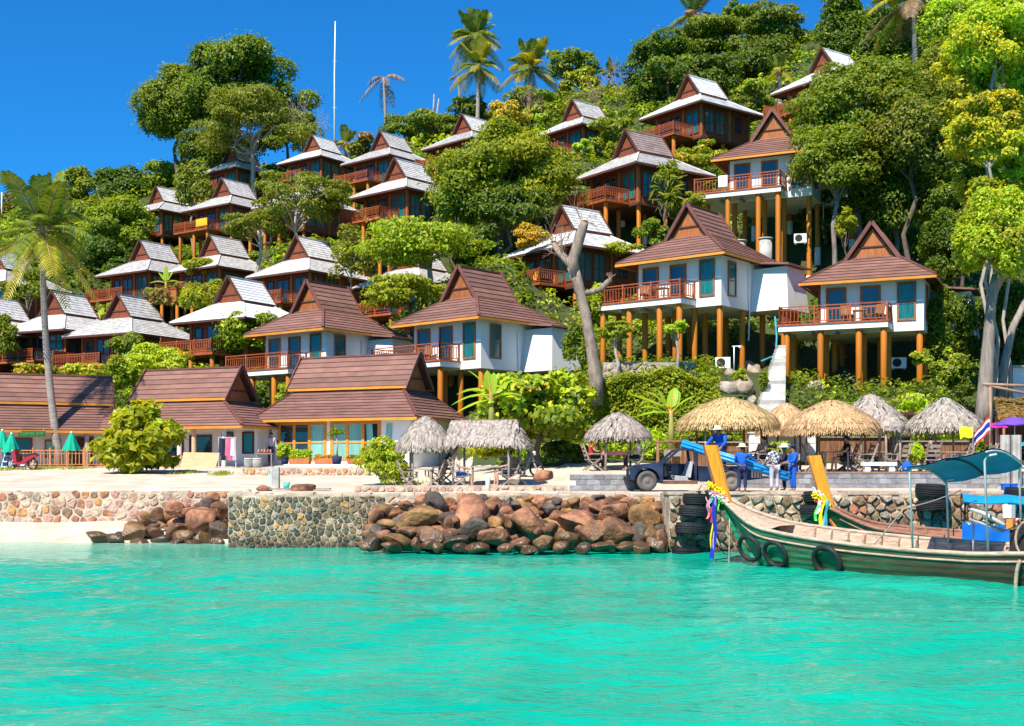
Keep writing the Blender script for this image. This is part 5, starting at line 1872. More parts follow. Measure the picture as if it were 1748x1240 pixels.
palm('dead palm with a few hanging brown fronds on the skyline', (655, 132), 661, 160, 42, 7, ['palm_dead'], 21, trunk_r=.2, dead=True, els=[34, 6, -25, -55])
palm('palm with feathery fronds half hidden beside the hidden white gable', (1330, 122), 1332, 116, 36, 11, ['palm', 'palm_yellow'], 23, trunk_r=.2)

# broken stump poles on the skyline
for i, (px, lb) in enumerate(((741, 'left of two broken dead trunks on the skyline'), (746, 'right of two broken dead trunks on the skyline, leaning'))):
    t = thing('broken_tree', lb, 'dead tree', at(px - 2, 215, 158))
    mb = MB()
    d = at(px + (3 if i else 0), 160 + 8 * i, 158) - at(px - 2, 215, 158)
    mb.tube([Vector((0, 0, -3)), d * .5, d], [.16, .13, .07], 6)
    mb.build('trunk', M['bark_pale'], t, True)

# mast
ms = thing('mast', 'tall thin white mast rising above the bungalow roofs into the sky', 'mast', at(571, 262, 154))
mb = MB()
hm = (262 - 36) / FPX * 154
mb.tube([(0, 0, -3), (0, 0, hm * .6), (0.1, 0, hm)], [.11, .09, .06], 6)
mb.build('pole', M['white'], ms, True)
mb = MB()
for z in (hm * .35, hm * .7):
    mb.beam((-.25, 0, z), (.25, 0, z), .05)
mb.build('bracket', M['steel'], ms, kind='stuff')
ms = thing('mast', 'short white pole on the far left skyline, cut by the photo edge', 'mast', at(3, 352, 172))
mb = MB()
mb.tube([(0, 0, -2), (0, 0, 2.0)], .08, 6)
mb.build('pole', M['white'], ms, True)

# ---------------------------------------------------------------- bare trees
def twigs(mb, p, d, ln, r, depth, rs):
    q = p + d * ln
    mid = (p + q) / 2 + rs.normal(size=3) * ln * .07
    mb.tube([p, mid, q], [r, r * .8, r * .6], 5 if depth > 1 else 4, cap=False)
    if depth == 0:
        return
    for _ in range(rs.randint(2, 4)):
        nd = d + rs.normal(size=3) * 0.55
        nd[2] += .12
        nd /= np.linalg.norm(nd)
        twigs(mb, q, nd, ln * rs.uniform(.6, .85), r * .58, depth - 1, rs)


for i, (px, py, hgt, Y, lb, bk) in enumerate([(1062, 215, 95, 140, 'bare brown leafless tree above the upper grey gable', 'twig'), (1022, 215, 70, 141, 'smaller bare brown tree left of the other leafless one', 'twig'),
                                              (905, 200, 46, 140, 'bare twiggy bush at the foot of the single coconut palm', 'twig'), (523, 260, 90, 152, 'thin leafless tree reaching out beside the white mast', 'bark_pale'),
                                              (1090, 215, 80, 139, 'bare pale-brown tree nearest to the ridge grove', 'twig')]):
    s_ = FPX / Y
    f = at(px, py, Y)
    t = thing('bare_tree', lb, 'tree', f, group='leafless trees')
    rs = np.random.RandomState(60 + i)
    mb = MB()
    for k_ in range(3):
        d = np.array([rs.normal() * .35, rs.normal() * .3, 1.0])
        d /= np.linalg.norm(d)
        twigs(mb, np.zeros(3) - np.array([0, 0, 1.0]), d, (hgt / s_ + 1) * 0.34, .13, 5, rs)
    mb.build('trunk', M[bk], t)

def roughen(mb, a, f):
    V = np.array([tuple(v) for v in mb.v])
    n = np.stack([vnoise(V * f, s_, 3) for s_ in (1, 2, 3)], 1)
    mb.v = [tuple(v) for v in V + n * a]


# forked trunk with sawn limbs
Yf = 57.0
f = at(1017, 648, Yf)
f.z -= 1.2
ft = thing('pollarded_tree', 'bare forked grey trunk with sawn-off limbs in front of the villas', 'tree', f)
mb = MB()
P_ = lambda x, y, dy=0: at(x, y, Yf + dy) - f
mb.tube([Vector((0.02, 0, 0)), P_(1017, 648), P_(1008, 580), P_(998, 530), P_(986, 480), P_(977, 455)], [.33, .30, .27, .25, .27, .26], 12)
mb.tube([P_(980, 470), P_(978, 440, -.1), P_(988, 410, -.3), P_(996, 385, -.4), P_(998, 378, -.4)], [.26, .23, .21, .20, .19], 10)
mb.tube([P_(978, 458), P_(965, 442, .3), P_(952, 428, .5), P_(946, 414, .6)], [.19, .16, .15, .16], 9)
mb.tube([P_(1000, 500), P_(1012, 497, -.3), P_(1028, 492, -.5), P_(1038, 482, -.6), P_(1043, 476, -.6)], [.16, .13, .14, .13, .09], 9)
roughen(mb, .05, 3.0)
mb.build('trunk', M['bark_brown'], ft, True)
for (x, y, dy, r) in ((998, 377, -.4, .17), (945, 412, .6, .14)):
    mb = MB()
    mb.lathe([(r, -.03), (r * .96, .03)], 10)
    o = mb.build('sawn_end', M['cut_wood'], ft, loc=P_(x, y, dy))
    o.rotation_euler = (R_(-20), R_(8), 0)
rs = np.random.RandomState(4)
mb = MB()
for (x, y, dy) in ((946, 415, .6), (955, 430, .5), (996, 382, -.4), (1042, 477, -.6), (960, 436, .4)):
    for _ in range(7):
        d = rs.normal(size=3) * .6 + np.array([0.0, 0, .8])
        twigs(mb, np.array(P_(x, y, dy)), d / np.linalg.norm(d), rs.uniform(.4, .8) if x != 1042 else .22, .022, 2 if x != 1042 else 1, rs)
mb.build('twig', M['twig'], ft)

# thick grey trunk at right with its second stem
tt = thing('grey_trunk_tree', 'thick smooth grey tree trunk behind the huts, leaning under the lime crown', 'tree', at(1680, 735, 56))
o_ = Vector(tt.location)
mb = MB()
Q_ = lambda x, y, Y=56: at(x, y, Y) - o_
mb.tube([Q_(1676, 740), Q_(1680, 690), Q_(1686, 600), Q_(1692, 520), Q_(1696, 490), Q_(1699, 470)], [.42, .32, .28, .26, .24, .20], 12)
mb.tube([Q_(1697, 490), Q_(1722, 440), Q_(1740, 400)], [.28, .22, .12], 8)
roughen(mb, .07, 2.2)
mb.build('trunk', M['bark'], tt, True)
mb = MB()
mb.tube([Q_(1705, 700, 60), Q_(1715, 620, 60), Q_(1728, 560, 60), Q_(1752, 510, 60)], [.24, .20, .17, .14], 10)
mb.build('second_stem', M['bark'], tt, True)
pb_ = thing('branchy_stem', 'pale crooked branches of the feathery tree at the photo edge', 'tree', at(1790, 520, 62))
o_ = Vector(pb_.location)
mb = MB()
for path, r in (([(1790, 520), (1770, 330), (1742, 250), (1725, 190)], .26), ([(1765, 320), (1735, 300), (1700, 262), (1680, 225)], .13), ([(1742, 250), (1738, 180), (1722, 120), (1700, 70)], .13), ([(1768, 330), (1730, 345), (1690, 300), (1660, 268)], .12)):
    mb.tube([Q_(x, y, 62) for x, y in path], [r, r * .8, r * .6, r * .35], 8)
mb.build('trunk', M['bark_pale'], pb_, True)

# ---------------------------------------------------------------- banana plants
def banana_leaf(L_, W_, el, droop, seed):
    rs = np.random.RandomState(seed)
    mb = MB()
    e = R_(el)
    n = 12
    vs = []
    for i in range(n + 1):
        t = i / n
        p = Vector((math.cos(e) * t * L_, 0, math.sin(e) * t * L_ - droop * L_ * t * t))
        wv = W_ * 0.5 * (math.sin(math.pi * min(1, .06 + t * .94)) ** .55) * (1 if t < .97 else .3) * (0.0 if t < .1 else 1) * rs.uniform(.9, 1.1) + .02
        vs += [p + Vector((0, -wv, -.30 * wv)), p + Vector((0, 0, 0)), p + Vector((0, wv, -.30 * wv))]
    fs = []
    for i in range(n):
        a = i * 3
        fs += [(a, a + 1, a + 4, a + 3), (a + 1, a + 2, a + 5, a + 4)]
    mb.add(vs, fs, 0)
    mb.tube([Vector((math.cos(e) * t * L_, 0, math.sin(e) * t * L_ - droop * L_ * t * t - .01)) for t in np.linspace(0, 1, 7)], [.035, .03, .025, .02, .015, .01, .006], 4, mi=1)
    return mb.mesh('leaf', [LEAF['banana'], M['fascia']])


def banana(label, px, py_top, py_foot, Y, L_px, leaves, seed):
    s_ = FPX / Y
    f = at(px, py_foot, Y)
    r = thing('banana_plant', label, 'banana plant', f, group='banana plants')
    h = (py_foot - py_top) / s_
    mb = MB()
    mb.tube([(0, 0, -.2), (0.03, 0, h * .5), (0, 0, h)], [.16, .13, .07], 8)
    mb.build('stem', M['banana_stem'], r, True)
    for i, (az, el, dr, k) in enumerate(leaves):
        obj('leaf', banana_leaf(L_px / s_ * k, L_px / s_ * .22, el, dr, seed + i), r, (0, 0, h - .1 * i / 3), (0, 0, R_(az)))
    return r


banana('banana plant with broad leaves between the long building and the round-leaved tree', 838, 672, 740, 50.0, 78, [(175, 60, .35, 1.0), (160, 35, .55, 1.0), (190, 15, .5, .9), (120, 78, .25, .8), (60, 80, .2, .7), (20, 55, .4, 1.0), (200, -5, .3, .8), (340, 35, .5, .9)], 700)
banana('large banana plant with arching leaves in front of the hedge', 1145, 700, 760, 51, 84, [(60, 74, .36, .8), (182, 34, .22, 1.05), (170, 58, .42, 1.0), (200, 14, .35, .8), (4, 34, .34, .85), (350, 56, .42, .9), (20, 12, .4, .75), (45, 70, .3, .8), (150, 72, .3, .85), (185, 46, .5, .9)], 720)
banana('small banana plant in a deck planter between the grey roofs', 283, 480, 498, 100, 36, [(100, 80, .1, .9), (60, 62, .3, .9), (150, 60, .3, .9), (10, 35, .5, .8), (180, 30, .5, .9)], 740)
banana('banana clump with split leaves beside the grey roof left of the planter', 170, 538, 565, 104, 40, [(170, 40, .3, .9), (20, 40, .3, .9), (40, 15, .3, .9), (150, 15, .2, .9), (90, 60, .3, .8)], 760)
# rocks and plants sit on the ground
for o in list(COL.objects):
    if o.name.startswith('rock') and o.get('group') == 'rocks lying on land':
        g = ground(o.location.x, o.location.y)
        if o.location.y > 50:
            p = o.location
            ap = hit(CX + p.x / p.y * FPX, CY - (p.z - CAMZ) / p.y * FPX, 52)
            if abs(ap.y - p.y) < 25:
                o.scale = (ap.y / p.y,) * 3
                o.location = ap

# ================================================================ thatched shelters
def thatch(root, cx, cy, r, z0, z1, m, seed, n=900, sq=1.0, fringe=.30, flat=0.0, dark=None, wid=.07):
    """Cone of hanging frond strips over a solid core, in the root's own space."""
    rs = np.random.RandomState(seed)
    core = MB()
    prof = [(r * .97, z0 + .02), (r * .62, z0 + (z1 - z0) * (.47 + flat)), (r * .3, z0 + (z1 - z0) * (.80 + flat * .7)), (0.04, z1)]
    core.lathe(prof, 18, (cx, cy, 0))
    c = core.build('thatch_core', dark or m, root, True)
    pr = [(1.04, -.02), (.66, .47 + flat), (.33, .80 + flat * .7), (.05, 1.0)]
    rr = np.array([p[0] for p in pr][::-1])
    zz = np.array([p[1] for p in pr][::-1])
    V, F = [], []
    for i in range(n):
        t = math.sqrt(rs.uniform(0.0, 1.0)) if i > n * .3 else rs.uniform(.86, 1.0)
        rad = .05 + t * .99
        a = rs.uniform(0, 2 * math.pi)
        a2 = a + rs.normal(0, .05)
        ln = rs.uniform(.25, .5) * (.7 + .3 * r)
        def pnt(ra, an, up):
            z = np.interp(ra, rr, zz)
            return np.array([cx + r * ra * math.cos(an) * (1 + up * .3), cy + r * ra * math.sin(an) * (1 + up * .3) * sq, z0 + (z1 - z0) * z + up])
        p = pnt(max(rad - .5 * ln / r, .03), a, .05)
        q = pnt(min(rad + .3 * ln / r, 1.04), a2, .045 + rs.uniform(0, .04))
        if rad + .3 * ln / r > 1.0:
            q = q + np.array([0, 0, -fringe * rs.uniform(.25, 1.1)])
        tv = np.array([-math.sin(a), math.cos(a), 0]) * wid * rs.uniform(.5, 1.2)
        mid = (p + q) / 2 + np.array([math.cos(a), math.sin(a), 1.0]) * .03
        b = len(V)
        V += [p - tv * .5, p + tv * .5, mid - tv, mid + tv, q - tv * .3, q + tv * .3]
        F += [(b, b + 1, b + 3, b + 2), (b + 2, b + 3, b + 5, b + 4)]
    obj('thatch', np_mesh('thatch', np.array(V), np.array(F), m), root, kind='stuff')
    return c


def leaf_strip_mat(nm, cols):
    return leaf_mat(nm, cols, rough=.9, trans=.08, spec=.1)


TH_GREY = leaf_strip_mat('grey_thatch_strips', [G(.13, .11, .095), G(.24, .21, .185), G(.33, .29, .265), G(.18, .15, .13)])
TH_GOLD = leaf_strip_mat('golden_thatch_strips', [G(.24, .15, .065), G(.38, .26, .13), G(.46, .33, .19), G(.30, .20, .09)])


def hut(label, px, py_apex, py_rim, rpx, Y, m, seed, flat=0.0, sq=1.0, n=900, fringe=.3):
    s_ = FPX / Y
    x = (px - CX) / FPX * Y
    gz = ground(x, Y)
    r = thing('thatched_shelter', label, 'thatched hut', (x, Y, gz), group='thatched beach shelters')
    z0, z1 = at(px, py_rim, Y).z - gz, at(px, py_apex, Y).z - gz
    rad = rpx / s_
    thatch(r, 0, 0, rad, z0, z1, m, seed, n, sq, fringe, flat, M['thatch_gold'] if m is TH_GOLD else M['thatch_dark'], .032 if m is TH_GOLD else .055)
    for k_ in range(4):
        a = math.pi / 4 + k_ * math.pi / 2 + .15
        mb = MB()
        px_, py_ = rad * .72 * math.cos(a), rad * .72 * math.sin(a) * sq
        mb.tube([(px_, py_, -.2), (px_ + .02, py_, z0 * .5), (px_, py_, z0 + .15)], [.05, .045, .04], 7)
        mb.build('post', M['bench_wood'] if m is TH_GOLD else M['old_wood'], r, True)
    mb = MB()
    for k_ in range(4):
        a = math.pi / 4 + k_ * math.pi / 2 + .15
        b = a + math.pi / 2
        mb.beam((rad * .72 * math.cos(a), rad * .72 * math.sin(a) * sq, z0 + .03), (rad * .72 * math.cos(b), rad * .72 * math.sin(b) * sq, z0 + .03), .06)
    mb.build('ring_beam', M['bench_wood'], r)
    return r


hut('round grey thatched shelter beside the yellow green shrub', 727, 712, 762, 50, 47, TH_GREY, 31, n=1100)
hut('pyramid grey thatched shelter standing alone left of the pickup truck', 1055, 705, 744, 56, 49.5, TH_GREY, 32, n=1100)
hut('widest golden thatched shelter, right above the man standing in the truck', 1243, 680, 722, 84, 47.6, TH_GOLD, 33, flat=.06, n=4200, fringe=.36)
hut('golden thatched shelter tucked behind two larger golden ones', 1342, 689, 735, 50, 52, TH_GOLD, 34, flat=.0, n=2200)
hut('golden thatched shelter above the second boat prow', 1420, 685, 730, 80, 46.6, TH_GOLD, 35, flat=.04, n=4200, fringe=.36)
hut('grey thatched shelter with a steep cap beside the sea-facing villa posts', 1486, 674, 724, 62, 51, TH_GREY, 36, flat=-.04, n=1500)
hut('tan and grey thatched shelter above the yellow flag', 1612, 680, 730, 68, 49.5, TH_GREY, 37, flat=-.08, n=1600)
hut('small grey thatched parasol in front of the steep grey shelter', 1518, 706, 726, 25, 46, TH_GREY, 38, n=500)

# gabled shelter
s_ = FPX / 46
gx_ = (833 - CX) / FPX * 46
gz_ = ground(gx_, 46)
gh = thing('thatched_shelter', 'gabled grey thatched shelter with a short ridge, above the man in blue shorts', 'thatched hut', (gx_, 46, gz_), R_(-14), 'thatched beach shelters')
rs = np.random.RandomState(88)
zr, ze = at(0, 719, 46).z - gz_, at(0, 760, 46).z - gz_
core = MB()
core.add([(-1.35, -.95, ze), (1.15, -.95, ze), (1.15, .95, ze), (-1.35, .95, ze), (-1.1, 0, zr), (1.05, 0, zr)], [(0, 3, 2, 1), (0, 1, 5, 4), (2, 3, 4, 5), (0, 4, 3), (1, 2, 5)])
core.build('thatch_core', M['thatch_dark'], gh)
V, F = [], []
for i in range(1500):
    sd = -1 if rs.rand() < .7 else 1
    t = rs.uniform(0, 1) ** .8 if i > 400 else rs.uniform(.85, 1)
    u = rs.uniform(-1.40, 1.20)
    ln = rs.uniform(.2, .4)
    a_ = max(t - ln * .5, 0)
    b_ = t + ln * .4
    p = np.array([u, sd * .97 * a_, zr + (ze - zr) * a_ + .06])
    q = np.array([u + rs.normal(0, .05), sd * .97 * b_, zr + (ze - zr) * min(b_, 1.05) + .05 + rs.uniform(0, .05) - max(0, b_ - 1) * rs.uniform(.3, 1.4)])
    tv = np.array([.05, 0, 0]) * rs.uniform(.5, 1.2)
    mid = (p + q) / 2 + np.array([0, sd * .02, .03])
    b = len(V)
    V += [p - tv * .5, p + tv * .5, mid - tv, mid + tv, q - tv * .3, q + tv * .3]
    F += [(b, b + 1, b + 3, b + 2), (b + 2, b + 3, b + 5, b + 4)]
for i in range(420):                      # drooping hip of fronds at the right end
    a = rs.uniform(-1.2, 1.2)
    t = rs.uniform(.2, 1)
    p = np.array([1.05 + .5 * t * math.cos(a), .9 * t * math.sin(a), zr - (zr - ze) * t * .9 + .03])
    q = p + np.array([.25 * math.cos(a), .2 * math.sin(a), -rs.uniform(.15, .4)])
    tv = np.array([-math.sin(a), math.cos(a), 0]) * .05
    b = len(V)
    V += [p - tv, p + tv, (p + q) / 2 - tv, (p + q) / 2 + tv, q - tv * .3, q + tv * .3]
    F += [(b, b + 1, b + 3, b + 2), (b + 2, b + 3, b + 5, b + 4)]
obj('thatch', np_mesh('thatch', np.array(V), np.array(F), TH_GREY), gh, kind='stuff')
for x, y in ((-1.15, -.75), (1.0, -.75), (1.0, .75), (-1.15, .75)):
    mb = MB()
    mb.tube([(x, y, -.2), (x, y, ze + .15)], [.05, .045], 7)
    mb.build('post', M['old_wood'], gh, True)
mb = MB()
mb.beam((-1.3, 0, zr + .05), (1.15, 0, zr + .05), .07)
mb.build('ridge_pole', M['bench_wood'], gh)

# ---------------------------------------------------------------- chairs and tables
def make_chair(label, grp):
    r = thing('wooden_chair', label, 'chair', group=grp)
    W_ = M['old_wood']
    def bm_(nm, *beams):
        mb = MB()
        for a, b, w_, h_ in beams:
            mb.beam(a, b, w_, h_)
        mb.build(nm, W_, r)
    for k_ in range(4):
        bm_('seat_slat', ((-.26, -.22 + .14 * k_, .44), (.26, -.22 + .14 * k_, .44), .11, .03))
    for k_ in range(3):
        bm_('back_slat', ((-.26, .30 + .05 * k_, .62 + .17 * k_), (.26, .30 + .05 * k_, .62 + .17 * k_), .03, .11))
    for sx in (-.26, .26):
        bm_('leg', ((sx, -.34, 0), (sx, .28, .46), .05, .05))
        bm_('leg', ((sx, .36, 0), (sx, -.24, .46), .05, .05))
        bm_('back_post', ((sx, .20, .42), (sx, .46, 1.08), .05, .05))
        bm_('armrest', ((sx, -.34, .66), (sx, .34, .66), .07, .03))
        bm_('arm_post', ((sx, -.30, .44), (sx, -.30, .66), .045, .045))
    return r


def make_table(label, grp):
    r = thing('wooden_table', label, 'table', group=grp)
    for k_ in range(5):
        mb = MB()
        mb.beam((-.5, -.30 + .15 * k_, .74), (.5, -.30 + .15 * k_, .74), .14, .035)
        mb.build('table_plank', M['old_wood'], r)
    for sx in (-.42, .42):
        mb = MB()
        mb.beam((sx, -.28, 0), (sx, -.28, .72), .06)
        mb.build('leg', M['old_wood'], r)
        mb = MB()
        mb.beam((sx, .28, 0), (sx, .28, .72), .06)
        mb.build('leg', M['old_wood'], r)
        mb = MB()
        mb.beam((sx, -.27, .1), (sx, .27, .6), .04)
        mb.build('brace', M['old_wood'], r)
    return r


CH = [  # px, Y, turn (0 = faces camera), label
    (698, 46.4, 100, 'weathered chair at the left of the table under the round grey shelter'),
    (742, 46.6, -100, 'weathered chair at the right of the table under the round grey shelter'),
    (756, 48, -60, 'chair farther back between the round and the gabled grey shelters'),
    (785, 45.6, 95, 'chair under the man in blue shorts'),
    (868, 45.4, -80, 'front slatted chair at the open right end of the gabled shelter'),
    (882, 45.9, -75, 'slatted chair just behind the front one at the gabled shelter'),
    (1012, 49, 98, 'slatted chair with its back to the block wall side of the pyramid shelter'),
    (1086, 49, -98, 'slatted chair on the truck side of the pyramid shelter'),
    (1300, 46.6, -70, 'chair with slanted back under the widest golden shelter'),
    (1352, 46.4, 70, 'chair behind the group of workers, below the golden shelters'),
    (1474, 45.6, -80, 'pale chair right of the seated tourist under the golden shelter'),
    (1392, 46.2, 90, 'chair left of the table above the second boat prow'),
    (1533, 45.6, -60, 'tilted pale chair beside the blue bag and plants'),
    (1586, 46.4, 190, 'pale chair carrying the person in black'),
]
ch0 = None
for i, (px, Y, tz, lb) in enumerate(CH):
    c = make_chair(lb, 'wooden chairs of the beach bar') if ch0 is None else copy_tree(ch0)
    ch0 = ch0 or c
    c['label'] = lb
    x = (px - CX) / FPX * Y
    c.location = (x, Y, ground(x, Y) + .01)
    c.rotation_euler = (0, 0, R_(tz))
TB = [(718, 46.6, 'table under the round grey shelter'), (826, 45.8, 'table in front of the man in blue shorts'), (1049, 49.2, 'table with a pink cloth under the pyramid shelter'),
      (1255, 47.4, 'table under the widest golden shelter'), (1425, 46.2, 'table under the golden shelter above the second boat prow'), (1490, 50, 'dark table under the steep grey shelter'), (1625, 47, 'table beside the person in black'),
      (1660, 48.5, 'table under the yellow flag, beside the white pillars')]
tb0 = None
for px, Y, lb in TB:
    lb = 'weathered plank ' + lb
    t = make_table(lb, 'wooden tables of the beach bar') if tb0 is None else copy_tree(tb0)
    tb0 = tb0 or t
    t['label'] = lb
    x = (px - CX) / FPX * Y
    t.location = (x, Y, ground(x, Y) + .01)
cl = thing('tablecloth', 'pink cloth over the table under the pyramid shelter', 'tablecloth', (at(1049, 0, 49.2).x, 49.2, ground(at(1049, 0, 49.2).x, 49.2) + .78))
mb = MB()
n_ = 16
vs = [(0, 0, .005)]
for ring, (k1, z) in enumerate(((1, 0), (1.06, -.16))):
    for i in range(n_ * 2):
        a = math.pi * i / n_
        q_ = max(abs(math.cos(a)), abs(math.sin(a)))
        vs.append((.55 * math.cos(a) / q_ * k1, .38 * math.sin(a) / q_ * k1, z + (.02 * math.sin(i * 2.6) if ring else 0)))
m2 = n_ * 2
fs = [(0, 1 + i, 1 + (i + 1) % m2) for i in range(m2)] + [(1 + i, 1 + m2 + i, 1 + m2 + (i + 1) % m2, 1 + (i + 1) % m2) for i in range(m2)]
mb.add(vs, fs)
mb.build('cloth', mat('pink_cloth', (.55, .20, .20), .8), cl)

# ================================================================ people
CLOTH = {k_: mat(k_ + '_cloth', c, .85, .15, 3) for k_, c in (('blue', (.01, .10, .50)), ('navy', (.02, .03, .09)), ('black', (.015, .015, .018)), ('white', (.70, .68, .66)), ('grey', (.42, .40, .44)),
                                                             ('jeans', (.03, .05, .13)), ('khaki', (.30, .24, .17)), ('red', (.45, .05, .05)), ('pink', (.75, .12, .25)), ('blueshort', (.05, .12, .40)))}
chk = bpy.data.materials.new('checked_cloth')
chk.use_nodes = True
_t = chk.node_tree
_c = _n(_t, 'ShaderNodeTexChecker')
_c.inputs['Scale'].default_value = 11
_c.inputs[1].default_value = (.62, .60, .62, 1)
_c.inputs[2].default_value = (.03, .03, .06, 1)
_tc = _n(_t, 'ShaderNodeTexCoord')
_mp = _n(_t, 'ShaderNodeMapping')
_mp.inputs['Rotation'].default_value = (.2, .3, .3)
_t.links.new(_tc.outputs['Object'], _mp.inputs[0])
_t.links.new(_mp.outputs[0], _c.inputs[0])
_t.links.new(_c.outputs[0], _t.nodes['Principled BSDF'].inputs['Base Color'])
_t.nodes['Principled BSDF'].inputs['Roughness'].default_value = .9
CLOTH['check'] = chk
straw = mat('straw_hat', (.72, .58, .38), .85, .2, 8)


def skin_obj(name, J, E, m, parent, root=0, sub=2):
    bm = bmesh.new()
    lay = bm.verts.layers.skin.verify()
    vs = []
    for i, (p, r) in enumerate(J):
        v = bm.verts.new(p)
        rr = r if isinstance(r, tuple) else (r, r)
        v[lay].radius = rr
        v[lay].use_root = (i == root)
        vs.append(v)
    for a, b in E:
        bm.edges.new((vs[a], vs[b]))
    me = bpy.data.meshes.new(name)
    bm.to_mesh(me)
    bm.free()
    me.materials.append(m)
    o = obj(name, me, parent)
    s1 = o.modifiers.new('skin', 'SKIN')
    s1.use_smooth_shade = True
    s2 = o.modifiers.new('subdivision', 'SUBSURF')
    s2.levels = s2.render_levels = sub
    dg = bpy.context.evaluated_depsgraph_get()
    dg.update()
    me2 = bpy.data.meshes.new_from_object(o.evaluated_get(dg))
    o.modifiers.clear()
    o.data = me2
    if not len(me2.materials):
        me2.materials.append(m)
    return o


def person(label, loc, rz, shirt, trousers, pose, hat=None, skin='skin', k=1.0, hair=True, shorts=False, hat_m=None, group=None, sleeve=1.0):
    """pose: joints overriding the default standing figure (metres, facing -y)."""
    r = thing('person', label, 'person', loc, rz, group, k)
    d = dict(pelvis=(0, 0, .92), waist=(0, .0, 1.06), chest=(0, .01, 1.28), neck=(0, .01, 1.46), head=(0, -.02, 1.60), crown=(0, -.01, 1.70),
             ls=(.19, .02, 1.40), le=(.26, .03, 1.12), lh=(.27, -.05, .87), rs=(-.19, .02, 1.40), re=(-.26, .03, 1.12), rh=(-.27, -.05, .87),
             lhip=(.10, 0, .88), lk=(.11, -.02, .48), lf=(.11, .02, .07), rhip=(-.10, 0, .88), rk=(-.11, -.02, .48), rf=(-.11, .02, .07))
    d.update(pose)
    d = {a: Vector(b) for a, b in d.items()}
    def toe(f, kn):
        return f + Vector((0, -.17, -.03))
    J = [(d['pelvis'], (.13, .10)), (d['waist'], (.115, .09)), (d['chest'], (.14, .10)), (d['neck'], .055), (d['head'], (.085, .095)), (d['crown'], .06)]
    E = [(0, 1), (1, 2), (2, 3), (3, 4), (4, 5)]
    face = (d['head'] + Vector((0, -.085, -.005)))
    J.append((face, .022))
    E.append((4, 6))
    for a in 'lr':
        i = len(J)
        J += [(d[a + 's'], .058), (d[a + 'e'], .042), (d[a + 'h'], .03)]
        E += [(2, i), (i, i + 1), (i + 1, i + 2)]
        fd = (d[a + 'h'] - d[a + 'e']).normalized()
        sd = fd.cross(Vector((0, 1, 0.2))).normalized()
        J.append((d[a + 'h'] + fd * .07, .033))
        E.append((i + 2, i + 3))
        for q_, (o_, l_) in enumerate(((-.03, .055), (-.01, .07), (.01, .068), (.03, .052))):
            J.append((d[a + 'h'] + fd * (.085 + l_) + sd * o_ + Vector((0, -.012 * (q_ % 2), -.01)), .009))
            E.append((i + 3, len(J) - 1))
        J.append((d[a + 'h'] + fd * .06 + sd * .055, .011))
        E.append((i + 2, len(J) - 1))
    for a in 'lr':
        i = len(J)
        J += [(d[a + 'hip'], .085), (d[a + 'k'], .058), (d[a + 'f'], .042), (toe(d[a + 'f'], d[a + 'k']), .034)]
        E += [(0, i), (i, i + 1), (i + 1, i + 2), (i + 2, i + 3)]
    skin_obj('body', J, E, M[skin], r)
    J = [(d['pelvis'] + Vector((0, 0, .03)), (.15, .12)), (d['waist'], (.142, .115)), (d['chest'], (.168, .128)), (d['neck'] - Vector((0, 0, .045)), .072)]
    E = [(0, 1), (1, 2), (2, 3)]
    for a in 'lr':
        i = len(J)
        J += [(d[a + 's'], .078), (d[a + 'e'], .062)]
        E += [(2, i), (i, i + 1)]
        if sleeve > .5:
            J.append((d[a + 'e'].lerp(d[a + 'h'], .85), .045))
            E.append((i + 1, i + 2))
        else:
            J[-1] = (d[a + 's'].lerp(d[a + 'e'], .6), .062)
    skin_obj('shirt', J, E, CLOTH[shirt], r)
    J = [(d['pelvis'] - Vector((0, 0, .01)), (.145, .118))]
    E = []
    for a in 'lr':
        i = len(J)
        end = d[a + 'f'].lerp(d[a + 'k'], .12) if not shorts else d[a + 'k'].lerp(d[a + 'hip'], .25)
        J += [(d[a + 'hip'], .105)] + ([] if shorts else [(d[a + 'k'], .077)]) + [(end, .066 if not shorts else .09)]
        E += [(0, i)] + [(q_, q_ + 1) for q_ in range(i, len(J) - 1)]
    skin_obj('trousers', J, E, CLOTH[trousers], r)
    if hair:
        V, F = ico(2)
        hv = V * np.array([.098, .108, .10])
        hv = hv[:, :] * np.where((V[:, 1] < -.2) & (V[:, 2] < .35), .72, 1.0)[:, None]
        c = d['head'].lerp(d['crown'], .42) + Vector((0, .012, .008))
        obj('hair', np_mesh('hair', hv, F, M['hair'], True), r, c)
    if hat == 'brim':
        mb = MB()
        c = d['crown']
        mb.lathe([(.12, -.02), (.24, -.045), (.25, -.04), (.125, .0), (.105, .09), (.05, .105), (.0, .09)], 16, tuple(c))
        mb.build('hat', hat_m or straw, r, True)
    elif hat == 'cap':
        mb = MB()
        c = d['crown']
        mb.lathe([(.112, -.04), (.112, 0), (.09, .05), (.0, .075)], 12, tuple(c))
        mb.add([(c.x - .08, c.y - .09, c.z - .03), (c.x + .08, c.y - .09, c.z - .03), (c.x + .05, c.y - .2, c.z - .045), (c.x - .05, c.y - .2, c.z - .045)], [(0, 1, 2, 3)])
        mb.build('cap', hat_m or CLOTH['navy'], r, True)
    return r


# ================================================================ pickup truck
TY = 41.5
t_o = at(1076, 840, TY)
t_o.z = 1.845
tr = thing('pickup_truck', 'battered dark blue pickup truck without a door, loaded with blue pipes', 'pickup truck', t_o)
tblue = mat('worn_dark_blue_paint', (.010, .020, .060), .5, .5, 2.2, spec=.3, c2=(.03, .05, .11), detail=8)
rust = mat('rusty_sill', (.16, .08, .05), .8, .4, 5)
near_black = mat('dark_interior', (.02, .02, .022), .8)
seatm = mat('grey_seat_cloth', (.42, .42, .44), .9)


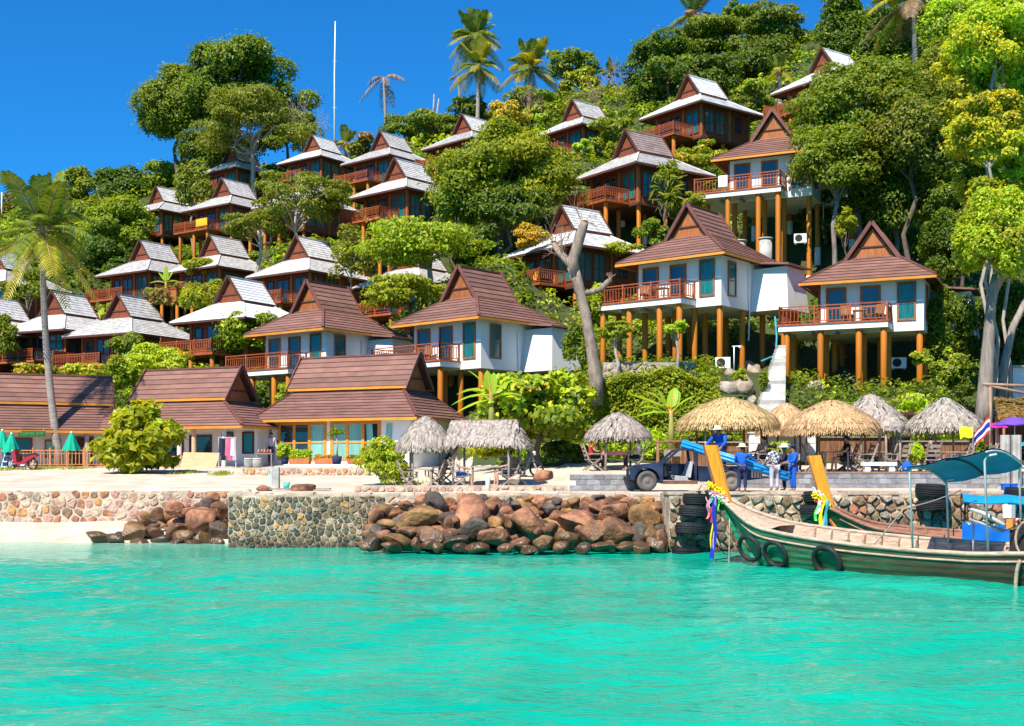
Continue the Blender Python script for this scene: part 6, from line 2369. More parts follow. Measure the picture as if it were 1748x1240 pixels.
def arch(cx, cz, r, a0=0, a1=180, n=12):
    return [(cx + r * math.cos(R_(a0 + (a1 - a0) * i / n)), cz + r * math.sin(R_(a0 + (a1 - a0) * i / n))) for i in range(n + 1)]


def side_panel(nm, poly, y, th, m):
    mb = MB()
    mb.prism([(x, y, z) for x, z in poly], (0, th, 0))
    return mb.build(nm, m, tr)


TW = 1.62
fend = [(0, .40), (0, .70), (.06, .82), (.35, .88), (1.12, .96), (1.12, .26), (1.02, .26)] + arch(.58, .36, .43, 0, 180) + [(.10, .38)]
for y in (0, TW - .06):
    side_panel('front_fender', fend, y, .06, tblue)
mb = MB()
mb.prism([(.02, .07, .83), (.30, .07, .905), (1.14, .07, .985), (1.14, .07, .94), (.02, .07, .75)], (0, TW - .14, 0))
mb.build('hood', tblue, tr)
mb = MB()
mb.box(.01, .08, .07, TW - .07, .40, .745)
mb.build('grille', near_black, tr)
for y in (.10, TW - .30):
    mb = MB()
    mb.box(-.012, .008, y, y + .2, .56, .70)
    mb.build('headlight', M['glass'], tr)
mb = MB()
mb.box(-.10, -.015, .05, TW - .05, .36, .50)
mb.build('bumper', near_black, tr)
mb = MB()
mb.box(.12, 1.10, .2, TW - .2, .3, .74)
mb.build('engine_bay', near_black, tr)
mb = MB()
mb.box(1.10, 2.30, .0, .08, .24, .36)
mb.build('sill', rust, tr)
mb = MB()
mb.box(1.125, 2.25, .085, TW - .07, .26, .34)
mb.build('cab_floor', near_black, tr)
mb = MB()
mb.box(1.13, 1.26, .09, TW - .08, .50, .95)
mb.build('dashboard', near_black, tr)
mb = MB()
mb.box(2.20, 2.27, .0, TW, .36, .92)
mb.build('cab_back', tblue, tr)
side_panel('far_door', [(1.13, .36), (1.13, .94), (2.19, .94), (2.19, .36)], TW - .06, .05, tblue)
mb = MB()
mb.prism([(1.62, .05, 1.40), (1.72, .05, 1.455), (2.14, .05, 1.455), (2.22, .05, 1.40)], (0, TW - .10, 0))
mb.build('cab_roof', tblue, tr)
for y in (.05, TW - .05):
    mb = MB()
    mb.beam((1.12, y, .95), (1.66, y, 1.41), .06, .07)
    mb.build('windscreen_pillar', tblue, tr)
    mb = MB()
    mb.beam((2.24, y, .91), (2.17, y, 1.41), .09, .07)
    mb.build('rear_pillar', tblue, tr)
mb = MB()
mb.prism([(1.17, .1, .965), (1.20, .1, .965), (1.66, .1, 1.39), (1.63, .1, 1.39)], (0, TW - .2, 0))
gl = bpy.data.materials.new('clear_glass')
gl.use_nodes = True
gb_ = gl.node_tree.nodes['Principled BSDF']
gb_.inputs['Transmission Weight'].default_value = 1.0
gb_.inputs['Roughness'].default_value = .02
gb_.inputs['IOR'].default_value = 1.1
gb_.inputs['Base Color'].default_value = (.9, 1, .95, 1)
mb.build('windscreen', gl, tr)
for y in (.22, .95):
    mb = MB()
    mb.prism([(1.55, y, .36), (1.55, y, .54), (1.98, y, .50), (2.0, y, .36)], (0, .42, 0))
    mb.prism([(1.95, y, .48), (2.08, y, 1.02), (2.17, y, 1.02), (2.09, y, .46)], (0, .42, 0))
    mb.build('seat', seatm, tr)
mb = MB()
mb.tube([(1.42, .42 + .17 * math.cos(a), .86 + .17 * math.sin(a)) for a in np.linspace(0, 6.283, 17)[:-1]], .015, 6, closed=True)
mb.tube([(1.26, .42, .80), (1.42, .42, .86)], .02, 6)
mb.build('steering_wheel', near_black, tr)
bed = [(2.33, .32), (2.33, .86), (4.45, .86), (4.45, .42), (3.92, .36)] + arch(3.45, .36, .43, 5, 175) + [(2.98, .32)]
for y in (0, TW - .05):
    side_panel('bed_side', bed, y, .05, tblue)
mb = MB()
mb.box(2.33, 4.44, .055, TW - .055, .50, .56)
mb.box(2.33, 2.38, .055, TW - .055, .561, .86)
mb.build('bed_floor', rust, tr)
mb = MB()
mb.beam((2.40, .03, .90), (4.42, .03, .90), .05, .03)
mb.build('bed_rail', rust, tr)
for y in (.02, TW - .16):
    mb = MB()
    mb.box(4.451, 4.49, y, y + .14, .50, .82)
    o = mb.build('tail_light', mat('tail_light_red', (.50, .06, .04), .3), tr)
mb = MB()
mb.box(4.46, 4.98, .06, TW - .06, .45, .50)
mb.build('tailgate', tblue, tr)
mb = MB()
mb.box(4.12, 4.44, -.03, -.003, .46, .88)
mb.build('striped_tail_panel', M['white'], tr)
for k_ in range(3):
    mb = MB()
    mb.box(4.17 + .10 * k_, 4.215 + .10 * k_, -.042, -.031, .47, .87)
    mb.build('red_stripe', mat('red_stripe', (.55, .10, .05), .5), tr)
ty_m = MB()
ty_m.lathe([(.20, -.10), (.30, -.11), (.345, -.075), (.35, 0), (.345, .075), (.30, .11), (.20, .10), (.20, -.10)], 22)
tyre_me = ty_m.mesh('tyre', mat('dusty_tyre', (.09, .085, .08), .85, .3), True)
rim_m = MB()
rim_m.lathe([(.05, .105), (.10, .07), (.18, .06), (.205, .10), (.205, -.09), (.0, -.08)], 18)
rim_me = rim_m.mesh('rim', mat('dusty_rim', (.20, .17, .15), .7, .3), True)
for x in (.58, 3.45):
    for y, fl in ((.14, 90), (TW - .14, -90)):
        wh = obj('wheel', tyre_me, tr, (x, y, .35), (R_(fl), 0, 0))
        obj('rim', rim_me, wh)
mb = MB()
mb.beam((1.22, -.02, 1.0), (1.16, -.14, 1.05), .02)
mb.box(1.12, 1.17, -.22, -.08, .98, 1.10)
mb.build('mirror', near_black, tr)

# blue pipes: lower end by the workers, upper end over the cab
pa, pb2 = at(1164, 757, 42.0), at(1346, 814, 40.9)
pm = mat('bright_blue_pipe', (.015, .27, .62), .35, .12, 1, spec=.5)
dv = (pb2 - pa).normalized()
up_ = Vector((0, 0, 1)) - dv * dv.z
up_.normalize()
sd_ = dv.cross(up_)
for j, (a, b) in enumerate(((0, 0), (0, .105), (0, .21), (.105, .05), (.105, .16), (-.105, .05), (-.105, .16))):
    t = thing('blue_pipe', 'long bright blue plastic pipe in the bundle slanting over the truck bed', 'pipe', pa + up_ * (b - .1) + sd_ * a, group='bundle of blue pipes')
    mb = MB()
    ln_ = (pb2 - pa).length * (1 + .02 * math.sin(j * 5))
    mb.tube([(0, 0, 0), dv * ln_], .052, 10, cap=True)
    mb.build('tube', pm, t, True)
    mb = MB()
    mb.tube([dv * (ln_ + .001), dv * (ln_ + .004)], .040, 10)
    mb.build('dark_end_disc', near_black, t)  # dark disc over the capped end stands in for the shaded hollow

zq = 1.845
person('worker in blue shirt and straw hat standing in the truck bed, bending over the pipes', (at(1231, 0, 42.2).x, 42.2, zq + .56), R_(-35), 'blue', 'navy',
       dict(waist=(0, -.03, 1.05), chest=(0, -.12, 1.25), neck=(0, -.20, 1.39), head=(0, -.27, 1.49), crown=(0, -.29, 1.59), ls=(.2, -.14, 1.35), le=(.30, -.30, 1.10), lh=(.20, -.48, .92), rs=(-.2, -.14, 1.35), re=(-.30, -.32, 1.14), rh=(-.34, -.52, .98)), 'brim', k=1.0)
person('worker in blue shirt and pale hat seen from behind, one arm on the pipes', (at(1267, 0, 40.75).x, 40.75, zq), R_(180 - 12), 'blue', 'navy',
       dict(rs=(-.2, 0, 1.39), re=(-.36, -.12, 1.2), rh=(-.60, -.22, 1.10), le=(.25, -.12, 1.12), lh=(.18, -.32, 1.10)), 'brim', k=.90)
person('worker in black and white checked shirt and pale trousers, back to the sea', (at(1322, 0, 40.8).x, 40.8, zq), R_(200), 'check', 'grey',
       dict(le=(.28, -.08, 1.14), lh=(.22, -.30, 1.02), re=(-.30, -.05, 1.14), rh=(-.26, -.28, 1.0), lf=(.16, .06, .07), rk=(-.15, -.06, .48)), None, k=.92)
person('worker in dark clothes with a white hat, behind the checked shirt', (at(1339, 0, 41.3).x, 41.3, zq), R_(-100), 'black', 'black',
       dict(le=(.28, -.08, 1.14), lh=(.22, -.32, 1.06)), 'brim', k=.90, hat_m=M['white'])
person('worker in blue shirt and dark cap holding the lower pipe ends', (at(1354, 0, 40.75).x, 40.75, zq), R_(-78), 'blue', 'blue',
       dict(le=(.27, -.10, 1.14), lh=(.20, -.34, 1.08), re=(-.28, -.04, 1.13), rh=(-.24, -.30, 1.06)), 'cap', k=.90)

SIT = dict(pelvis=(0, .10, .54), waist=(0, .14, .68), chest=(0, .17, .90), neck=(0, .16, 1.08), head=(0, .12, 1.22), crown=(0, .13, 1.32), ls=(.19, .16, 1.02), le=(.25, .02, .80), lh=(.20, -.20, .76),
           rs=(-.19, .16, 1.02), re=(-.25, .02, .80), rh=(-.20, -.20, .76), lhip=(.10, .06, .52), lk=(.12, -.36, .52), lf=(.12, -.34, .08), rhip=(-.10, .06, .52), rk=(-.12, -.36, .52), rf=(-.12, -.42, .08))


def sit(label, px, Y, rz, shirt, trousers, **k_):
    x = (px - CX) / FPX * Y
    return person(label, (x, Y, ground(x, Y)), R_(rz), shirt, trousers, SIT, **k_)


sit('seated bald man in white shirt and blue shorts under the gabled thatched shelter', 787, 45.6, 92, 'white', 'blueshort', skin='skin_pale', hair=False, shorts=True, sleeve=.4)
sit('sunburnt guest sitting at the open end of the gabled shelter', 864, 45.45, -80, 'khaki', 'navy', skin='skin_pale', shorts=True, sleeve=.4)
sit('guest in red sitting under the pyramid shelter, left side of the table', 1015, 49.0, 95, 'red', 'black', skin='skin_pale', sleeve=.4)
sit('guest in white sitting under the pyramid shelter, truck side of the table', 1084, 49.0, -95, 'white', 'black', skin='skin_pale', sleeve=.4)
sit('tourist in black sitting sideways under the golden shelter by the second boat', 1440, 46.1, -85, 'black', 'black', skin='skin_pale', shorts=True, sleeve=.4)
sit('person in black seen from behind, sitting near the yellow flag', 1586, 46.35, 185, 'black', 'navy', skin='skin_pale', sleeve=.4)
sit('bare-armed guest resting under the widest golden shelter', 1298, 46.6, -70, 'khaki', 'black', skin='skin_pale', sleeve=.4)
sit('guest in white at the tables behind the white pillars', 1652, 48.6, -90, 'white', 'navy', sleeve=.4)
xp = (463 - CX) / FPX * 63.0
xp = (463 - CX) / FPX * 66.0
person('shop worker in a pale shirt standing in the shade of the porch', (xp, 66.0, ground(xp, 66.0) + .12), R_(20), 'grey', 'navy', {}, None)

# ================================================================ longtail boats
def hullfn(L_, sheer, beam, zk):
    """sheer/beam: lists of (u, value) for gunwale height and half beam"""
    su, sv = zip(*sheer)
    bu, bv = zip(*beam)
    return (lambda u: float(np.interp(u, su, sv))), (lambda u: float(np.interp(u, bu, bv)))


def boat(label, origin, heading, roll, L_, sheer, beam, rake, hull_m, rim_m_, in_m, ribs, name='longtail_boat'):
    r = thing(name, label, 'boat', origin, heading)
    r.rotation_euler = (R_(roll), 0, heading)
    hz, hb = hullfn(L_, sheer, beam, -.3)
    us = np.concatenate([np.linspace(-rake, .8, 12), np.linspace(1.1, L_, 26)])
    def sect(u, k_):
        """k 0 (gunwale) .. 1 (keel) on the +side; returns (u, y, z)"""
        h, b = hz(u), hb(u)
        z = h + (-.35 - h) * (1 - (1 - k_) ** 1.25)
        f = max(1 - k_ ** 2.6, 0) ** .62
        fr = 1 - sstep(-rake, 1.2, u)
        y = b * f * (1 - .35 * fr * min(1, k_ * 1.6))
        uu = u + (rake + .35) * (1 - z / max(hz(-rake), .1)) * fr
        return uu, y, z
    K = np.linspace(0, 1, 9)
    vs, fs = [], []
    for u in us:
        row = [sect(u, k_) for k_ in K]
        vs += [(a, -y, z) for a, y, z in row] + [(a, y, z) for a, y, z in row[::-1][1:]]
    n_ = 17
    for i in range(len(us) - 1):
        for j in range(n_ - 1):
            fs.append((i * n_ + j, (i + 1) * n_ + j, (i + 1) * n_ + j + 1, i * n_ + j + 1))
    fs.append(tuple((len(us) - 1) * n_ + j for j in range(n_)))
    mb = MB()
    mb.add(vs, fs)
    mb.build('hull', hull_m, r, True)
    # inner skin and bottom boards
    vs, fs = [], []
    un = [u for u in us if u > .5]
    for u in un:
        h, b = hz(u), hb(u)
        zb = max(.10, h - .62)
        vs += [(u, -b + .06, h - .01), (u, -b * .86 + .05, zb + .12), (u, -b * .7, zb), (u, 0, zb - .02), (u, b * .7, zb), (u, b * .86 - .05, zb + .12), (u, b - .06, h - .01)]
    for i in range(len(un) - 1):
        for j in range(6):
            fs.append((i * 7 + j, i * 7 + j + 1, (i + 1) * 7 + j + 1, (i + 1) * 7 + j))
    mb = MB()
    mb.add(vs, fs)
    mb.build('inner_planking', in_m, r)
    for sd in (-1, 1):
        mb = MB()
        mb.tube([Vector(sect(u, 0)[:1] + (sd * (sect(u, 0)[1] + .0), sect(u, 0)[2] + .015)) for u in us], .055, 6)
        mb.build('gunwale', rim_m_, r, True)
        mb = MB()
        mb.tube([Vector((sect(u, .12)[0], sd * (sect(u, .12)[1] + .012), sect(u, .12)[2])) for u in us[2:]], .028, 5)
        mb.build('rubbing_strake', rim_m_, r, True)
        for u in ribs:
            h, b = hz(u), hb(u)
            zb = max(.10, h - .62)
            m3 = MB()
            pts = [(u, sd * (b - .05), h), (u, sd * (b * .86 - .0), zb + .12), (u, sd * b * .62, zb + .01), (u, sd * b * .66, zb + .14), (u, sd * (b - .16), h - .02)]
            m3.prism([(p[0] - .035, p[1], p[2]) for p in pts], (.07, 0, 0))
            m3.build('rib', rim_m_, r)
    # fore deck
    vs, fs = [], []
    ud = [u for u in us if u <= 1.25]
    for u in ud:
        a, b, z = sect(u, 0)
        vs += [(a, -b, z - .03), (a, 0, z + .03), (a, b, z - .03)]
    for i in range(len(ud) - 1):
        fs += [(i * 3, i * 3 + 1, i * 3 + 4, i * 3 + 3), (i * 3 + 1, i * 3 + 2, i * 3 + 5, i * 3 + 4)]
    mb = MB()
    mb.add(vs, fs)
    mb.build('fore_deck', rim_m_, r)
    for u in (2.6, 4.4, 6.6):
        if u < L_ - 1:
            m3 = MB()
            h, b = hz(u), hb(u)
            m3.box(u - .12, u + .12, -b * .9, b * .9, h - .24, h - .20)
            m3.build('thwart', rim_m_, r)
    return r, hz, hb, sect


def painted_hull(nm, green, worn, dark):
    m = bpy.data.materials.new(nm)
    m.use_nodes = True
    nt = m.node_tree
    L = nt.links.new
    b = nt.nodes['Principled BSDF']
    tc = _n(nt, 'ShaderNodeTexCoord')
    mp = _n(nt, 'ShaderNodeMapping')
    mp.inputs['Scale'].default_value = (.55, 2, 6)
    L(tc.outputs['Object'], mp.inputs[0])
    n1 = _n(nt, 'ShaderNodeTexNoise')
    n1.inputs['Scale'].default_value = 2.2
    n1.inputs['Detail'].default_value = 9
    n1.inputs['Roughness'].default_value = .68
    L(mp.outputs[0], n1.inputs['Vector'])
    sx = _n(nt, 'ShaderNodeSeparateXYZ')
    L(tc.outputs['Object'], sx.inputs[0])
    ma = _n(nt, 'ShaderNodeMath', operation='MULTIPLY_ADD')
    ma.inputs[1].default_value = .045
    L(sx.outputs['X'], ma.inputs[0])
    L(n1.outputs['Fac'], ma.inputs[2])
    rp = _n(nt, 'ShaderNodeValToRGB')
    e = rp.color_ramp.elements
    e[0].position, e[0].color = .46, (*green, 1)
    e[1].position, e[1].color = .84, (*dark, 1)
    q_ = e.new(.64)
    q_.color = (*worn, 1)
    L(ma.outputs[0], rp.inputs[0])
    L(rp.outputs[0], b.inputs['Base Color'])
    b.inputs['Roughness'].default_value = .38
    wv = _n(nt, 'ShaderNodeTexWave', wave_type='BANDS', bands_direction='Z')
    wv.inputs['Scale'].default_value = 1.9
    wv.inputs['Distortion'].default_value = .6
    L(tc.outputs['Object'], wv.inputs['Vector'])
    bp = _n(nt, 'ShaderNodeBump')
    bp.inputs['Strength'].default_value = .35
    bp.inputs['Distance'].default_value = .03
    L(wv.outputs['Fac'], bp.inputs['Height'])
    L(bp.outputs[0], b.inputs['Normal'])
    return m


hull1 = painted_hull('worn_green_hull_paint', (.014, .22, .11), (.055, .085, .035), (.06, .028, .015))
hull2 = painted_hull('dull_olive_hull_paint', (.022, .055, .030), (.05, .055, .022), (.05, .03, .018))
cream = mat('bleached_cream_wood', (.46, .34, .25), .8, .4, 4, (1, 5, 5), bump=.4, detail=8)
redrim = mat('reddish_rim_wood', (.30, .14, .095), .7, .4, 4, (1, 6, 6))
b1o = at(1278, 963, 33.6)
b1o.z = 0
b1h = math.atan2(-5.75, 5.25)
SH1 = [(-.9, 1.84), (-.6, 1.62), (-.2, 1.36), (.3, 1.20), (.9, 1.08), (1.6, .98), (2.8, .87), (4.0, .79), (5.6, .73), (7, .72), (8.5, .80), (11, 1.0)]
BM1 = [(-.9, .04), (-.6, .22), (-.2, .42), (.3, .60), (1, .74), (2.5, .90), (4, .95), (7, .93), (9, .82), (11, .5)]
b1, hz1, hb1, sec1 = boat('green wooden longtail boat with orange prow, nearest the camera, three rubber rings on its side', b1o, b1h, 4.5, 10.8, SH1, BM1, .9, hull1, cream, cream, np.arange(1.7, 8.4, .48))


def stem_board(root, pts, m, dark):
    mb = MB()
    mb.prism([(u, -.05, z) for u, z in pts], (0, .10, 0))
    o = mb.build('prow_board', m, root)
    mb = MB()
    mb.beam((pts[0][0] - .03, 0, pts[0][1]), (pts[1][0] - .03, 0, pts[1][1]), .16, .05, up=(1, 0, 0))
    mb.build('prow_edge', dark, root)
    return o


prow = mat('varnished_orange_prow', (.70, .28, .02), .35, .2, 3, (4, 4, .8), spec=.5)
stem_board(b1, [(-.80, 1.55), (-1.30, 3.28), (-.90, 3.28), (-.46, 1.50)], prow, M['bench_wood'])
stem_board(b1, [(-.05, .1), (-.86, 1.6), (-.72, 1.6), (.08, .1)], hull1, M['bench_wood'])
b2o = at(1448, 905, 36.4)
b2o.z = 0
b2h = math.atan2(-1.7, 5.2)
SH2 = [(-.9, 1.62), (-.6, 1.42), (-.2, 1.18), (.3, 1.0), (.9, .88), (1.6, .80), (2.8, .70), (4.0, .64), (5.6, .62), (7, .64), (9, .85)]
b2, hz2, hb2, sec2 = boat('dark olive longtail boat with reddish rim and blue tarpaulin, between nearer boat and quay', b2o, b2h, 4.0, 9.0, SH2, BM1, .85, hull2, redrim, redrim, np.arange(1.7, 4.2, .5))
stem_board(b2, [(-.72, 1.45), (-1.14, 3.0), (-.78, 3.02), (-.38, 1.40)], prow, M['bench_wood'])
stem_board(b2, [(0.05, .1), (-.74, 1.5), (-.55, 1.5), (.25, .1)], prow, M['bench_wood'])


def on_boat(b, p):
    return Matrix.LocRotScale(b.location, b.rotation_euler, (1, 1, 1)) @ Vector(p)


# canopy of the nearer boat
can = mat('dark_blue_awning', (.010, .20, .44), .6, .2, 2)
can2 = mat('bright_blue_awning', (.005, .25, .60), .5, .1, 2)
def awning(b, u0, u1, hw, z0, z1, arch_, m, posts, pm_, tilt=0.0):
    mb = MB()
    n1_, n2_ = 8, 8
    vs, fs = [], []
    for th in (0, .025):
        for i in range(n1_ + 1):
            for j in range(n2_ + 1):
                u = u0 + (u1 - u0) * i / n1_
                q_ = -1 + 2 * j / n2_
                z = z0 + (z1 - z0) * i / n1_ + arch_ * (1 - q_ * q_) + tilt * q_ - .05 * math.sin(math.pi * ((i * 2 / n1_) % 1)) + th
                vs.append((u, hw * q_, z))
    k_ = (n1_ + 1) * (n2_ + 1)
    for o_ in (0, k_):
        for i in range(n1_):
            for j in range(n2_):
                a = o_ + i * (n2_ + 1) + j
                f = (a, a + 1, a + n2_ + 2, a + n2_ + 1)
                fs.append(f if o_ else f[::-1])
    mb.add(vs, fs)
    mb.build('awning', m, b, True)
    for i in (0, .5, 1):
        mb = MB()
        u = u0 + (u1 - u0) * i
        zz_ = z0 + (z1 - z0) * i
        mb.tube([(u, hw * q_, zz_ + arch_ * (1 - q_ * q_) + tilt * q_ - .03) for q_ in np.linspace(-1, 1, 9)], .022, 5)
        mb.build('awning_bow', M['dark_wood'] if i == .5 else pm_, b)
    for u, y, zt, zb_ in posts:
        mb = MB()
        mb.tube([(u, y, zb_), (u, y, zt - .15), (u + .05, y * .97, zt - .03), (u + .25, y * .9, zt)], .028, 6)
        mb.build('awning_post', pm_, b, True)


awning(b1, 5.4, 7.4, .95, 2.46, 2.84, .16, can, [(5.45, -.86, 2.74, .55), (7.3, -.84, 3.0, .6), (5.45, .86, 2.30, .55), (7.3, .84, 2.62, .6)], M['steel'], -.26)
awning(b2, 3.2, 5.6, .85, 1.72, 1.68, .14, can2, [(3.3, -.8, 1.75, .6), (5.5, -.8, 1.75, .6), (3.3, .8, 1.75, .6), (5.5, .8, 1.75, .6)], M['dark_wood'])
# blue tarpaulin laced along the side of the second boat
tp = thing('tarpaulin', 'bright blue tarpaulin laced along the rim of the olive boat', 'tarpaulin', b2.location)
tp.rotation_euler = b2.rotation_euler
mb = MB()
vs, fs = [], []
nu = 40
for j, zz_ in enumerate((1.14, 1.0, .85, .66)):
    for i in range(nu + 1):
        u = 3.15 + 4.2 * i / nu
        y = -hb2(u) - .075 - .025 * math.sin(i * .9 + j) - .02 * math.sin(i * .37)
        vs.append((u, y, zz_ + hz2(u) - .66 - (.10 if j == 0 else 0) * max(0, i - 30) / 10 - .02 * abs(math.sin(i * .55)) * (j == 0)))
for j in range(3):
    for i in range(nu):
        a = j * (nu + 1) + i
        fs.append((a, a + nu + 1, a + nu + 2, a + 1))
mb.add(vs, fs)
mb.build('sheet', mat('blue_tarpaulin', (.008, .14, .60), .5, .15, 2), tp, True)
mb = MB()
for i in range(7):
    u = 3.3 + .62 * i
    mb.tube([(u, -hb2(u) - .1, hz2(u) + .48), (u + .04, -hb2(u) - .12, hz2(u) + .42), (u + .08, -hb2(u) - .1, hz2(u) + .48)], .012, 4)
mb.build('lacing', M['white'], tp, kind='stuff')

# engine, wheel and hose at the stern of the nearer boat
en = thing('boat_engine', 'exposed greasy boat engine with pipes and a white tank at the photo edge', 'engine', on_boat(b1, (7.75, .1, .55)), b1h)
eng = mat('greasy_metal', (.05, .045, .04), .5, .5, 6, metal=.4)
mb = MB()
mb.box(-.3, .35, -.22, .22, .15, .65)
mb.build('engine_block', eng, en)
for k_ in range(4):
    mb = MB()
    mb.lathe([(.07, 0), (.07, .22), (.05, .26), (.0, .26)], 8, (-.2 + .15 * k_, 0, .65))
    mb.build('cylinder_head', eng if k_ % 2 else M['steel'], en)
mb = MB()
mb.tube([(-.4, -.25, .75), (-.9, -.3, 1.02), (-1.2, -.3, 1.1)], [.05, .05, .045], 8)
mb.build('exhaust_pipe', M['steel'], en, True)
mb = MB()
mb.tube([(-.5, -.1, .60), (-1.0, -.15, .78), (-1.3, -.15, .86)], .045, 8)
mb.build('tiller_pipe', M['steel'], en, True)
mb = MB()
mb.box(-.42, -.22, -.30, -.1, .92, 1.22)
mb.build('fuel_tank', M['white'], en)
mb = MB()
mb.box(-.35, -.2, -.28, -.15, .66, .9)
mb.build('filter', M['fascia'], en)
rs = np.random.RandomState(3)
for k_ in range(9):
    p = np.array([rs.uniform(-.3, .3), rs.uniform(-.25, .2), rs.uniform(.6, 1.0)])
    mb = MB()
    mb.tube([p, p + rs.normal(0, .15, 3) + np.array([0, -.1, .15]), p + rs.normal(0, .2, 3) + np.array([.1, -.2, -.1])], .014, 5)
    mb.build('wire', (M['white'], M['black'], CLOTH['red'])[k_ % 3], en)
mb = MB()
mb.tube([(.25 + .3 * math.cos(a), -.45, .45 + .42 * math.sin(a)) for a in np.linspace(1.0, 5.4, 14)], .03, 6)
mb.build('hose', cream, en, True)
ho = thing('hose', 'thick cream hose hanging in a loop over the side at the photo edge', 'hose', on_boat(b1, (8.05, -.98, .3)), b1h)
mb = MB()
mb.tube([(.1 - .14 * math.sin(a), -.05, -.25 + .62 * math.cos(a)) for a in np.linspace(0.2, 3.3, 14)], .045, 7)
mb.build('tube', cream, ho, True)
di = thing('steering_wheel_stand', 'flat grey disc on a thin pole rising from the nearer boat', 'stand', on_boat(b1, (6.35, .3, .5)), b1h)
mb = MB()
mb.tube([(0, 0, 0), (.02, 0, .78)], .025, 6)
mb.build('pole', M['steel'], di, True)
mb = MB()
mb.lathe([(0, .78), (.28, .80), (.28, .83), (0, .84)], 16)
mb.build('disc', M['steel'], di, True)

# rubber rings and tyres
rg = None
def ring_mesh(R0, r0, n=28, m_=9):
    mb = MB()
    mb.tube([(R0 * math.cos(t), 0, R0 * math.sin(t)) for t in np.linspace(0, 2 * math.pi, n + 1)[:-1]], r0, m_, closed=True)
    return mb.mesh('fender_ring', M['black'], True)
rgm = ring_mesh(.34, .062)
for u, zc, lb in ((.45, .52, 'first from the prow of the nearer boat'), (1.4, .44, 'middle one of three on the nearer boat'), (3.05, .36, 'largest and rearmost of three on the nearer boat')):
    k_ = .62
    k_ = .35
    yy_ = -sec1(u, k_)[1] - .10
    t = obj('fender_ring', rgm, None, on_boat(b1, (u + .1, yy_, zc)), label='black rubber ring fender, ' + lb, cat='fender', group='rubber rings hung on boats', scale=1.12 if u > 3 else .98)
    t.rotation_euler = (R_(20), R_(8), b1h)
t = obj('fender_ring', rgm, None, on_boat(b2, (5.8, -hb2(5.8) - .2, 1.0)), label='black rubber ring hung over the blue tarpaulin', cat='fender', group='rubber rings hung on boats', scale=.85)
t.rotation_euler = (R_(8), 0, b2h)
ty = MB()
prof = [(.27, -.10), (.36, -.155)]
for i in range(5):
    z = -.13 + .065 * i
    prof += [(.485 if abs(z) < .1 else .46, z - .02), (.485 if abs(z) < .1 else .46, z + .02), (.465, z + .022), (.465, z + .04)]
prof += [(.36, .155), (.27, .10), (.27, -.10)]
ty.lathe(prof, 30)
tym = ty.mesh('tyre_fender', M['black'], False)
TYR = [(1191, 852, 'top tyre of the stack of four at the end of the quay by the boulders'), (1186, 873, 'second tyre from the top at the end of the quay by the boulders'), (1180, 902, 'third tyre down at the end of the quay by the boulders'),
       (1172, 941, 'lowest tyre, at the waterline at the end of the quay by the boulders'), (1394, 848, 'upper tyre on the quay behind the prow of the olive boat'), (1391, 869, 'lower tyre on the quay behind the prow of the olive boat'),
       (1590, 836, 'upper of two tyres on the quay above the olive boat'), (1592, 862, 'lower of two tyres on the quay above the olive boat'), (1742, 842, 'tyre on the quay behind the greasy engine')]
for px, py, lb in TYR:
    o = obj('tyre_fender', tym, None, at(px, py, 37.72), (R_(random.uniform(-6, 6)), R_(random.uniform(-5, 5)), random.uniform(0, 3)), label=('' if lb.startswith('top tyre of the stack') else 'black ') + lb, cat='tyre', group='tyres hung along the quay')
    o.scale = (1.05, .85, .98)

# garlands and ribbons on the prows
def garland(label, b, u, z, cols, ribbons, seed, side=-1, k=1.0):
    r = thing('flower_garland', label, 'garland', on_boat(b, (u, 0, z)), b.rotation_euler.z, 'garlands on the prows')
    rs = np.random.RandomState(seed)
    V0, F0 = ico(1)
    for q_, (c, zz_, rr) in enumerate(cols):
        V, F = [], []
        for i in range(150):
            a = rs.uniform(0, 2 * math.pi)
            p = np.array([rr * 1.15 * math.cos(a) - zz_ * .42, rr * .75 * math.sin(a), zz_ - .13 * math.cos(a - .3)]) + rs.normal(0, .03, 3)
            F.append(F0 + len(V) * len(V0))
            V.append(V0 * rs.uniform(.022, .04) + p)
        obj('flower_ring', np_mesh('flower_ring', np.concatenate(V), np.concatenate(F), c), r)
    for i, (c, du, ln, w_) in enumerate(ribbons):
        mb = MB()
        vs, fs = [], []
        for j in range(13):
            t = j / 12
            y = side * (.16 + .05 * i % .12) + .03 * math.sin(t * 9 + i)
            uu = du - .10 * t + .03 * math.sin(t * 7 + i * 2)
            vs += [(uu - w_ / 2, y, .05 - ln * t), (uu + w_ / 2, y - .03, .05 - ln * t)]
        for j in range(12):
            fs.append((2 * j, 2 * j + 1, 2 * j + 3, 2 * j + 2))
        mb.add(vs, fs)
        mb.build('ribbon', c, r, True)
    return r


C = {k_: mat(k_ + '_ribbon', c, .7, .15, 4) for k_, c in (('yellow', (.85, .62, .01)), ('pink', (.85, .20, .30)), ('green', (.10, .62, .12)), ('royal', (.01, .03, .35)), ('lilac', (.45, .30, .60)), ('red', (.65, .03, .03)), ('sky', (.10, .35, .65)), ('ivory', (.75, .70, .66)), ('teal', (.02, .30, .32)))}
garland('yellow and pink garland with blue, red and green ribbons on the nearer orange prow', b1, -.86, 1.78, [(C['yellow'], .30, .22), (C['yellow'], .22, .23), (C['pink'], .12, .23), (C['ivory'], .04, .23), (C['green'], -.06, .24)],
        [(C['red'], -.12, .72, .12), (C['pink'], -.2, .62, .1), (C['royal'], .04, 1.72, .16), (C['yellow'], -.07, 1.45, .07), (C['lilac'], .02, 1.85, .07), (C['green'], .08, .5, .12), (C['sky'], -.16, .4, .1)], 5)
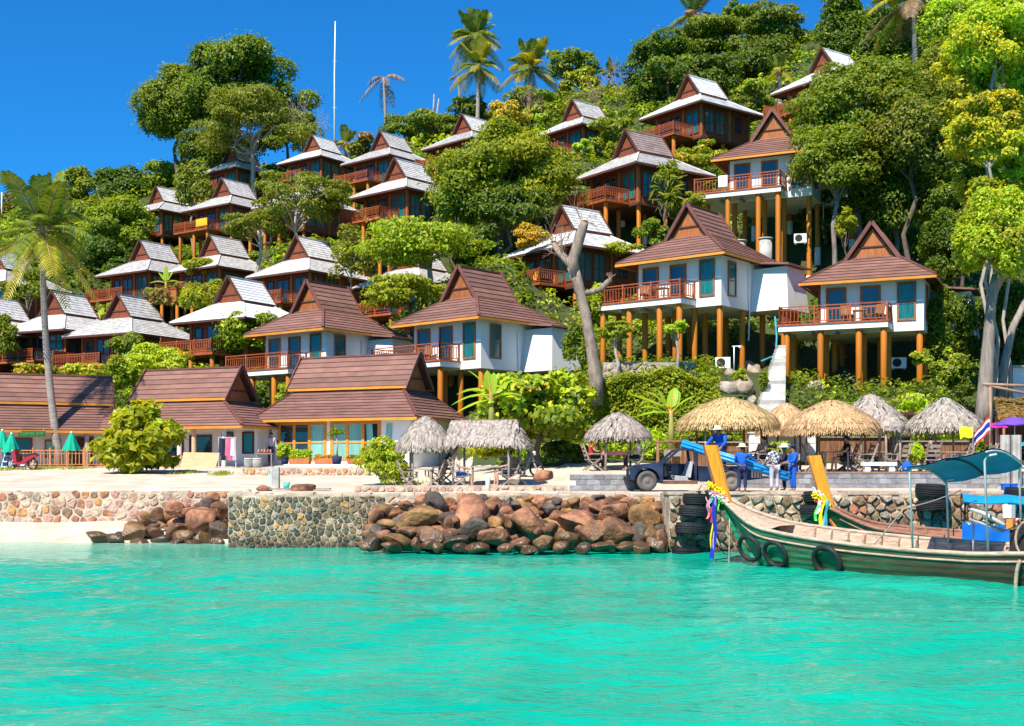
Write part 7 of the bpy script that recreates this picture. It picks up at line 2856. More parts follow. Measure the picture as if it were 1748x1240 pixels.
garland('yellow garland with white and green ribbons on the olive boat prow', b2, -.74, 1.62, [(C['ivory'], .22, .13), (C['yellow'], .10, .17), (C['yellow'], -.02, .18), (C['red'], -.08, .19)],
        [(C['green'], -.10, .62, .09), (C['yellow'], .02, .95, .12), (C['ivory'], -.02, .4, .08), (C['sky'], .14, .9, .07), (C['teal'], .18, .85, .08)], 6)

# ropes
def rope(label, pts, r=.018, m=None, sag=0.0):
    t = thing('rope', label, 'rope', pts[0])
    p0 = Vector(pts[0])
    out = []
    for a, b in zip(pts[:-1], pts[1:]):
        a, b = Vector(a), Vector(b)
        for i in range(7):
            q_ = i / 6
            out.append(a.lerp(b, q_) - p0 - Vector((0, 0, sag * math.sin(math.pi * q_))))
    mb = MB()
    mb.tube(out, r, 5)
    mb.build('strand', m or cream, t, True)


rope('pale mooring rope from the quay down to the nearer prow garland', [at(1200, 836, 37.9), at(1214, 872, 36.4), on_boat(b1, (-.7, 0, 1.5))], .022)
rope('thin rope hanging straight down from the nearer prow into the water', [on_boat(b1, (-.35, -.3, 1.25)), on_boat(b1, (-.35, -.45, -.25))], .016)
rope('pale rope from the quay across to the nearer boat awning post', [at(1640, 836, 37.9), on_boat(b1, (5.25, -.86, 1.72)), on_boat(b1, (4.2, -.9, .62))], .018, None, .05)
rope('thin dark line tied from the bow near the water toward the quay', [on_boat(b1, (-.1, -.1, .22)), at(1182, 961, 36.5)], .014, M['black'])
rope('pale rope knotted on the quay edge above the tyres', [at(1190, 838, 37.8), at(1198, 824, 38.2), at(1206, 836, 37.8), at(1212, 826, 38.2), at(1216, 840, 37.8)], .05)

# ================================================================ small things ashore
def closed_umbrella(label, px, py_top, py_hem, py_foot, Y, m):
    s_ = FPX / Y
    x = (px - CX) / FPX * Y
    r = thing('closed_parasol', label, 'parasol', (x, Y, at(px, py_foot, Y).z), group='folded green parasols')
    h, hm = (py_foot - py_top) / s_, (py_foot - py_hem) / s_
    mb = MB()
    mb.tube([(0, 0, -.3), (0, 0, h)], .025, 6)
    mb.build('pole', M['old_wood'], r, True)
    mb = MB()
    vs, fs = [], []
    n_ = 24
    for t in np.linspace(0, 1, 9):
        z = h - .02 + (hm - h) * t
        for j in range(n_):
            a = 2 * math.pi * j / n_
            rad = (.05 + .36 * t ** .85) * (1 + .28 * t * math.cos(a * 8))
            vs.append((rad * math.cos(a), rad * math.sin(a), z + .03 * t * math.cos(8 * a)))
    for i in range(8):
        for j in range(n_):
            fs.append((i * n_ + j, i * n_ + (j + 1) % n_, (i + 1) * n_ + (j + 1) % n_, (i + 1) * n_ + j))
    mb.add(vs, fs)
    mb.build('canopy', m, r, True)
    mb = MB()
    mb.lathe([(.07, 0), (.06, .04), (0, .07)], 8, (0, 0, h - .03))
    mb.build('cap', M['white'], r, True)
    return r


par = mat('green_parasol_cloth', (.0, .34, .21), .8, .15, 3)
closed_umbrella('folded green parasol standing on the sand in front of the orange railing', 122, 737, 768, 806, 62.5, par)
closed_umbrella('folded green parasol beside the menu board', 19.5, 739, 771, 803, 62, par)
closed_umbrella('folded green parasol cut off by the photo edge', 4, 733, 763, 803, 63.5, par)


def open_umbrella(label, px, py_top, rpx, Y, m, foot):
    s_ = FPX / Y
    x = (px - CX) / FPX * Y
    z = at(px, py_top, Y).z
    r = thing('open_parasol', label, 'parasol', (x, Y, foot))
    R0 = rpx / s_
    mb = MB()
    mb.tube([(0, 0, 0), (0, 0, z - foot)], .02, 6)
    mb.build('pole', M['white'], r, True)
    for k_ in range(8):
        mb = MB()
        vs, fs = [(0, 0, z - foot)], []
        for i in range(1, 5):
            t = i / 4
            for j in (0, .5, 1):
                a = 2 * math.pi * (k_ + j) / 8
                dip = (0 if j != .5 else -.0) - .03 * (j == .5) * t
                vs.append((R0 * t * math.cos(a), R0 * t * math.sin(a), z - foot - R0 * .38 * t ** 1.7 + dip))
        fs = [(0, 1, 2), (0, 2, 3)]
        for i in range(3):
            a = 1 + 3 * i
            fs += [(a, a + 3, a + 4, a + 1), (a + 1, a + 4, a + 5, a + 2)]
        mb.add(vs, fs)
        mb.build('canopy_panel', m if not isinstance(m, list) else m[k_ % len(m)], r, True)
    return r


open_umbrella('open purple parasol at the photo edge above the white pillars', 1732, 711, 36, 50, mat('purple_cloth', (.13, .06, .42), .7), 2.5)
open_umbrella('open magenta parasol behind the striped flag', 1700, 721, 22, 52, mat('magenta_cloth', (.42, .02, .25), .7), 2.5)
open_umbrella('teal parasol low at the photo edge beside the pillars', 1756, 752, 22, 46, mat('teal_cloth', (.01, .33, .38), .7), 2.5)
open_umbrella('small white and teal parasol under the widest golden shelter', 1204, 726, 17, 50, [M['white'], mat('teal_panel_cloth', (.03, .25, .33), .7)], 2.5)

# menu board
mbd = thing('menu_board', 'light blue A-shaped menu board at the photo edge on the sand', 'board', at(9, 799, 62), R_(-10))
mb = MB()
mb.prism([(-.27, 0, 0), (.17, 0, 0), (.27, .22, .88), (-.13, .22, .88)], (0, .03, 0))
mb.build('frame', mat('pale_blue_board', (.35, .62, .75), .6), mbd)
mb = MB()
for k_ in range(3):
    z = .12 + .27 * k_
    mb.box(-.17 + .03 * k_, .13 + .04 * k_, .02 + .25 * z - .035, .02 + .25 * z - .02, z, z + .2)
mb.build('menu_panel', CLOTH['navy'], mbd, kind='stuff')


def motorbike(label, loc, rz, body_m):
    r = thing('motorbike', label, 'motorbike', loc, rz, 'parked motorbikes')
    for x in (-.62, .62):
        mb = MB()
        mb.tube([(.26 * math.cos(t), 0, .26 * math.sin(t)) for t in np.linspace(0, 6.283, 21)[:-1]], .045, 7, closed=True)
        wv_ = mb.build('wheel', M['black'], r, True, loc=(x, 0, .30))
        mb = MB()
        mb.lathe([(.04, -.05), (.04, .05)], 8)
        for k_ in range(5):
            a = k_ * 1.2566
            mb.beam((0, 0, 0), (.23 * math.cos(a), .23 * math.sin(a), 0), .025)
        mb.build('rim', M['steel'], wv_, rot=(R_(90), 0, 0))
    mb = MB()
    mb.tube([(-.62, 0, .30), (-.48, 0, .65), (-.38, 0, .98)], [.04, .05, .03], 7)
    mb.build('fork', M['steel'], r, True)
    mb = MB()
    mb.prism([(-.52, -.16, .95), (-.30, -.16, 1.0), (-.22, -.16, .40), (-.02, -.16, .30), (-.10, -.16, .22), (-.36, -.16, .34)], (0, .32, 0))
    mb.build('leg_shield', body_m, r)
    mb = MB()
    mb.prism([(-.15, -.12, .32), (.05, -.13, .42), (.20, -.13, .62), (.85, -.08, .78), (.88, -.08, .70), (.40, -.13, .44), (.15, -.12, .28)], (0, .24, 0))
    mb.build('body_panel', body_m, r)
    mb = MB()
    mb.prism([(.02, -.12, .70), (.10, -.13, .76), (.75, -.11, .83), (.80, -.10, .78), (.20, -.13, .645)], (0, .25, 0))
    mb.build('seat', M['black'], r)
    mb = MB()
    mb.tube([(-.30, -.34, 1.02), (-.38, -.15, 1.0), (-.38, .15, 1.0), (-.30, .34, 1.02)], .02, 6)
    mb.build('handlebar', M['black'], r, True)
    mb = MB()
    mb.lathe([(.0, -.05), (.09, -.03), (.08, .06)], 10, (0, 0, 0))
    mb.build('headlight', M['white'], r, True, loc=(-.52, 0, .93), rot=(0, R_(-80), 0))
    mb = MB()
    mb.box(-.16, .22, -.11, .11, .20, .36)
    mb.build('engine', M['steel'], r)
    mb = MB()
    mb.prism([(-.85, -.05, .52), (-.62, -.05, .64), (-.40, -.05, .56), (-.44, -.05, .52), (-.62, -.05, .59), (-.82, -.05, .48)], (0, .1, 0))
    mb.build('mudguard', body_m, r)
    mb = MB()
    for y in (-.3, .3):
        mb.tube([(-.32, y, 1.02), (-.30, y * 1.1, 1.18)], .01, 4)
        mb.lathe([(.05, -.01), (.05, .01)], 8, (-.30, y * 1.15, 1.2))
    mb.build('mirror', M['black'], r, kind='stuff')
    return r


p = at(38, 812, 60)
motorbike('dark red motorbike parked on the sand beside the menu board', (p.x, 60, ground(p.x, 60)), R_(-18), mat('dark_red_enamel', (.30, .01, .03), .3, .1, spec=.6))
p = at(890, 800, 48.5)
motorbike('black motorbike parked behind the slatted chairs', (p.x, 48.5, ground(p.x, 48.5)), R_(165), mat('black_enamel', (.02, .02, .02), .3, .1, spec=.6))

# bollard
bo = thing('bollard', 'grey concrete bollard with a light blue side, standing alone on the sand', 'bollard', at(470, 834, 46.2))
mb = MB()
mb.box(-.11, .15, -.15, .15, -.2, .82)
mb.build('shaft', M['concrete'], bo)
mb = MB()
mb.box(-.16, -.112, -.15, .15, -.2, .80)
mb.build('painted_side', mat('light_blue_paint', (.35, .66, .78), .7), bo)
bo = thing('bollard', 'short whitish concrete post at the kerb under the gabled shelter', 'bollard', at(833, 838, 43))
mb = MB()
mb.lathe([(.09, -.2), (.09, .5), (.07, .53), (0, .54)], 10)
mb.build('shaft', M['pale_conc'], bo, True)

# driftwood planks near the bollard
for i, (px, py, ln_, rz, lb) in enumerate(((478, 838, 1.0, 6, 'weathered plank lying on the sand at the foot of the bollard'), (548, 837, .7, -8, 'short dark plank lying on the sand right of the long pink rock'))):
    t = thing('plank', lb, 'plank', at(px, py, 44.6), R_(rz))
    t.location.z = ground(t.location.x, 44.6) + .03
    mb = MB()
    mb.beam((-ln_ / 2, 0, .04), (ln_ / 2, 0, .05), .22, .05)
    mb.build('board', M['old_wood'], t)
    mb = MB()
    mb.beam((-ln_ * .4, .25, .03), (ln_ * .3, .2, .04), .12, .04)
    mb.build('batten', M['old_wood'], t)
ub = thing('bucket', 'small turquoise bucket on the sand right of the bollard', 'bucket', at(489, 833, 46))
mb = MB()
mb.lathe([(.10, 0), (.14, .24), (.13, .24), (.09, .02)], 12)
mb.build('pail', mat('turquoise_plastic', (.10, .50, .42), .5), ub, True)
mb = MB()
mb.tube([(.13 * math.cos(t), 0, .24 + .10 * math.sin(t)) for t in np.linspace(0, 3.14, 9)], .01, 4)
mb.build('handle', M['steel'], ub)

# flower boxes along the curtained building
for i, (px, w_, lb, col) in enumerate(((512, 1.15, 'terracotta flower box with a full yellow green bush', 'lime'), (557, 1.2, 'terracotta flower box with low orange flowers', 'croton'), (612, 1.15, 'terracotta flower box with sparse plants', 'olive'))):
    Yb = 60.6
    x = (px - CX) / FPX * Yb
    zg = at(px, 792, Yb).z
    t = thing('flower_box', lb + ' under the curtained windows', 'planter', (x, Yb, zg), R_(-15), 'flower boxes')
    mb = MB()
    mb.add([(-w_ / 2 + .05, -.14, 0), (w_ / 2 - .05, -.14, 0), (w_ / 2 - .05, .14, 0), (-w_ / 2 + .05, .14, 0), (-w_ / 2, -.18, .30), (w_ / 2, -.18, .30), (w_ / 2, .18, .30), (-w_ / 2, .18, .30)],
           [(0, 3, 2, 1), (4, 5, 6, 7), (0, 1, 5, 4), (1, 2, 6, 5), (2, 3, 7, 6), (3, 0, 4, 7)])
    mb.build('box', M['terracotta'], t)
    rs = np.random.RandomState(i)
    n_ = (700, 260, 160)[i]
    hgt = (.45, .2, .16)[i]
    P = np.stack([rs.uniform(-w_ / 2, w_ / 2, n_), rs.uniform(-.2, .2, n_), .30 + hgt * rs.rand(n_) * (1 - (rs.uniform(-1, 1, n_)) ** 2 * .3)], 1)
    V, F = leaf_faces(P, unit(rs.normal(0, .6, (n_, 3)) + np.array([0, -.3, .7])), np.full(n_, .14), rs)
    obj('flowers', np_mesh('flowers', V, F, LEAF[col]), t)
# potted palm-like tree and pots
pt = thing('potted_tree', 'slim potted tree with a small crown between the two curtained windows', 'potted plant', at(575, 792, 60.2))
mb = MB()
mb.lathe([(.20, 0), (.26, .40), (.22, .40), (.0, .36)], 12)
mb.build('pot', CLOTH['navy'], pt, True)
mb = MB()
mb.tube([(0, 0, .3), (.03, 0, .9), (-.02, 0, 1.4)], [.05, .045, .03], 7)
mb.build('trunk', M['bark_pale'], pt, True)
rs = np.random.RandomState(9)
P, N, _ = crown_points((.50, .45, .28), 260, rs, 8)
V, F = leaf_faces(P + np.array([0, 0, 1.5]), N, np.full(260, .24), rs, .3)
obj('crown', np_mesh('crown', V, F, LEAF['mid']), pt)
po = thing('flower_pot', 'dark pot of the shrub at the corner of the curtained building', 'pot', at(486, 792, 57.5))
mb = MB()
mb.lathe([(.16, 0), (.2, .32), (.17, .32), (0, .28)], 12)
mb.build('bowl', CLOTH['navy'], po, True)
mb = MB()
mb.lathe([(.2, .30), (.22, .30), (.22, .34), (.2, .34), (.2, .30)], 12)
mb.build('rim', CLOTH['navy'], po, True)

# porch goods
rk = thing('clothes_rack', 'rack of pink and dark clothes hanging in the porch', 'clothes rack', at(388, 795, 63.8))
mb = MB()
for x in (-.45, .45):
    mb.beam((x, 0, -.1), (x, 0, 1.5), .04)
mb.beam((-.45, 0, 1.5), (.45, 0, 1.5), .04)
mb.build('frame', M['steel'], rk, kind='stuff')
for i, (c, x) in enumerate((('navy', -.35), ('black', -.2), ('pink', 0), ('pink', .13), ('white', .28), ('grey', .38))):
    mb = MB()
    hh = .9 + .25 * ((i * 3) % 2)
    mb.prism([(x - .07, -.05, 1.45), (x + .07, -.05, 1.45), (x + .11, -.07, 1.45 - hh), (x - .11, -.07, 1.45 - hh)], (0, .12, 0))
    mb.build('garment', CLOTH[c], rk)
tb_ = thing('stall_table', 'small table with red goods at the right end of the porch', 'table', at(452, 797, 61.5))
mb = MB()
mb.box(-.42, .42, -.28, .28, .66, .70)
mb.build('table_top', M['old_wood'], tb_)
for x in (-.38, .38):
    for y in (-.24, .24):
        mb = MB()
        mb.beam((x, y, -.2), (x, y, .66), .05)
        mb.build('leg', M['old_wood'], tb_)
for i in range(5):
    t = thing('food_jar', 'small red and orange jar on the porch table', 'jar', Vector(tb_.location) + Vector((-.3 + .15 * i, -.05 + .08 * (i % 2), .70)), 0, 'jars on the porch table')
    mb = MB()
    mb.lathe([(.05, 0), (.055, .12), (.03, .15)], 8)
    mb.build('glass', CLOTH['red'] if i % 2 else M['terracotta'], t, True)
    mb = MB()
    mb.lathe([(.035, .15), (.035, .18), (0, .18)], 8)
    mb.build('lid', M['white'], t, True)
for i in range(2):
    t = thing('concrete_tub', 'round grey tub beside the porch table, ' + ('nearer the clothes rack' if i == 0 else 'touching the porch table'), 'tub', at(425 + 14 * i, 797, 61), 0, 'tubs by the porch')
    mb = MB()
    mb.lathe([(.20, -.1), (.25, .1), (.25, .35), (.2, .42), (.16, .42), (.0, .36)], 12)
    mb.build('body', M['concrete'], t, True)
    mb = MB()
    mb.tube([(.22 * math.cos(a), .22 * math.sin(a), .42) for a in np.linspace(0, 6.283, 17)[:-1]], .03, 6, closed=True)
    mb.build('rim', M['pale_conc'], t, True)

# gate with a hanging sign left of the truck cab
ga = thing('wooden_gate', 'dark red wooden gateway with a grey board, behind the truck hood', 'gate', (at(1142, 0, 46.3).x, 46.3, 2.2))
for x in (-.42, .62):
    mb = MB()
    mb.tube([(x, 0, -.2), (x, 0, 1.5)], .07, 8)
    mb.build('gate_post', M['bench_wood'], ga, True)
for z in (1.42, 1.12):
    mb = MB()
    mb.tube([(-.55, -.02, z), (.75, -.02, z + .03)], .05 if z > 1.3 else .03, 7)
    mb.build('crossbar', M['bench_wood'], ga, True)
mb = MB()
mb.box(-.2, .45, -.10, -.07, .88, 1.12)
mb.build('board', M['old_wood'], ga)

# flags
def flag(label, px, py, Y, w_, h_, bands, pole_h, pole_px, droop, seed):
    x = (pole_px - CX) / FPX * Y
    zf = ground(x, Y)
    r = thing('flag', label, 'flag', (x, Y, zf))
    zt = at(px, py, Y).z - zf
    mb = MB()
    mb.tube([(0, 0, 0), (0.03, 0, zt + .25)], .018, 6)
    mb.build('pole', M['old_wood'], r, True)
    sg_ = -1 if px < pole_px else 1
    tot = sum(b[1] for b in bands)
    acc = 0
    for m_, fr in bands:
        vs, fs = [], []
        for i in range(13):
            t = i / 12
            for j in (0, 1):
                v = (acc + fr * j) / tot
                vs.append((sg_ * w_ * t * (1 - droop * .4) + .03, .10 * math.sin(t * 6 + v * 2 + seed) * t, zt - h_ * v - droop * w_ * t * t + .04 * math.sin(t * 7 + seed)))
        for i in range(12):
            fs.append((2 * i, 2 * i + 1, 2 * i + 3, 2 * i + 2))
        mb = MB()
        mb.add(vs, fs)
        mb.build('stripe', m_, r, True)
        acc += fr
    return r


fr_, fw_, fb_, fy_ = CLOTH['red'], M['white'], mat('flag_blue', (.02, .03, .30), .8), mat('flag_yellow', (.80, .70, .02), .8)
flag('drooping flag with red, white and blue stripes above the nearer boat', 1680, 712, 45.8, .80, .62, [(fr_, 1), (fw_, 1), (fb_, 2), (fw_, 1), (fr_, 1)], 0, 1689, .75, 1)
flag('plain yellow flag left of the striped one', 1640, 727, 45.4, .55, .40, [(fy_, 1)], 0, 1660, .15, 3)

# white slab bench, blue bag, pillars, shack
bn = thing('stone_bench', 'low white stone bench on the terrace above the block wall', 'bench', (at(1500, 0, 45.2).x, 45.2, 2.5))
mb = MB()
mb.box(-.62, .62, -.2, .2, .22, .36)
mb.build('slab', M['paint'], bn)
for x in (-.45, .45):
    mb = MB()
    mb.box(x - .1, x + .1, -.16, .16, 0, .219)
    mb.build('foot', M['paint'], bn)
bg_ = thing('bag', 'blue bag standing beside the white stone bench', 'bag', (at(1548, 0, 45.2).x, 45.2, 2.5))
mb = MB()
mb.lathe([(.14, 0), (.20, .1), (.18, .28), (.10, .38), (0, .4)], 10)
mb.build('sack', CLOTH['blue'], bg_, True)
mb = MB()
mb.tube([(-.1, 0, .36), (-.06, 0, .5), (.06, 0, .5), (.1, 0, .36)], .015, 5)
mb.build('strap', CLOTH['navy'], bg_)
for i, (px, lb) in enumerate(((1716, 'left one of two fluted white concrete pillars at the photo edge'), (1735, 'right one of two fluted white concrete pillars at the photo edge'))):
    t = thing('concrete_pillar', lb, 'pillar', (at(px, 0, 44.0).x, 44.0, 1.84), 0, 'white concrete pillars')
    mb = MB()
    n_ = 16
    h_ = at(0, 742, 44).z - 1.84
    for z0_, z1_ in ((0, h_),):
        vs = []
        for z in (z0_, z1_):
            for j in range(n_):
                a = 2 * math.pi * j / n_
                rr = .17 if j % 2 else .14
                vs.append((rr * math.cos(a), rr * math.sin(a), z))
        fs = [(j, (j + 1) % n_, n_ + (j + 1) % n_, n_ + j) for j in range(n_)] + [tuple(range(n_, 2 * n_))]
        mb.add(vs, fs)
    mb.build('shaft', M['concrete'], t)
    mb = MB()
    mb.box(-.2, .2, -.2, .2, -.02, .12)
    mb.build('base', M['pale_conc'], t)
for i, (px, lb) in enumerate(((1716, 'blue plastic crate at the foot of the left pillar'), (1729, 'blue plastic tub between the two pillars'))):
    t = thing('plastic_crate', lb, 'crate', (at(px, 0, 43.4).x, 43.4, 1.85), R_(10 * i))
    mb = MB()
    mb.add([(-.1, -.1, 0), (.1, -.1, 0), (.1, .1, 0), (-.1, .1, 0), (-.13, -.12, .22), (.13, -.12, .22), (.13, .12, .22), (-.13, .12, .22)], [(0, 3, 2, 1), (0, 1, 5, 4), (1, 2, 6, 5), (2, 3, 7, 6), (3, 0, 4, 7)])
    mb.build('tray', CLOTH['blue'], t)
    mb = MB()
    mb.tube([(-.13, -.12, .22), (.13, -.12, .22), (.13, .12, .22), (-.13, .12, .22)], .015, 5, closed=True)
    mb.build('rim', CLOTH['blue'], t)
# shack at the right edge
sk = thing('beach_shack', 'dark open shack with a ragged brown leaf roof at the photo edge', 'shack', (at(1745, 0, 54).x, 54, ground(at(1745, 0, 54).x, 54)))
zb_ = at(0, 722, 54).z - sk.location.z
zt_ = at(0, 692, 54).z - sk.location.z
mb = MB()
mb.add([(-1.6, -1.4, zb_), (3, -1.4, zb_), (3, 1.6, zt_ + .3), (-.6, 1.6, zt_ + .3), (-1.6, -1.4, zb_ + .1), (3, -1.4, zb_ + .1), (3, 1.6, zt_ + .4), (-.6, 1.6, zt_ + .4)], [(0, 3, 2, 1), (4, 5, 6, 7), (0, 1, 5, 4), (1, 2, 6, 5), (2, 3, 7, 6), (3, 0, 4, 7)])
mb.build('roof', M['bench_wood'], sk)
rs = np.random.RandomState(2)
n_ = 1500
a_, b_ = rs.rand(n_), rs.rand(n_)
P = np.stack([-1.6 + a_ * 4.6 + (1 - a_) * b_ * 1.0, -1.4 + 3 * b_, zb_ + .14 + (zt_ - zb_ + .3) * b_ + rs.normal(0, .03, n_)], 1)
V, F = leaf_faces(P, unit(rs.normal(0, .25, (n_, 3)) + np.array([0, -.35, .9])), np.full(n_, .3), rs, .3)
obj('leaf_thatch', np_mesh('leaf_thatch', V, F, LEAF['dry']), sk, kind='stuff')
for x in (-1.3, .4, 2.5):
    mb = MB()
    mb.tube([(x, -1.2, -.2), (x, -1.2, zb_)], .06, 7)
    mb.build('post', M['bench_wood'], sk, True)
mb = MB()
mb.box(-1.2, 3, 1.2, 1.3, -.2, zb_ + .3)
mb.build('back_wall', M['dark_wood'], sk)
wb = thing('white_shed', 'small white walled shed behind the bamboo poles at the photo edge', 'shed', at(1775, 690, 61))
mb = MB()
mb.box(-1.35, 2.5, 0, 2.5, -1.5, 1.85)
mb.build('wall', M['paint'], wb)
mb = MB()
mb.box(-1.5, 2.6, -.2, 2.6, 1.853, 1.95)
mb.build('roof', M['concrete'], wb)
bf = thing('bamboo_frame', 'frame of brown bamboo poles tied to the thick grey trunk', 'frame', at(1682, 735, 54.5))
o_ = Vector(bf.location)
for (a, b) in (((1678, 655), (1752, 658)), ((1684, 657), (1752, 671)), ((1690, 656), (1692, 735))):
    mb = MB()
    mb.tube([at(a[0], a[1], 54.5) - o_, at(b[0], b[1], 54.2) - o_], .07, 7)
    mb.build('bamboo_pole', M['twig'], bf, True)

# under the villas: air conditioners, pipes, lamp
for i, (px, py, Y, lb) in enumerate(((1234, 618, 66, 'white air conditioner unit under the villa behind the forked trunk'), (1366, 404, 80, 'white air conditioner unit under the upper white villa'), (1534, 618, 68, 'white air conditioner unit in the shade under the sea-facing villa'))):
    t = thing('air_conditioner', lb, 'air conditioner', at(px, py + 11, Y), R_(-12))
    mb = MB()
    mb.box(-.40, .40, -.15, .15, .03, .62)
    mb.build('casing', M['white'], t)
    mb = MB()
    mb.lathe([(.0, -.012), (.24, -.012), (.24, 0)], 18)
    mb.build('fan_grille', M['black'], t, loc=(-.10, -.156, .33), rot=(R_(90), 0, 0))
    mb = MB()
    mb.box(-.35, -.25, -.12, .12, -.05, .028)
    mb.build('bracket', M['concrete'], t)
    mb = MB()
    mb.box(.25, .35, -.12, .12, -.05, .028)
    mb.build('bracket', M['concrete'], t)
hp = thing('water_pipe', 'turquoise water pipe running down the last post of the villa with the wash room', 'pipe', at(1325, 610, 68))
mb = MB()
o_ = Vector(hp.location)
mb.tube([at(1323, 540, 69) - o_, at(1326, 575, 68.5) - o_, at(1324, 606, 68) - o_, at(1300, 616, 67) - o_], .06, 7)
mb.build('tube', mat('turquoise_pipe', (.03, .25, .33), .5), hp, True)
lp = thing('garden_lamp', 'thin white garden lamp post in front of the villa posts', 'lamp', at(1253, 622, 63))
mb = MB()
mb.tube([(0, 0, -.3), (0, 0, .95)], .03, 6)
mb.build('pole', M['white'], lp, True)
mb = MB()
mb.beam((-.10, 0, .95), (.32, 0, .97), .05)
mb.build('arm', M['white'], lp)
mb = MB()
mb.lathe([(.05, -.08), (.09, 0), (.03, .05)], 8, (.3, 0, .93))
mb.build('shade', M['white'], lp, True)

# concrete feet of the highest villa's tall posts
for i, (px, y0_, y1_) in enumerate(((1307, 408, 452), (1262, 412, 430))):
    t = thing('concrete_footing', ('tall' if i == 0 else 'short') + ' grey concrete footing of an orange post under the upper white villa', 'footing', at(px, y1_, 77))
    mb = MB()
    hh = (y1_ - y0_) / FPX * 77
    mb.lathe([(.42, -1.2), (.40, hh)], 12)
    mb.build('shaft', M['concrete'], t, True)
    mb = MB()
    mb.lathe([(.46, hh), (.46, hh + .08), (0, hh + .08)], 12)
    mb.build('cap', M['concrete'], t, True)

# deck furniture and towels on the villas
def on_house(key, p):
    return BASE[key] + rotz(p, HOUSES[key][3])


for i, (key, p, rz, lb, mt) in enumerate((('A', (-1.0, -3.8, .04), 20, 'brown deck chair on the deck of the sea-facing villa, nearest its doors', 'bench_wood'), ('A', (.5, -3.7, .04), -30, 'brown deck chair on the deck of the sea-facing villa, beside the table', 'bench_wood'),
                                          ('B', (-1.6, -3.8, .04), 30, 'brown deck chair on the deck behind the forked trunk', 'bench_wood'), ('H5', (-1.4, -4.6, -.15), 30, 'chair under a bright yellow towel on the deck behind the forked trunk, left one', 'fascia'),
                                          ('H5', (0.1, -4.6, -.15), -10, 'chair under a bright yellow towel on the deck behind the forked trunk, right one', 'fascia'), ('C', (-.8, -3.8, .04), 10, 'brown deck chair on the deck above the long curtained building', 'bench_wood'))):
    t = thing('deck_chair', lb, 'chair', on_house(key, p), R_(HOUSES[key][3] + rz), 'chairs on the decks')
    m_ = M[mt] if mt != 'fascia' else mat('yellow_towel', (.75, .40, .01), .8)
    mb = MB()
    mb.box(-.28, .28, -.3, .3, .36, .42)
    mb.build('seat', m_, t)
    mb = MB()
    mb.beam((0, .30, .40), (0, .48, 1.0), .56, .05, up=(0, 1, 0))
    mb.build('backrest', m_, t)
    for sx in (-.25, .25):
        for sy in (-.26, .26):
            mb = MB()
            mb.beam((sx, sy, 0), (sx, sy, .36), .05)
            mb.build('leg', M['bench_wood'], t)
for key, p, lb in (('A', (-.3, -3.7, .04), 'brown wooden table on the deck of the sea-facing villa'), ('B', (-.5, -3.8, .04), 'small brown table on the deck behind the forked trunk')):
    t = thing('deck_table', lb, 'table', on_house(key, p), R_(HOUSES[key][3]), 'tables on the decks')
    mb = MB()
    mb.box(-.4, .4, -.3, .3, .62, .67)
    mb.build('table_top', M['bench_wood'], t)
    for sx in (-.34, .34):
        for sy in (-.24, .24):
            mb = MB()
            mb.beam((sx, sy, 0), (sx, sy, .62), .06)
            mb.build('leg', M['bench_wood'], t)
twl = mat('orange_towel', (.80, .32, .01), .85, .1)
def towel(label, key, x0, x1, y, z, m_):
    o_ = on_house(key, ((x0 + x1) / 2, y, z))
    t = thing('towel', label, 'towel', o_, R_(HOUSES[key][3]))
    mb = MB()
    w_ = (x1 - x0) / 2
    vs, fs = [], []
    for i in range(9):
        x = -w_ + 2 * w_ * i / 8
        wv_ = .02 * math.sin(i * 1.7)
        vs += [(x, -.07 + wv_, -.72), (x, -.065, 0), (x, .0, .05), (x, .06, 0), (x, .06, -.3)]
    for i in range(8):
        for j in range(4):
            a = i * 5 + j
            fs.append((a, a + 5, a + 6, a + 1))
    mb.add(vs, fs)
    mb.build('cloth', m_, t, True)
towel('big orange towel hung over the deck railing under the pale olive tree', 'H10', .2, 1.9, -5.25, .80, twl)
towel('white towel hung over the deck railing of the upper white villa', 'W', -2.9, -2.3, -4.5, 1.02, M['white'])
# planter on the deck below the small banana plant
pl = thing('deck_planter', 'orange boarded planter under the small banana plant between the grey roofs', 'planter', at(283, 506, 99.5), R_(-20))
mb = MB()
mb.box(-1.3, 1.3, -.4, .4, -.5, .5)
mb.build('box', M['teak_light'], pl)
mb = MB()
mb.box(-1.35, 1.35, -.45, .45, .503, .56)
mb.build('rim', M['rail_wood'], pl)
# grass tufts on the sand
rs = np.random.RandomState(12)
V_, F_l, nv = [], [], 0
for px, py, Y, w_, n_ in ((380, 811, 56, .5, 200), (318, 810, 57, .7, 130), (70, 806, 61, .5, 120), (90, 808, 61, .6, 120), (130, 808, 60.5, .9, 160), (10, 808, 60, 1.2, 200), (700, 800, 49, .8, 120)):
    x = (px - CX) / FPX * Y
    P = np.stack([x + rs.normal(0, w_ * .4, n_), Y + rs.normal(0, .5, n_), np.zeros(n_)], 1)
    P[:, 2] = ground_np(P[:, 0], P[:, 1]) + .07
    V, F = leaf_faces(P, unit(rs.normal(0, .5, (n_, 3)) + np.array([0, -.8, .2])), np.full(n_, .24), rs, .12, T=np.tile([0., 0., 1.], (n_, 1)) + rs.normal(0, .4, (n_, 3)))
    V_.append(V)
    F_l.append(F + nv)
    nv += len(V)
obj('grass', np_mesh('grass', np.concatenate(V_), np.concatenate(F_l), LEAF['bright']), kind='stuff')
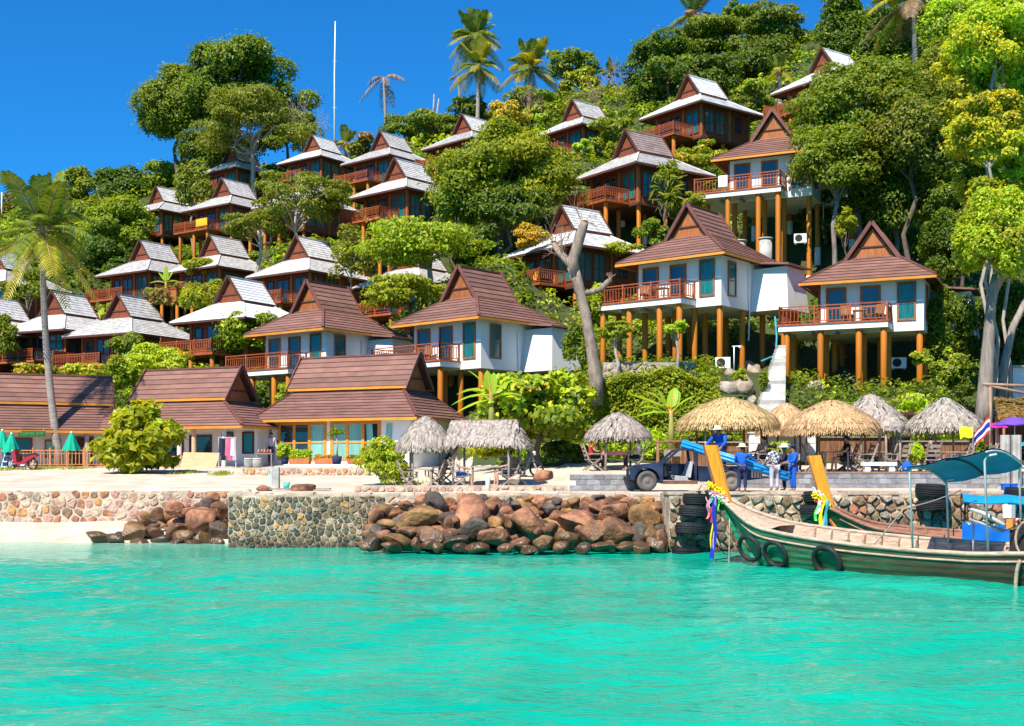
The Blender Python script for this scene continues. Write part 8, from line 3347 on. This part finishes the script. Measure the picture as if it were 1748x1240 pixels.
# whitewashed block wall and more seating in the shade behind the golden shelters
ww = thing('garden_wall', 'whitewashed block wall in the shade behind the golden thatched shelters', 'wall', (at(1330, 0, 53.2).x, 53.2, ground(at(1330, 0, 53.2).x, 53.2)))
mb = MB()
mb.box(-1.3, 1.6, 0, .2, -.4, 1.25)
mb.build('mortar', M['paint'], ww)
mb = MB()
mb.box(0.01, .40, -.015, .1, .01, .19)
me = mb.mesh('block', M['paint'])
for j in range(6):
    for i in range(7):
        x = -1.3 + .41 * i + (.2 if j % 2 else 0)
        if x < 1.25:
            obj('block', me, ww, (x, 0, .02 + .2 * j))
mb = MB()
mb.box(-1.36, 1.66, -.05, .25, 1.253, 1.33)
mb.build('coping', M['pale_conc'], ww)
for i, (px, Y, tz, lb) in enumerate(((1222, 47.2, 95, 'chair left of the table under the widest golden shelter'), (1280, 48.4, -85, 'chair at the back of the widest golden shelter'), (1445, 47.6, -95, 'chair at the back of the table above the second boat prow'),
                                     (1510, 50.2, -90, 'dark-shaded chair under the steep grey shelter'), (1466, 50.2, 90, 'shaded chair left of the dark table under the steep grey shelter'), (1642, 47.4, -90, 'chair right of the table beside the person in black'), (1680, 48.6, -80, 'chair under the striped flag'))):
    c = copy_tree(ch0)
    c['label'] = 'weathered ' + lb
    x = (px - CX) / FPX * Y
    c.location = (x, Y, ground(x, Y) + .01)
    c.rotation_euler = (0, 0, R_(tz))
for i, (px, Y, w_, h_, lb) in enumerate(((1210, 51.5, 1.6, 1.05, 'added dark bar counter standing for the shade behind the widest golden shelter'), (1460, 53.5, 2.4, 1.1, 'added dark bar counter standing for the shade between the golden and the steep grey shelters'), (1590, 52.5, 1.8, 1.0, 'added dark bar counter standing for the shade behind the person in black'))):
    x = (px - CX) / FPX * Y
    t = thing('added_dark_counter', lb, 'counter', (x, Y, ground(x, Y)))  # added counter whose dark planks stand for the shade under the shelters
    n_ = int(w_ * 2 / .16)
    mb = MB()
    mb.box(0.008, .152, -.02, .02, 0, h_ - .06)
    me = mb.mesh('plank', M['bench_wood'])
    for k_ in range(n_):
        obj('plank', me, t, (-w_ + .16 * k_, 0, 0))
    mb = MB()
    mb.box(-w_ - .05, -w_ + .16 * n_ + .05, -.12, .42, h_ - .058, h_)
    mb.build('counter_top', M['old_wood'], t)
    for q_ in (-w_, -w_ + .16 * n_):
        mb = MB()
        mb.beam((q_, .2, 0), (q_, .2, 2.1), .09)
        mb.build('post', M['bench_wood'], t)
    mb = MB()
    mb.box(-w_ - .1, -w_ + .16 * n_ + .1, -.1, .5, 2.1, 2.17)
    mb.build('shelf_roof', M['dark_wood'], t)
